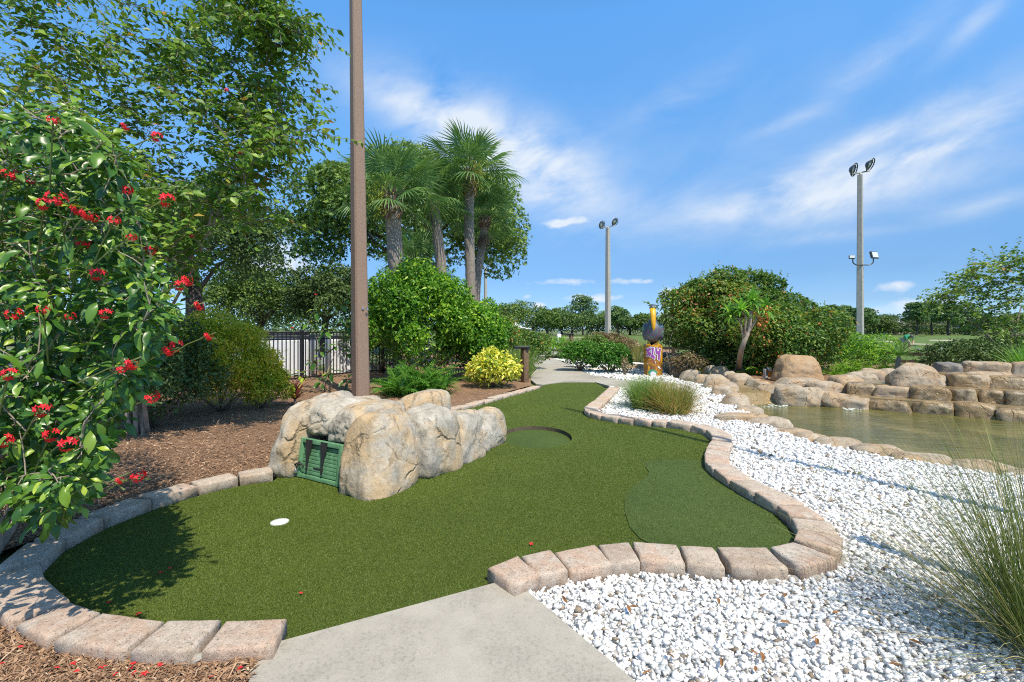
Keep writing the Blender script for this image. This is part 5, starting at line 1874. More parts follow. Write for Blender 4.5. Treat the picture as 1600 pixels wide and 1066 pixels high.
def crape_tips():
    r = random.Random(41)
    env = [(-90, 420), (0, 455), (40, 480), (70, 490), (110, 400), (135, 462), (170, 440), (200, 500), (225, 470), (260, 430), (300, 440), (340, 430), (360, 330), (400, 320), (440, 270)]

    def edge(py):
        for (a, x), (c, y) in zip(env, env[1:]):
            if a <= py <= c: return x + (y - x) * (py - a) / (c - a)
        return 420
    out = []
    for i in range(265):
        py = -130 + 560 * ((i * 0.754877) % 1)
        e = edge(py) - 10
        px = e - abs(r.gauss(0, 1)) * 70 if i % 3 == 0 else r.uniform(-160, e - 20)
        Y = 4.3 + r.gauss(0, 0.75) if px < e - 60 else r.uniform(3.5, 4.6)
        out.append(P(px, py, max(4.4, min(7.0, Y + 1.1))))
    # the long arching sprays against the sky
    for px, py, Y in [(488, 62, 3.9), (478, 50, 4.0), (455, 45, 4.0), (470, 138, 4.1), (440, 128, 4.0), (430, 80, 4.2), (505, 202, 4.0), (480, 212, 4.0), (455, 195, 4.1), (440, 235, 4.0), (425, 285, 4.1), (440, 340, 4.1), (400, 350, 4.0), (420, 25, 4.0), (450, 5, 4.2)]:
        out.append(P(px - 14, py, Y + 1.0))
    return out


sprays('crape_myrtle', 'many stemmed small leaved tree arching over the flowering bush at upper left', (-4.25, 5.5, -0.02), crape_tips(), 43, 0.106, 0.5, 9, 0.025, 7)
rp = random.Random(8)
bl_ = [(83, 191), (355, 142), (377, 240), (300, 370)]
root = empty('blossom_spray', P(355, 142, 4.6), 'small pink red blossoms among the crape myrtle leaves', 'blossom')
for px, py in bl_:
    f = link('blossom', FLOWER[0], root)
    f.location = P(px, py, 4.6) - root.location
    f.scale = (0.9,) * 3
mb = MB()
for px, py in bl_:
    p = P(px, py, 4.6)
    mb.tube([p + Vector((0, 0.25, -0.1)), p], 0.003, 4, cap=False)
mb.build('twig', M['bark_pale'], root)

rt = []
r = random.Random(52)
for px, py in [(1462, 468), (1480, 470), (1500, 462), (1495, 440), (1510, 425), (1530, 430), (1545, 422), (1575, 418), (1560, 440), (1590, 430), (1540, 455), (1570, 462), (1520, 480), (1545, 490), (1590, 470), (1580, 500), (1560, 515), (1600, 445), (1620, 420), (1640, 450), (1620, 490), (1660, 470), (1650, 430), (1690, 460), (1610, 520), (1530, 505), (1600, 405), (1572, 412), (1490, 475), (1525, 448)]:
    for k in range(2):
        rt.append(P(px + r.uniform(-10, 10), py + r.uniform(-8, 8), 10.5 + r.uniform(-0.7, 0.7)))
sprays('young_tree', 'small spreading tree with layered sprays at the right edge beyond the waterfall', (11.2, 10.6, 0.1), rt, 53, 0.10, 0.5, 8, 0.030, 5)

# ---- plants by the path and on the bank
shrub('gold_mound', 'yellow green mound shrub by the rail fence at the far path bend', (1.75, 20.5, -0.03), (0.85, 0.6, 0.42), 2600, 0.075, M['fern_leaf'], 81, nl=14, zc=0.42)
shrub('dry_shrub', 'dry brown twiggy shrub right of the yellow mound at the path bend', (2.45, 20.3, -0.03), (0.4, 0.4, 0.4), 1100, 0.05, M['brown_leaf'], 82, nl=8, zc=0.4, shell=0.3)
shrub('path_shrub', 'left one of two leafy green shrubs standing in the white gravel', (1.95, 13.9, 0.0), (0.50, 0.45, 0.38), 5000, 0.075, M['cycad_leaf'], 83, nl=16, zc=0.42, group='leafy shrubs in the gravel')
shrub('path_shrub', 'right one of two leafy green shrubs, nearer the pelican statue', (2.70, 13.3, 0.0), (0.52, 0.45, 0.38), 5000, 0.075, M['cycad_leaf'], 84, nl=16, zc=0.36, group='leafy shrubs in the gravel')
shrub('path_shrub', 'mid green spiky shrub behind the two gravel shrubs', (2.55, 15.0, 0.0), (0.5, 0.45, 0.45), 4000, 0.075, M['oak_leaf'], 85, nl=14, zc=0.5)
shrub('bronze_shrub', 'bronze leaved shrub with dark twigs below the slim light pole', (3.35, 17.0, 0.0), (0.85, 0.6, 0.42), 6000, 0.075, M['brown_leaf'], 86, nl=14, zc=0.62, shell=0.22)
blade_tuft('dry_grass_clump', 'feathery dry pinkish grass clump left of the pelican statue', (4.75, 18.6, 0.0), 1500, 0.85, 0.012, M['muhly_red'], 87, spread=0.8, base_r=0.8, tip_dead=0.5)
shrub('dry_shrub', 'small dried brown seedling in the gravel beside the painted stump', (2.98, 12.75, 0.0), (0.12, 0.12, 0.24), 160, 0.045, M['brown_leaf'], 88, nl=5, zc=0.24, shell=0.3, stem=0.012)
blade_tuft('grass_tuft', 'green rounded grass tuft in the gravel, touching the reddish one', (2.04, 7.3, 0.0), 2400, 0.55, 0.0045, M['soft_grass'], 89, spread=0.95, base_r=0.2, bend=0.8, tip_dead=0.1)
blade_tuft('grass_tuft', 'reddish brown tipped grass tuft in the gravel by the edging bend', (2.32, 6.9, 0.0), 2600, 0.52, 0.0045, M['muhly_red'], 189, spread=1.05, base_r=0.2, bend=0.9, tip_dead=0.45)
blade_tuft('grass_tuft', 'fine long bladed grass tuft in the white gravel at lower right', (1.98, 1.75, 0.0), 1700, 0.92, 0.0024, M['muhly'], 90, spread=1.35, base_r=0.15, bend=0.55, seg=6, tip_dead=0.5)
r = np.random.default_rng(14)
for i, (px, py) in enumerate([(1288, 738), (1296, 733), (1420, 765), (1250, 735), (1340, 742)]):
    g = G(px, py)
    blade_tuft('weed', 'sparse green weed blades in the gravel beside the pond edge', (g.x, g.y, -0.005), 7, 0.11, 0.004, M['soft_grass'], 140 + i, spread=1.2, base_r=0.02, bend=0.8, cat='weed', group='weeds in the gravel')

shrub('big_shrub', 'huge domed green shrub with rusty tips behind the stream', (6.1, 13.3, 0.08), (2.1, 1.7, 1.40), 52000, 0.09, M['red_tip_leaf'], 91, nl=44, zc=1.30, lsize=(0.17, 0.28), bottom=0.6, rough=0.3)
shrub('big_shrub', 'lower skirt of green shrub behind the orange boulder', (6.7, 11.6, 0.08), (1.15, 0.8, 0.85), 16000, 0.08, M['red_tip_leaf'], 92, nl=18, zc=0.7, bottom=0.6)
rt = [P(px, py, 12.6) + Vector((0, r_.uniform(-.4, .4), 0)) for px, py in [(1032, 478), (1042, 462), (1026, 490), (1048, 475), (1036, 502), (1052, 492), (1040, 520), (1022, 480), (1050, 510)]]
sprays('oleander', 'upright thin leaved oleander stems left of the huge domed shrub', (4.2, 12.7, 0.05), rt, 54, 0.085, 0.35, 4, 0.012, 3, cat='shrub', mat='oak_leaf', tpl='strap')
shrub('dark_shrub', 'shaded low growth filling the foot of the huge domed shrub', (6.2, 12.5, 0.08), (1.6, 0.5, 0.5), 7000, 0.085, M['oak_leaf'], 193, nl=16, zc=0.4, bottom=0.8)
shrub('dry_shrub', 'tan dead undergrowth at the left foot of the huge domed shrub', (4.45, 12.2, 0.05), (0.5, 0.35, 0.3), 1300, 0.06, M['brown_leaf'], 93, nl=9, zc=0.26, shell=0.3)


def strappy(label, base, path, heads, seed):
    r = random.Random(seed)
    rn = np.random.default_rng(seed)
    root = empty('screw_pine', Vector(base), label, 'tropical tree')
    mb = MB()
    ln = smooth_line(path, step=0.06)
    mb.tube(ln, [0.075 * (1 - 0.45 * i / len(ln)) * (1 + 0.08 * (i % 2)) for i in range(len(ln))], 9)
    for h in heads[1:]:
        mb.tube([ln[int(len(ln) * 0.72)], (ln[-1] + Vector(h)) / 2 - Vector((0, 0, 0.12)), h], [0.03, 0.022, 0.02], 7)
    mb.build('trunk', M['bark_pale'], root, smooth=True)
    mb = MB()
    for k in range(14):
        a = k * 2.4
        s = ln[min(len(ln) - 1, 3 + k % 6)]
        e = Vector(base) + Vector((math.cos(a) * 0.26, math.sin(a) * 0.2, -0.03))
        mb.tube([s, s.lerp(e, 0.5) + Vector((math.cos(a), math.sin(a), 0)) * 0.06, e], 0.014, 5)
    mb.build('prop_root', M['bark_pale'], root, smooth=True)
    for h in heads:
        n = 46
        az = np.arange(n) * 2.39996
        el = np.radians(75 - 115 * (np.arange(n) / n) + rn.normal(0, 10, n))
        X = np.stack([np.cos(az) * np.cos(el), np.sin(az) * np.cos(el), np.sin(el)], 1)
        N = np.stack([-np.cos(az) * np.sin(el), -np.sin(az) * np.sin(el), np.cos(el)], 1) + 0.01
        V, F, T = scatter('strap', np.repeat(np.array([Vector(h)[:]]), n, 0), X, N, rn.uniform(0.28, 0.46, n), 0.05, rn.random(n))
        np_obj('leaf_head', V, F, M['strap_leaf'], root, tint=T)
    rnd = rn
    c = Vector(heads[0]) + Vector((0.2, -0.05, -0.34))
    D, F = ico(1)
    parts = [(D * 0.035 + np.array(c) + rnd.normal(0, 1, 3) * np.array([.09, .06, .17]), F, np.full(len(D), .5)) for k in range(34)]
    V, F, T = tri_join(parts)
    np_obj('fruit_cluster', V, F, M['orange_fruit'], root, smooth=True, kind='stuff')


M['orange_fruit'] = plain('orange_fruit', (0.55, 0.22, 0.05), 0.5, var=0.35, scale=20)
strappy('leaning strap leaved tree with prop roots and an orange fruit cluster', G(1153, 584, 0.08), [G(1153, 584, 0.08), P(1158, 548, 10.8), P(1170, 515, 10.7), P(1173, 486, 10.7)], [P(1176, 470, 10.7), P(1158, 486, 10.6), P(1196, 484, 10.7), P(1140, 494, 10.8)], 3)
frond_plant('fern', 'bright green ferny plant at the foot of the leaning tree', G(1120, 583, 0.08) + Vector((0, 0.2, 0)), 34, FERN, 94, 80, 10, 0.95, 0.25, 'fern')
frond_plant('fern', 'arching fern fronds right of the prop roots of the leaning tree', G(1182, 588, 0.08) + Vector((0, 0.2, 0)), 16, FERN, 95, 70, 10, 0.8, 0.12, 'fern')
shrub('gold_round_shrub', 'low rounded yellow green shrub with rusty top left of the golfer', (9.05, 12.9, 0.08), (1.05, 0.7, 0.55), 9000, 0.06, M['box_leaf'], 96, nl=18, zc=0.42, bottom=0.6)
for i, (px, n_, lb) in enumerate([(1318, 30, 'left clump of bright ferns below the rounded yellow shrub'), (1356, 34, 'bright fern clump behind the small pointed stone'), (1398, 34, 'bright fern clump around the little grey palm trunk'), (1432, 24, 'rightmost fern clump beside the big waterfall block')]):
    frond_plant('fern', lb, G(px, 588, 0.08) + Vector((0, 0.25, 0)), n_, FERN, 97 + i, 84, 12, 0.78, 0.28, 'fern', 'ferns along the pond bank')
g = G(1401, 588, 0.1)
root = empty('palm_stump', g, 'little grey palm trunk with bristly leaves among the ferns', 'palm')
mb = MB()
mb.tube([g, g + Vector((0.02, 0, 0.22)), g + Vector((0.05, 0, 0.46))], [0.085, 0.055, 0.04], 9)
mb.build('trunk', M['bark_pale'], root, smooth=True)
for k in range(9):
    o = link('frond', FERN[k % 3], root)
    o.matrix_local = Matrix.Translation((0.05, 0, 0.45)) @ Matrix.Rotation(k * 2.4, 4, 'Z') @ Matrix.Rotation(-R(70 - 6 * k), 4, 'Y')
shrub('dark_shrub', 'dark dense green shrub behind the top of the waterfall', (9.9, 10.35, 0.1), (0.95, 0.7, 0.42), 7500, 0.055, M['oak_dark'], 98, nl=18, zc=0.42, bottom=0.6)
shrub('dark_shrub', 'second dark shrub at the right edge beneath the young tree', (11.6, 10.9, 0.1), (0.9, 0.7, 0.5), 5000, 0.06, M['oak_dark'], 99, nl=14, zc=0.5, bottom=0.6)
blade_tuft('strap_grass', 'bright green strappy grass above the waterfall at the right edge', (9.7, 9.0, 0.3), 260, 0.72, 0.018, M['strap_leaf'], 101, spread=0.8, base_r=0.12, bend=0.8)
r = np.random.default_rng(102)
O = np.array(G(1210, 590, 0.08)) + r.normal(0, 1, (170, 3)) * np.array([0.13, 0.10, 0.035]) + np.array([0, 0.1, 0.06])
V, F, T = scatter('leaf', O, rand_dirs(170, r), rand_dirs(170, r) + np.array([0, 0, 1.]), 0.055, 0.03, r.random(170))
tag(np_obj('croton', V, F, leaf_mat('croton', [(0, (0.30, 0.06, 0.02)), (0.6, (0.45, 0.14, 0.02)), (1, (0.40, 0.30, 0.04))], 0.3), tint=T), 'low orange red leaved plant left of the big boulder', 'plant')
# bromeliad / cordyline by the rock tunnel
rn = np.random.default_rng(103)
g = P(461, 632, 7.6)
g.z = -0.02
root = empty('cordyline', g, 'dark red strap leaved cordyline just behind the left end of the rock tunnel', 'plant')
n = 30
az = np.arange(n) * 2.39996
el = np.radians(80 - 70 * (np.arange(n) / n))
X = np.stack([np.cos(az) * np.cos(el), np.sin(az) * np.cos(el), np.sin(el)], 1)
N = np.stack([-np.cos(az) * np.sin(el), -np.sin(az) * np.sin(el), np.cos(el)], 1)
V, F, T = scatter('strap', np.repeat(np.array([g[:]]) + np.array([0, 0, .12]), n, 0), X, N, rn.uniform(0.28, 0.48, n), 0.05, rn.random(n))
np_obj('leaf_rosette', V, F, M['ti_leaf'], root, tint=T)
mb = MB(); mb.tube([g, g + Vector((0, 0, 0.15))], 0.02, 6); mb.build('stem', M['bark'], root)
blade_tuft('soft_grass_clump', 'dry grassy clump in the shade under the tall rounded shrub', (-0.75, 10.9, -0.02), 700, 0.35, 0.006, M['muhly'], 104, spread=1.0, base_r=0.3)

# ================================================================== BUILT THINGS
M['pole'] = plain('pole', (0.27, 0.185, 0.14), 0.85, var=0.28, scale=70, bump=0.4)
M['pole_grey'] = plain('pole_grey', (0.40, 0.375, 0.34), 0.85, var=0.15, scale=8)
M['black'] = plain('black', (0.018, 0.018, 0.02), 0.45, var=0.2)
M['dark_wood'] = plain('dark_wood', (0.085, 0.055, 0.038), 0.8, var=0.35, scale=18, bump=0.4)
M['wood'] = plain('wood', (0.17, 0.105, 0.06), 0.8, var=0.35, scale=18, bump=0.4)
M['white'] = plain('white', (0.72, 0.72, 0.72), 0.5, var=0.05, scale=4)
M['tarp'] = plain('tarp', (0.05, 0.052, 0.06), 0.5, var=0.3, scale=6, bump=0.5)
M['glass'] = plain('glass', (0.62, 0.64, 0.62), 0.12, var=0.1)
M['lamp_metal'] = plain('lamp_metal', (0.10, 0.10, 0.11), 0.35, 0.6, var=0.2)
M['golf_green'] = plain('golf_green', (0.02, 0.30, 0.15), 0.8, var=0.1)
M['skin'] = plain('skin', (0.50, 0.31, 0.22), 0.6, var=0.08)


def square_pole(mb, base, top, w0, w1, rz):
    vs = []
    for p, w in ((Vector(base), w0), (Vector(top), w1)):
        for k in range(8):
            # square with chamfered corners
            q = [(-.5, -.38), (-.38, -.5), (.38, -.5), (.5, -.38), (.5, .38), (.38, .5), (-.38, .5), (-.5, .38)][k]
            v = Matrix.Rotation(rz, 3, 'Z') @ Vector((q[0] * w, q[1] * w, 0))
            vs.append(p + v)
    fs = [(k, (k + 1) % 8, 8 + (k + 1) % 8, 8 + k) for k in range(8)] + [tuple(range(7, -1, -1)), tuple(range(8, 16))]
    mb.add(vs, fs)


# brown concrete pole
b = G(560.5, 625)
root = empty('concrete_pole', b, 'tall square brown concrete pole rising behind the rock tunnel', 'pole')
mb = MB()
square_pole(mb, b + Vector((0, 0.12, -0.1)), b + Vector((-0.125, 0.12, 9.4)), 0.25, 0.14, R(41))
mb.build('shaft', M['pole'], root)
mb = MB()
for dz, dx in ((1.56, -0.02), (1.55, 0.055)):
    q = b + Vector((dx, 0.12, dz)) + Vector((0.66, -0.75, 0)) * 0.127
    mb.box(q, (0.03, 0.02, 0.035), R(41))
mb.build('bolt_plate', M['steel'], root)


# light poles
def ring_lamp(root, c, tilt, face):
    """round floodlight head: dark bowl, open visor ring and lens"""
    m = Matrix.Rotation(face, 3, 'Z') @ Matrix.Rotation(tilt, 3, 'X')
    mb = MB()
    mb.lathe([(0.02, -0.20), (0.10, -0.17), (0.20, -0.08), (0.26, 0.0), (0.25, 0.0), (0.18, -0.04), (0.0005, -0.05)], c, 20, m)
    h = mb.build('lamp_head', M['lamp_metal'], root, smooth=True)
    mb = MB()
    mb.lathe([(0.0005, -0.035), (0.19, -0.03), (0.20, -0.02), (0.0005, -0.012)], c, 20, m)
    mb.build('lens', M['glass'], h, smooth=True)
    mb = MB()
    ring = [Vector(c) + m @ Vector((0.31 * math.cos(a), 0.31 * math.sin(a), 0.04)) for a in np.linspace(0, 2 * math.pi, 21)]
    mb.tube(ring, 0.028, 6, cap=False)
    for a in (0.6, 2.2, 3.8, 5.3):
        mb.tube([Vector(c) + m @ Vector((0.25 * math.cos(a), 0.25 * math.sin(a), 0)), Vector(c) + m @ Vector((0.31 * math.cos(a), 0.31 * math.sin(a), 0.04))], 0.014, 5)
    mb.build('visor', M['lamp_metal'], h, smooth=True)
    return h


def light_pole(label, base, H, rz, arm=0.36, brackets=None, w0=0.36, w1=0.25, lean=0.0):
    b = Vector(base)
    root = empty('light_pole', b, label, 'light pole')
    mb = MB()
    square_pole(mb, b + Vector((0, 0, -0.1)), b + Vector((lean, 0, H)), w0, w1, rz)
    mb.build('shaft', M['pole_grey'], root)
    top = b + Vector((lean, 0, H + 0.12))
    mb = MB()
    mb.tube([b + Vector((lean, 0, H - 0.05)), top], 0.05, 8)
    mb.tube([top + Vector((-arm * 1.6, 0, -0.10)), top, top + Vector((arm * 1.6, 0, 0.10))], 0.035, 8)
    mb.build('cross_arm', M['pole_grey'], root, smooth=True)
    ring_lamp(root, top + Vector((-arm * 1.35, -0.1, 0.12)), R(108), R(38))
    ring_lamp(root, top + Vector((arm * 1.35, -0.1, 0.36)), R(118), R(38))
    if brackets:
        z = brackets
        for s in (-1, 1):
            mb = MB()
            mb.tube(smooth_line([b + Vector((0, -0.16, z)), b + Vector((s * 0.32, -0.18, z + 0.0)), b + Vector((s * 0.50, -0.2, z + 0.12)), b + Vector((s * 0.50, -0.2, z + 0.30))], step=0.05), 0.028, 7)
            arm_o = mb.build('bracket_arm', M['lamp_metal'], root, smooth=True)
            mx = Matrix.Rotation(R(18) * s, 3, 'Z') @ Matrix.Rotation(R(-14), 3, 'X')
            sz = (0.46, 0.09, 0.34) if s > 0 else (0.26, 0.08, 0.17)
            c = b + Vector((s * 0.55, -0.2, z + (0.48 if s > 0 else 0.38)))
            mb = MB()
            mb.box(c, sz, m=mx)
            h = mb.build('flood_head', M['lamp_metal'], arm_o)
            mb = MB()
            mb.box(c + mx @ Vector((0, -0.05, 0)), (sz[0] * 0.84, 0.02, sz[2] * 0.8), m=mx)
            mb.build('flood_lens', M['glass'], arm_o)
    return root


light_pole('slim grey light pole with two round floodlights standing behind the bronze shrub', (7.57, 38, -0.05), 9.25, R(40), 0.38, w0=0.40, w1=0.28)
light_pole('tall grey light pole with two ring floodlights and a bracket of square lamps', (17.36, 24, -0.05), 8.95, R(44), 0.30, brackets=4.45, w0=0.30, w1=0.21)
light_pole('far pale light pole seen between palm trunks and the white tent', (-2.2, 40, -0.05), 6.3, R(40), 0.3, w0=0.26, w1=0.2)
tp = Vector((4.30, 1.30, -0.05))  # unseen pole, added for its thin shadow line over the gravel
root = empty('tall_shadow_post', tp, 'tall thin grey pole added out of view to cast the long shadow across the gravel', 'pole')
mb = MB(); square_pole(mb, tp, tp + Vector((0, 0, 10.8)), 0.09, 0.07, R(30)); mb.build('shaft', M['pole_grey'], root)
sp = Vector((2.95, 1.05, -0.05))  # unseen plain post, added to lay a wide shadow on the gravel
root = empty('shadow_post', sp, 'short grey post added out of view to cast the wide shadow toward the edging', 'post')
mb = MB(); square_pole(mb, sp, sp + Vector((0, 0, 3.05)), 0.085, 0.085, R(20)); mb.build('shaft', M['pole_grey'], root)


# wooden path lights
def path_light(label, base, s=1.0):
    b = Vector(base)
    root = empty('path_light', b, label, 'path light', 'wooden path lights')
    mb = MB()
    mb.box(b + Vector((0, 0, 0.375 * s)), (0.135 * s, 0.135 * s, 0.79 * s), R(38))
    post = mb.build('post', M['wood'], root)
    bevelled(post.data, 0.012, 2)
    mb = MB()
    mb.box(b + Vector((-0.08 * s, -0.02, 0.80 * s)), (0.36 * s, 0.20 * s, 0.055 * s), 0.1)
    cap = mb.build('cap', M['black'], root)
    bevelled(cap.data, 0.012, 2)
    mb = MB()
    mb.box(b + Vector((-0.17 * s, -0.02, 0.762 * s)), (0.13 * s, 0.12 * s, 0.02 * s), 0.1)
    mb.build('lens', M['glass'], cap)
    return root


path_light('brown wooden path light post with flat black cap beside the yellow shrub', G(820, 598, 0))
path_light('far wooden path light by the rail fence at the path bend', (3.0, 24.4, -0.03), 1.25)

# black aluminium fence
F0, F1 = Vector((-8.6, 3.4, 0)), Vector((-4.2, 12.4, 0))
fe = empty('metal_fence', (F0 + F1) / 2, 'black metal picket fence behind the mulch bed at left', 'fence')
d = (F1 - F0)
Lf = d.length
d.normalize()
ang = math.atan2(d.y, d.x)
F2 = F1 + Vector((1.3, 1.4, 0))


def fence_run(a, b2, skip=False):
    dd = b2 - a
    L = dd.length
    dd.normalize()
    an = math.atan2(dd.y, dd.x)
    for z in (1.13, 0.98, 0.09):
        mb = MB()
        mb.box((a + b2) / 2 + Vector((0, 0, z)), (L, 0.032, 0.032), an)
        mb.build('rail', M['black'], fe)
    n = int(L / 0.105)
    for i in range(n):
        p = a + dd * (0.0525 + i * 0.105)
        if i % 18 == 9:
            mb = MB()
            mb.box(p + Vector((0, 0, 0.58)), (0.07, 0.07, 1.20), an)
            mb.build('post', M['black'], fe)
        else:
            o = link('picket', PICK, fe, loc=p + Vector((0, 0, 0.61)) - fe.location, rot=(0, 0, an))


mb = MB()
mb.box((0, 0, 0), (0.018, 0.018, 1.06))
PICK = mb.mesh('picket', M['black'])
fence_run(F0, F1)
fence_run(F1, F2)

# white bins behind the fence
def bin_box(label, c, w, dpt, h, rz, tarp):
    root = empty('white_bin', c, label, 'bin')
    Mx = Matrix.Rotation(rz, 3, 'Z')
    mb = MB()
    mb.box(Vector(c) + Vector((0, 0, h / 2)), (w, dpt, h), rz)
    o = mb.build('body', M['white'], root)
    bevelled(o.data, 0.03, 2)
    for k in range(3):
        mb = MB()
        x = -w / 2 + w * (k + 0.5) / 3
        mb.box(Vector(c) + Mx @ Vector((x, -dpt / 2 - 0.012, h * 0.48)), (w / 3 - 0.03, 0.025, h * 0.86), rz)
        mb.build('panel', M['white'], root)
    mb = MB()
    mb.box(Vector(c) + Vector((0, 0, h + 0.03)), (w + 0.06, dpt + 0.06, 0.06), rz)
    o = mb.build('lid', M['tarp'], root)
    bevelled(o.data, 0.02, 2)
    if tarp:
        mb = MB()
        pts = [Vector(c) + Mx @ Vector((-w / 2 - 0.1 + (w + 0.1) * t, -dpt / 2 + 0.05, h + 0.10 + 0.02 * math.sin(t * 9))) for t in np.linspace(0, 1, 12)]
        mb.tube(pts, [0.055 + 0.02 * math.sin(i * 2.1) for i in range(12)], 9)
        mb.build('rolled_tarp', M['tarp'], root, smooth=True)


bin_box('white panelled bin with a rolled dark tarp behind the black fence', (-5.95, 12.7, -0.02), 1.35, 1.0, 1.02, R(8), True)
bin_box('second white bin half hidden by the young bush behind the fence', (-4.65, 13.6, -0.02), 1.05, 1.0, 1.02, R(30), False)
PARK = [Vector(p) for p in [(-6.3, 12.5, 0), (-8.9, 7.0, 0), (-11.0, 2.5, 0), (-40, 4, 0), (-60, 30, 0), (-8, 30, 0), (-6.5, 15, 0)]]
sheet('parking_lot', PARK, -0.035, M['asphalt'])

# rail fence at the edge of the range
ra, rb = Vector((-4.0, 26.5, -0.05)), Vector((16.5, 10.8, -0.05))
rf_ = empty('rail_fence', (ra + rb) / 2, 'low dark two rail timber fence along the edge of the golf range', 'fence')
dd = (rb - ra)
L = dd.length
dd.normalize()
an = math.atan2(dd.y, dd.x)
n = int(L / 1.6)
for i in range(n + 1):
    p = ra + dd * (L * i / n)
    mb = MB(); mb.box(p + Vector((0, 0, 0.30)), (0.11, 0.11, 0.66), an); mb.build('post', M['dark_wood'], rf_)
    if i < n:
        q = ra + dd * (L * (i + 0.5) / n)
        for z in (0.30, 0.52):
            mb = MB(); mb.box(q + Vector((0, 0, z)), (L / n - 0.02, 0.045, 0.10), an); mb.build('rail', M['dark_wood'], rf_)

# the mown range and its pale strips
sheet('mown_range', [Vector(p) for p in [(-8, 27.5, 0), (2, 23.2, 0), (18, 11.5, 0), (60, 12, 0), (160, 100, 0), (-30, 104, 0)]], -0.040, M['lawn'])
M['bare'] = plain('bare_strip', (0.42, 0.38, 0.27), 0.95, var=0.2, scale=1.5)
for i, (a, b2, c, d2) in enumerate([((1424, 536.5), (1456, 537.5), (1455, 539), (1424, 538)), ((1452, 531.0), (1502, 531.0), (1502, 533.2), (1452, 532.4)), ((1360, 533), (1395, 533), (1395, 534.5), (1360, 534.2)), ((850, 523.2), (905, 523.0), (905, 523.8), (850, 524)), ((880, 527.5), (960, 527.0), (960, 528), (880, 528.4))]):
    sheet('bare_strip', xy([a, b2, c, d2], -0.03), -0.034, M['bare'])

# small tent
t = Vector((0.25, 32, -0.05))
root = empty('canopy_tent', t, 'white pointed canopy tent top showing over the path corner shrub', 'tent')
mb = MB()
w = 1.05
mb.add([t + Vector((-w, -w, 1.28)), t + Vector((w, -w, 1.28)), t + Vector((w, w, 1.28)), t + Vector((-w, w, 1.28)), t + Vector((-0.4 * w, -0.4 * w, 1.42)), t + Vector((0.4 * w, -0.4 * w, 1.42)), t + Vector((0.4 * w, 0.4 * w, 1.42)), t + Vector((-0.4 * w, 0.4 * w, 1.42)), t + Vector((0, 0, 1.75))],
       [(0, 1, 5, 4), (1, 2, 6, 5), (2, 3, 7, 6), (3, 0, 4, 7), (4, 5, 8), (5, 6, 8), (6, 7, 8), (7, 4, 8), (3, 2, 1, 0)])
mb.build('canopy', M['white'], root)
for x, y in ((-1, -1), (1, -1), (1, 1), (-1, 1)):
    mb = MB(); mb.tube([t + Vector((x * w * .97, y * w * .97, 0)), t + Vector((x * w * .97, y * w * .97, 1.29))], 0.025, 6); mb.build('leg', M['steel'], root)


# golf bags on stands
def golf_bag(label, base, pale):
    b = Vector(base)
    root = empty('golf_bag', b, label, 'golf bag')
    mb = MB()
    mb.tube([b + Vector((0, 0, 0.03)), b + Vector((0.06, 0.1, 0.5)), b + Vector((0.10, 0.18, 0.92))], [0.14, 0.16, 0.15], 10)
    mb.build('bag', M['white'] if pale else M['tarp'], root, smooth=True)
    mb = MB()
    mb.box(b + Vector((0.13, 0.0, 0.45)), (0.14, 0.12, 0.4))
    mb.build('pocket', M['tarp'], root)
    for s in (-1, 1):
        mb = MB(); mb.tube([b + Vector((0.08, 0.05, 0.85)), b + Vector((s * 0.3, -0.35, 0))], 0.012, 5); mb.build('stand_leg', M['steel'], root)
    for k in range(5):
        mb = MB()
        q = b + Vector((0.05 + 0.03 * k, 0.18, 0.9))
        mb.tube([q, q + Vector((0.02 * (k - 2), 0.05, 0.28))], 0.01, 5)
        mb.box(q + Vector((0.02 * (k - 2) + 0.03, 0.05, 0.29)), (0.11, 0.06, 0.05))
        mb.build('club', M['steel'], root)


golf_bag('pale golf bag on a stand behind the yellow mound shrub', P(872, 515, 34).xy.to_3d() + Vector((0, 0, -0.05)), True)
golf_bag('small dark golf bag on the lawn right of the tent', P(837, 515, 46).xy.to_3d() + Vector((0, 0, -0.05)), False)
p = P(1470, 515, 26).xy.to_3d() + Vector((0, 0, -0.05))
root = empty('tee_marker', p, 'small black and white tee marker on the range lawn', 'tee marker')
mb = MB(); mb.lathe([(0.11, 0), (0.13, 0.05), (0.10, 0.14), (0.0005, 0.16)], p, 10); mb.build('base', M['black'], root, smooth=True)
mb = MB(); mb.lathe([(0.06, 0.14), (0.09, 0.2), (0.05, 0.29), (0.0005, 0.31)], p, 10); mb.build('knob', M['white'], root, smooth=True)

# small spotlight on the bank
p = G(1196, 592, 0.10)
root = empty('spot_light', p, 'small grey garden spotlight left of the big boulder', 'spotlight')
mb = MB(); mb.box(p + Vector((0, 0, 0.10)), (0.075, 0.075, 0.24), 0.4); o = mb.build('stake', M['pole_grey'], root); bevelled(o.data, 0.01, 2)
mb = MB(); mb.box(p + Vector((0.05, -0.03, 0.20)), (0.12, 0.09, 0.10), m=Matrix.Rotation(0.5, 3, 'Z') @ Matrix.Rotation(-0.5, 3, 'X')); o = mb.build('head', M['lamp_metal'], root); bevelled(o.data, 0.012, 2)


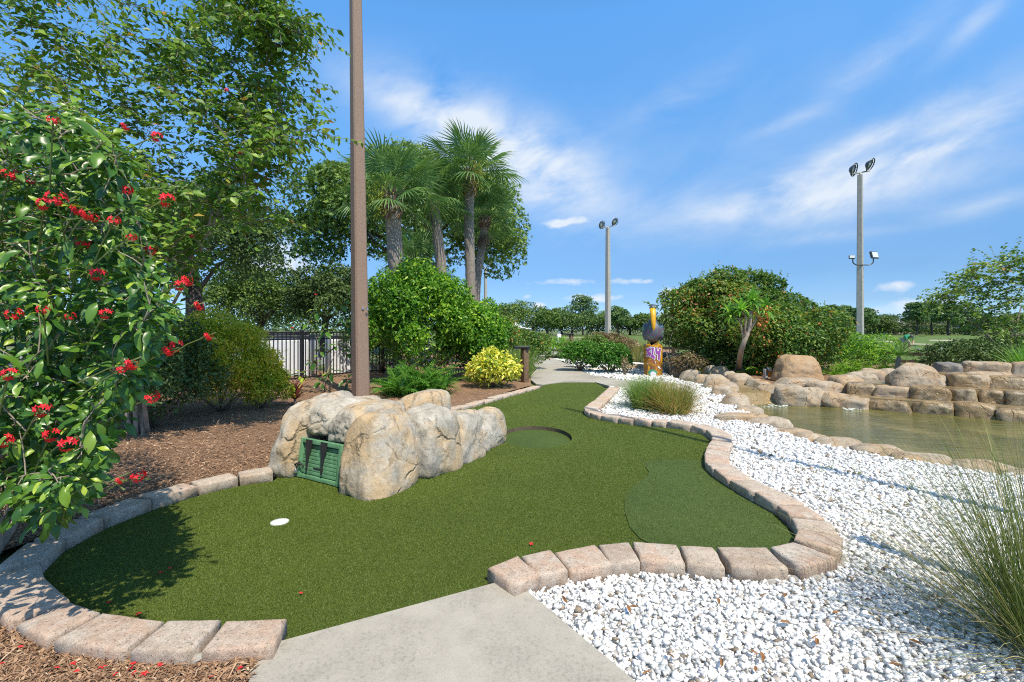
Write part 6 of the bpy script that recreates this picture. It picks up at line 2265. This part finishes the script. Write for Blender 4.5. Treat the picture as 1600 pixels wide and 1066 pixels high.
# ---- golfer, bent over
def skin_mesh(name, joints, edges, mat, parent, sub=2):
    org = parent_origin(parent)
    me = bpy.data.meshes.new(name)
    me.from_pydata([Vector(j[0]) - org for j in joints], edges, [])
    o = link(name + '_source', me)
    sk = o.modifiers.new('s', 'SKIN')
    for v, j in zip(me.skin_vertices[0].data, joints):
        v.radius = (j[1], j[1])
    me.skin_vertices[0].data[0].use_root = True
    sb = o.modifiers.new('u', 'SUBSURF')
    sb.levels = sub
    dg = bpy.context.evaluated_depsgraph_get()
    m2 = bpy.data.meshes.new_from_object(o.evaluated_get(dg))
    bpy.data.objects.remove(o)
    m2.name = name
    m2.materials.clear()
    m2.materials.append(mat)
    for p in m2.polygons: p.use_smooth = True
    return link(name, m2, parent)


def golfer():
    b = P(1413, 515, 30).xy.to_3d() + Vector((0.1, 0, -0.05))
    root = empty('person', b, 'person in a green shirt and grey shorts bending over on the range', 'person')

    def j(x, y, z, r): return (b + Vector((x, y, z)), r)
    hip, hl, hr = j(0, 0.12, 0.66, 0.13), j(-0.11, 0.12, 0.62, 0.09), j(0.11, 0.12, 0.62, 0.09)
    body = [hip, j(-0.02, -0.08, 0.80, 0.13), j(-0.04, -0.28, 0.86, 0.15), j(-0.05, -0.40, 0.84, 0.06), j(-0.06, -0.48, 0.80, 0.085), j(-0.06, -0.55, 0.74, 0.06),
            hl, j(-0.14, -0.12, 0.42, 0.065), j(-0.14, 0.02, 0.10, 0.042), j(-0.14, -0.16, 0.05, 0.035),
            hr, j(0.15, -0.12, 0.42, 0.065), j(0.15, 0.02, 0.10, 0.042), j(0.15, -0.16, 0.05, 0.035),
            j(-0.22, -0.30, 0.80, 0.055), j(-0.24, -0.36, 0.54, 0.042), j(-0.10, -0.46, 0.34, 0.032), j(-0.05, -0.50, 0.26, 0.03),
            j(0.14, -0.30, 0.80, 0.055), j(0.18, -0.36, 0.54, 0.042), j(0.05, -0.46, 0.34, 0.032), j(0.0, -0.50, 0.26, 0.03)]
    ed = [(0, 1), (1, 2), (2, 3), (3, 4), (4, 5), (0, 6), (6, 7), (7, 8), (8, 9), (0, 10), (10, 11), (11, 12), (12, 13), (2, 14), (14, 15), (15, 16), (16, 17), (2, 18), (18, 19), (19, 20), (20, 21)]
    skin_mesh('body', body, ed, M['skin'], root)
    skin_mesh('shirt', [j(0, 0.10, 0.68, 0.155), j(-0.02, -0.08, 0.80, 0.16), j(-0.04, -0.28, 0.86, 0.185), j(-0.05, -0.36, 0.85, 0.09), j(-0.23, -0.31, 0.79, 0.075), j(-0.25, -0.35, 0.62, 0.065), j(0.15, -0.31, 0.79, 0.075), j(0.19, -0.35, 0.62, 0.065)],
              [(0, 1), (1, 2), (2, 3), (2, 4), (4, 5), (2, 6), (6, 7)], M['golf_green'], root)
    skin_mesh('shorts', [j(0, 0.13, 0.64, 0.15), j(-0.12, 0.10, 0.60, 0.11), j(-0.145, -0.08, 0.45, 0.09), j(0.12, 0.10, 0.60, 0.11), j(0.155, -0.08, 0.45, 0.09)], [(0, 1), (1, 2), (0, 3), (3, 4)], M['pole_grey'], root)
    mb = MB()
    c = b + Vector((-0.06, -0.50, 0.84))
    mb.lathe([(0.105, -0.02), (0.10, 0.03), (0.06, 0.075), (0.0005, 0.085)], c, 14, Matrix.Rotation(R(35), 3, 'X'))
    mb.box(c + Vector((0, -0.12, -0.06)), (0.15, 0.13, 0.015), m=Matrix.Rotation(R(35), 3, 'X'))
    mb.build('cap', M['tarp'], root, smooth=True)
    mb = MB()
    mb.tube([b + Vector((0, -0.5, 0.3)), b + Vector((0.1, -0.85, 0.02))], 0.012, 6)
    mb.box(b + Vector((0.12, -0.86, 0.02)), (0.1, 0.05, 0.05))
    tag(mb.build('golf_club', M['steel']), 'golf club held by the bending person in green', 'golf club')


golfer()


# ---- pelican statue on a painted stump
def pelican():
    s = G(1020.5, 587, 0)
    s.z = 0.0
    root = empty('pelican_statue', s, 'painted pelican statue with a long yellow bill standing on a graffiti stump', 'statue')
    m, w, bs = base_mat('stump_paint')
    v, _ = objpos(w, 0)
    n1 = w.noise(v, 5.0, 5, 0.6, 1.0)
    n2 = w.noise(v, 14, 5, 0.6)
    col = w.ramp(n1, [(0.30, (0.09, 0.06, 0.03)), (0.40, (0.24, 0.10, 0.03)), (0.50, (0.38, 0.17, 0.02)), (0.58, (0.55, 0.26, 0.02)), (0.66, (0.25, 0.07, 0.05)), (0.78, (0.17, 0.2, 0.07))], 'LINEAR')
    col = w.mix(1.0, col, w.ramp(n2, [(0.3, (0.7, 0.7, 0.7)), (0.7, (1.1, 1.1, 1.1))]), 'MULTIPLY')
    w.link(col, bs.inputs['Base Color'])
    bs.inputs['Roughness'].default_value = 0.4
    add_bump(w, bs, n2, 0.5, 0.02)
    RAD, H = 0.235, 0.80
    V, F = ico(4)
    # stump: slightly irregular drum
    mb = MB()
    n, k = 40, 10
    for i in range(k + 1):
        z = -0.03 + (H + 0.03) * i / k
        for q in range(n):
            a = 2 * math.pi * q / n
            rr_ = RAD * (1 + 0.02 * math.sin(a * 5 + 1) + 0.012 * math.sin(a * 11 + z * 6) + 0.05 * max(0, 1 - z / 0.2) ** 2 * (0.5 + 0.5 * math.sin(a * 4)))
            mb.v.append((s.x + rr_ * math.cos(a), s.y + rr_ * math.sin(a), z + (0.03 * math.sin(a * 3) + 0.018 * math.sin(a * 7) if i == k else 0)))
            mb.t.append(0.5)
    for i in range(k):
        for q in range(n):
            q2 = (q + 1) % n
            mb.f.append((i * n + q, i * n + q2, (i + 1) * n + q2, (i + 1) * n + q))
    mb.f.append(tuple(k * n + q for q in range(n)))
    stump = mb.build('stump', m, root, smooth=False)
    # lettering and splashes laid on the drum
    face = math.atan2(-s.y, -s.x) + 0.03

    def decal(name, polys, off, mat):
        mb = MB()
        for poly in polys:
            tri = tessellate_polygon([[Vector((x, y, 0)) for x, y in poly]])
            # finer pieces so the flat shapes follow the curve
            bm = bmesh.new()
            vs = [bm.verts.new((x, y, 0)) for x, y in poly]
            for t in tri:
                try: bm.faces.new([vs[i] for i in t])
                except ValueError: pass
            for _ in range(3):
                bmesh.ops.subdivide_edges(bm, edges=[e for e in bm.edges if e.calc_length() > 0.04], cuts=1)
            bmesh.ops.triangulate(bm, faces=bm.faces[:])
            b0 = len(mb.v)
            for q in bm.verts:
                a = face + q.co.x / RAD
                rr_ = RAD * (1 + 0.02 * math.sin(a * 5 + 1) + 0.012 * math.sin(a * 11 + q.co.y * 6)) + off + 0.006
                mb.v.append((s.x + rr_ * math.cos(a), s.y + rr_ * math.sin(a), q.co.y)); mb.t.append(0.5)
            bm.verts.index_update()
            for f in bm.faces: mb.f.append(tuple(b0 + q.index for q in f.verts))
            bm.free()
        o = mb.build(name, mat, stump)
        return o
    white, purple = plain('paint_white', (0.78, 0.74, 0.78), 0.45, var=0.06), plain('paint_purple', (0.30, 0.07, 0.33), 0.45, var=0.25, scale=16)
    green, orange = plain('paint_green', (0.05, 0.30, 0.16), 0.45), plain('paint_orange', (0.72, 0.36, 0.02), 0.45)
    S = [(-0.20, 0.74), (-0.15, 0.69), (-0.075, 0.75), (-0.06, 0.68), (-0.115, 0.645), (-0.05, 0.60), (-0.075, 0.50), (-0.125, 0.54), (-0.20, 0.50), (-0.17, 0.57), (-0.12, 0.585), (-0.185, 0.645)]
    Lt = [(-0.045, 0.745), (0.015, 0.735), (-0.005, 0.55), (0.035, 0.52), (0.03, 0.44), (-0.065, 0.50), (-0.035, 0.60)]
    Yt = [(0.04, 0.715), (0.085, 0.725), (0.095, 0.64), (0.135, 0.66), (0.15, 0.72), (0.205, 0.70), (0.17, 0.56), (0.155, 0.40), (0.105, 0.45), (0.11, 0.56), (0.06, 0.58)]

    def grow(poly, k):
        # offset outwards for the white outline
        P_ = [Vector(p) for p in poly]
        ar = sum(P_[i].x * P_[(i + 1) % len(P_)].y - P_[(i + 1) % len(P_)].x * P_[i].y for i in range(len(P_)))
        sg = 1 if ar > 0 else -1
        out = []
        for i, p in enumerate(P_):
            a, b3 = (p - P_[i - 1]).normalized(), (P_[(i + 1) % len(P_)] - p).normalized()
            nrm = Vector((a.y, -a.x)) * sg + Vector((b3.y, -b3.x)) * sg
            nrm = nrm.normalized() if nrm.length > 0.2 else a * 1.0
            out.append(tuple(p + nrm * k))
        return out
    decal('letter_outline', [grow(q, 0.022) for q in (S, Lt, Yt)], 0.002, white)
    decal('lettering', [S, Lt, Yt], 0.006, purple)
    blob = lambda cx, cy, rx, ry, n=14, e=0.0: [(cx + rx * math.cos(a) * (1 + e * math.sin(3 * a)), cy + ry * math.sin(a)) for a in np.linspace(0, 2 * math.pi, n + 1)[:-1]]
    decal('green_patch', [blob(-0.02, 0.085, 0.11, 0.095, 16, 0.1)], 0.002, green)
    decal('white_patch', [blob(-0.005, 0.06, 0.07, 0.07), [(0.10, 0.27), (0.17, 0.24), (0.19, 0.18), (0.12, 0.22)], [(-0.16, 0.35), (-0.12, 0.34), (-0.13, 0.29)], [(0.03, 0.40), (0.06, 0.37), (0.045, 0.33)]], 0.005, white)
    decal('orange_streak', [[(0.19, 0.79), (0.27, 0.78), (0.27, 0.50), (0.24, 0.30), (0.215, 0.42), (0.225, 0.6)], [(-0.05, 0.79), (0.14, 0.80), (0.12, 0.755), (-0.03, 0.765)], [(-0.12, 0.30), (-0.08, 0.24), (-0.12, 0.02), (-0.17, 0.02)]], 0.001, orange)
    # the bird
    mp, w, bs = base_mat('pelican_paint')
    v, _ = objpos(w, 0)
    n1 = w.noise(v, 5, 5, 0.65, 1.5)
    n2 = w.noise(v, 18, 5, 0.7)
    col = w.ramp(n1, [(0.25, (0.04, 0.06, 0.09)), (0.38, (0.04, 0.13, 0.17)), (0.46, (0.08, 0.14, 0.20)), (0.53, (0.20, 0.09, 0.13)), (0.59, (0.05, 0.20, 0.20)), (0.67, (0.24, 0.34, 0.10)), (0.76, (0.08, 0.10, 0.12))])
    col = w.mix(1.0, col, w.ramp(n2, [(0.3, (0.5, 0.5, 0.5)), (0.7, (1.25, 1.25, 1.25))]), 'MULTIPLY')
    w.link(col, bs.inputs['Base Color'])
    bs.inputs['Roughness'].default_value = 0.35
    add_bump(w, bs, n2, 0.6, 0.015)
    yellow = plain('bill_yellow', (0.72, 0.38, 0.01), 0.4, var=0.15, scale=10)
    legc = plain('leg_yellow', (0.70, 0.40, 0.02), 0.45, var=0.15)
    z0 = H + 0.01

    tc_, ts_ = math.cos(-math.atan2(s.x, s.y)), math.sin(-math.atan2(s.x, s.y))

    def q(x, y, z): return s + Vector((x * tc_ - y * ts_, x * ts_ + y * tc_, z0 + z))      # the bird looks at the green
    mb = MB()
    prof = [((0, .16, .04), .03), ((0, .13, .08), .10), ((0, .10, .15), .20), ((0, .07, .25), .262), ((0, .04, .36), .272), ((0, .02, .47), .235), ((0, .02, .56), .15), ((0, .05, .64), .085), ((0, .09, .74), .066), ((0, .10, .82), .062),
            ((-.005, .07, .90), .06), ((-.01, .01, .95), .082), ((-.01, -.06, .965), .085), ((-.01, -.12, .95), .06), ((-.01, -.15, .935), .02)]
    mb.tube([q(*p) for p, _r in prof], [r_2 for p, r_2 in prof], 22)
    mb.build('body', mp, root, smooth=True)
    for sx in (-1, 1):
        V, F = rock_geo(q(sx * 0.205, 0.10, 0.33), (0.07, 0.21, 0.23), math.atan2(ts_, tc_), 2.2, 0.05, 2.5, 15 + sx, 4, -0.1, cuts=0)
        np_obj('wing', V, F, mp, root, smooth=True)
    mb = MB()
    bill = [((-.01, -.12, .95), .060, .05), ((-.01, -.19, .89), .072, .055), ((0, -.245, .74), .068, .055), ((.005, -.275, .60), .060, .045), ((.012, -.295, .48), .046, .034), ((.015, -.295, .40), .028, .02), ((.015, -.285, .37), .006, .006)]
    vs, fs = [], []
    for (p, wx, wy) in bill:
        for k in range(12):
            a = 2 * math.pi * k / 12
            vs.append(q(p[0] + wx * math.cos(a), p[1] + wy * math.sin(a), p[2] + 0.012 * math.sin(a)))
    for i in range(len(bill) - 1):
        for k in range(12):
            k2 = (k + 1) % 12
            fs.append((i * 12 + k, (i + 1) * 12 + k, (i + 1) * 12 + k2, i * 12 + k2))
    fs.append(tuple(range(12))); fs.append(tuple((len(bill) - 1) * 12 + k for k in range(11, -1, -1)))
    mb.add(vs, fs)
    mb.build('bill', yellow, root, smooth=True)
    for sx in (-1, 1):
        mb = MB(); mb.lathe([(0.0005, -0.016), (0.012, -0.010), (0.016, 0), (0.012, 0.010), (0.0005, 0.016)], q(-0.01 + sx * 0.072, -0.085, 0.985), 10); mb.build('eye', M['white'], root, smooth=True)
        mb = MB()
        mb.tube([q(sx * 0.11, 0.03, 0.16), q(sx * 0.12, 0.0, 0.08), q(sx * 0.12, -0.01, 0.0)], [0.035, 0.022, 0.022], 8)
        leg = mb.build('leg', legc, root, smooth=True)
        mb = MB()
        for dx in (-0.05, 0.0, 0.05):
            mb.tube([q(sx * 0.12, -0.01, 0.005), q(sx * 0.12 + dx, -0.15, -0.012)], [0.02, 0.012], 6)
        mb.add([q(sx * 0.12, -0.01, 0.006), q(sx * 0.12 - .055, -0.14, -0.010), q(sx * 0.12 + .055, -0.14, -0.010)], [(0, 1, 2)])
        mb.build('foot', legc, leg)
    mb = MB()
    for k in range(7):
        a = -0.6 + 0.2 * k
        mb.tube([q(-0.01 + 0.012 * (k - 3), 0.03, 1.01), q(-0.02 + 0.02 * (k - 3), 0.10, 1.04 - 0.01 * abs(k - 3)), q(-0.05 + 0.03 * (k - 3), 0.16, 1.03)], [0.018, 0.012, 0.003], 5)
    mb.build('crest', M['black'], root)
    mb = MB()
    mb.tube([q(0, .20, .14), q(0, .26, .04), q(0, .30, -.06)], [0.10, 0.09, 0.05], 10)
    mb.build('tail', M['black'], root, smooth=True)


pelican()

# ---- far houses
M['roof_brown'] = plain('roof_brown', (0.20, 0.135, 0.105), 0.9, var=0.2, scale=2)
M['roof_grey'] = plain('roof_grey', (0.17, 0.165, 0.175), 0.9, var=0.2, scale=2)
M['stucco'] = plain('stucco', (0.40, 0.36, 0.31), 0.9, var=0.08)
M['window'] = plain('window', (0.03, 0.035, 0.04), 0.15, var=0.2)


def house(label, px, w, dpt, h, roof, Y=132.0, gable=False):
    b = Vector(((px - 800) / FOC * Y, Y, -0.05))
    root = empty('house', b, label, 'house', 'houses beyond the range')
    mb = MB(); mb.box(b + Vector((0, 0, h / 2)), (w, dpt, h)); mb.build('wall', M['stucco'], root)
    e = 0.5
    rh = 1.9
    mb = MB()
    if gable:
        mb.add([b + Vector((x * (w / 2 + e), y * (dpt / 2 + e), h + 0.003)) for x, y in ((-1, -1), (1, -1), (1, 1), (-1, 1))] + [b + Vector((0, y * (dpt / 2 + e), h + rh)) for y in (-1, 1)], [(0, 1, 4), (2, 3, 5), (1, 2, 5, 4), (3, 0, 4, 5), (3, 2, 1, 0)])
    else:
        mb.add([b + Vector((x * (w / 2 + e), y * (dpt / 2 + e), h + 0.003)) for x, y in ((-1, -1), (1, -1), (1, 1), (-1, 1))] + [b + Vector((x * (w / 2 - dpt / 2), 0, h + rh)) for x in (-1, 1)], [(0, 1, 5, 4), (1, 2, 5), (2, 3, 4, 5), (3, 0, 4), (3, 2, 1, 0)])
    mb.build('roof', roof, root)
    n = max(1, int(w / 4))
    for i in range(n):
        x = -w / 2 + w * (i + 0.5) / n
        mb = MB(); mb.box(b + Vector((x, -dpt / 2 - 0.03, h * 0.52)), (1.5, 0.1, 1.2)); f = mb.build('window', M['white'], root)
        mb = MB(); mb.box(b + Vector((x, -dpt / 2 - 0.09, h * 0.52)), (1.3, 0.06, 1.0)); mb.build('pane', M['window'], f)


house('small white gabled house end left of the brown roofed house', 1384, 5, 7, 2.3, M['white'], gable=True)
house('long low house with a brown roof behind the golfer', 1413, 11, 8, 2.3, M['roof_brown'])
house('wide grey roofed house behind the pines near the right edge', 1484, 17, 9, 2.5, M['roof_grey'])
house('grey roofed house seen between two pines', 1446, 7, 7, 2.3, M['roof_grey'])

# ---- fallen petals and dry leaves
PET = []
for q in range(3):
    mb = MB()
    for s_ in range(5):
        a = s_ * 2 * math.pi / 5 + q
        if q == 2 and s_ > 2: continue
        e, f, g_ = [Vector((math.cos(a + o), math.sin(a + o), 0)) for o in (0, 0.55, -0.55)]
        mb.add([Vector((0, 0, 0.003)), g_ * 0.008 + Vector((0, 0, 0.005)), e * 0.016 + Vector((0, 0, 0.002)), f * 0.008 + Vector((0, 0, 0.005))], [(0, 1, 2), (0, 2, 3)])
    PET.append(mb.mesh('fallen_flower', M['petal']))
rq = random.Random(12)
spots = [(170, 944), (216, 962), (251, 897), (265, 890), (122, 830), (850, 868), (470, 929), (830, 852), (205, 1050), (208, 1058), (180, 1060), (250, 1045), (114, 1043), (32, 1016), (88, 1050), (3, 1042), (208, 1043), (226, 1059), (238, 1028), (227, 1035), (375, 1050), (330, 1064), (120, 1055), (160, 1048)]
on_green = [True] * 8 + [False] * 16
for (px, py), gr in zip(spots, on_green):
    p = G(px, py, 0.006 if gr else 0.02)
    o = link('fallen_flower', rq.choice(PET), loc=p + Vector((0, 0, 0.006 if gr else 0.012)), rot=(rq.uniform(-.3, .3), rq.uniform(-.3, .3), rq.uniform(0, 6)), scale=(rq.uniform(0.65, 1.0),) * 3)
    tag(o, 'tiny fallen red flower lying on the green turf' if gr else 'tiny fallen red flower lying on the mulch below the edging', 'fallen flower', 'flowers fallen on the turf' if gr else 'flowers fallen on the mulch')
M['dry_leaf'] = plain('dry_leaf', (0.24, 0.115, 0.04), 0.7, var=0.4, scale=30)
dl = MB()
dl.add([(0, 0, 0), (0.3, 0.16, .06), (0.7, 0.13, .05), (1, 0, -.04), (0.7, -0.13, .08), (0.3, -0.16, .07), (0.5, 0, -0.02)], [(0, 6, 1), (1, 6, 2), (2, 6, 3), (3, 6, 4), (4, 6, 5), (5, 6, 0)])
DL = dl.mesh('dry_leaf', M['dry_leaf'])
for px, py in [(998, 950), (1040, 1021), (1122, 935), (1186, 935), (1128, 1045), (1190, 1020), (1185, 1025), (1236, 975), (1276, 1010), (1268, 1000), (1385, 1038), (985, 960), (1015, 1050), (905, 962), (886, 945), (1250, 775), (1180, 1052), (1300, 960), (1345, 900), (1420, 1000), (1225, 935)]:
    p = G(px, py, 0.02)
    o = link('dry_leaf', DL, loc=p + Vector((0, 0, 0.004)), rot=(rq.uniform(-.4, .4), rq.uniform(-.4, .4), rq.uniform(0, 6)), scale=(rq.uniform(0.03, 0.055),) * 3)
    tag(o, 'small curled brown leaf lying on the white gravel', 'dry leaf', 'dry leaves on the gravel')
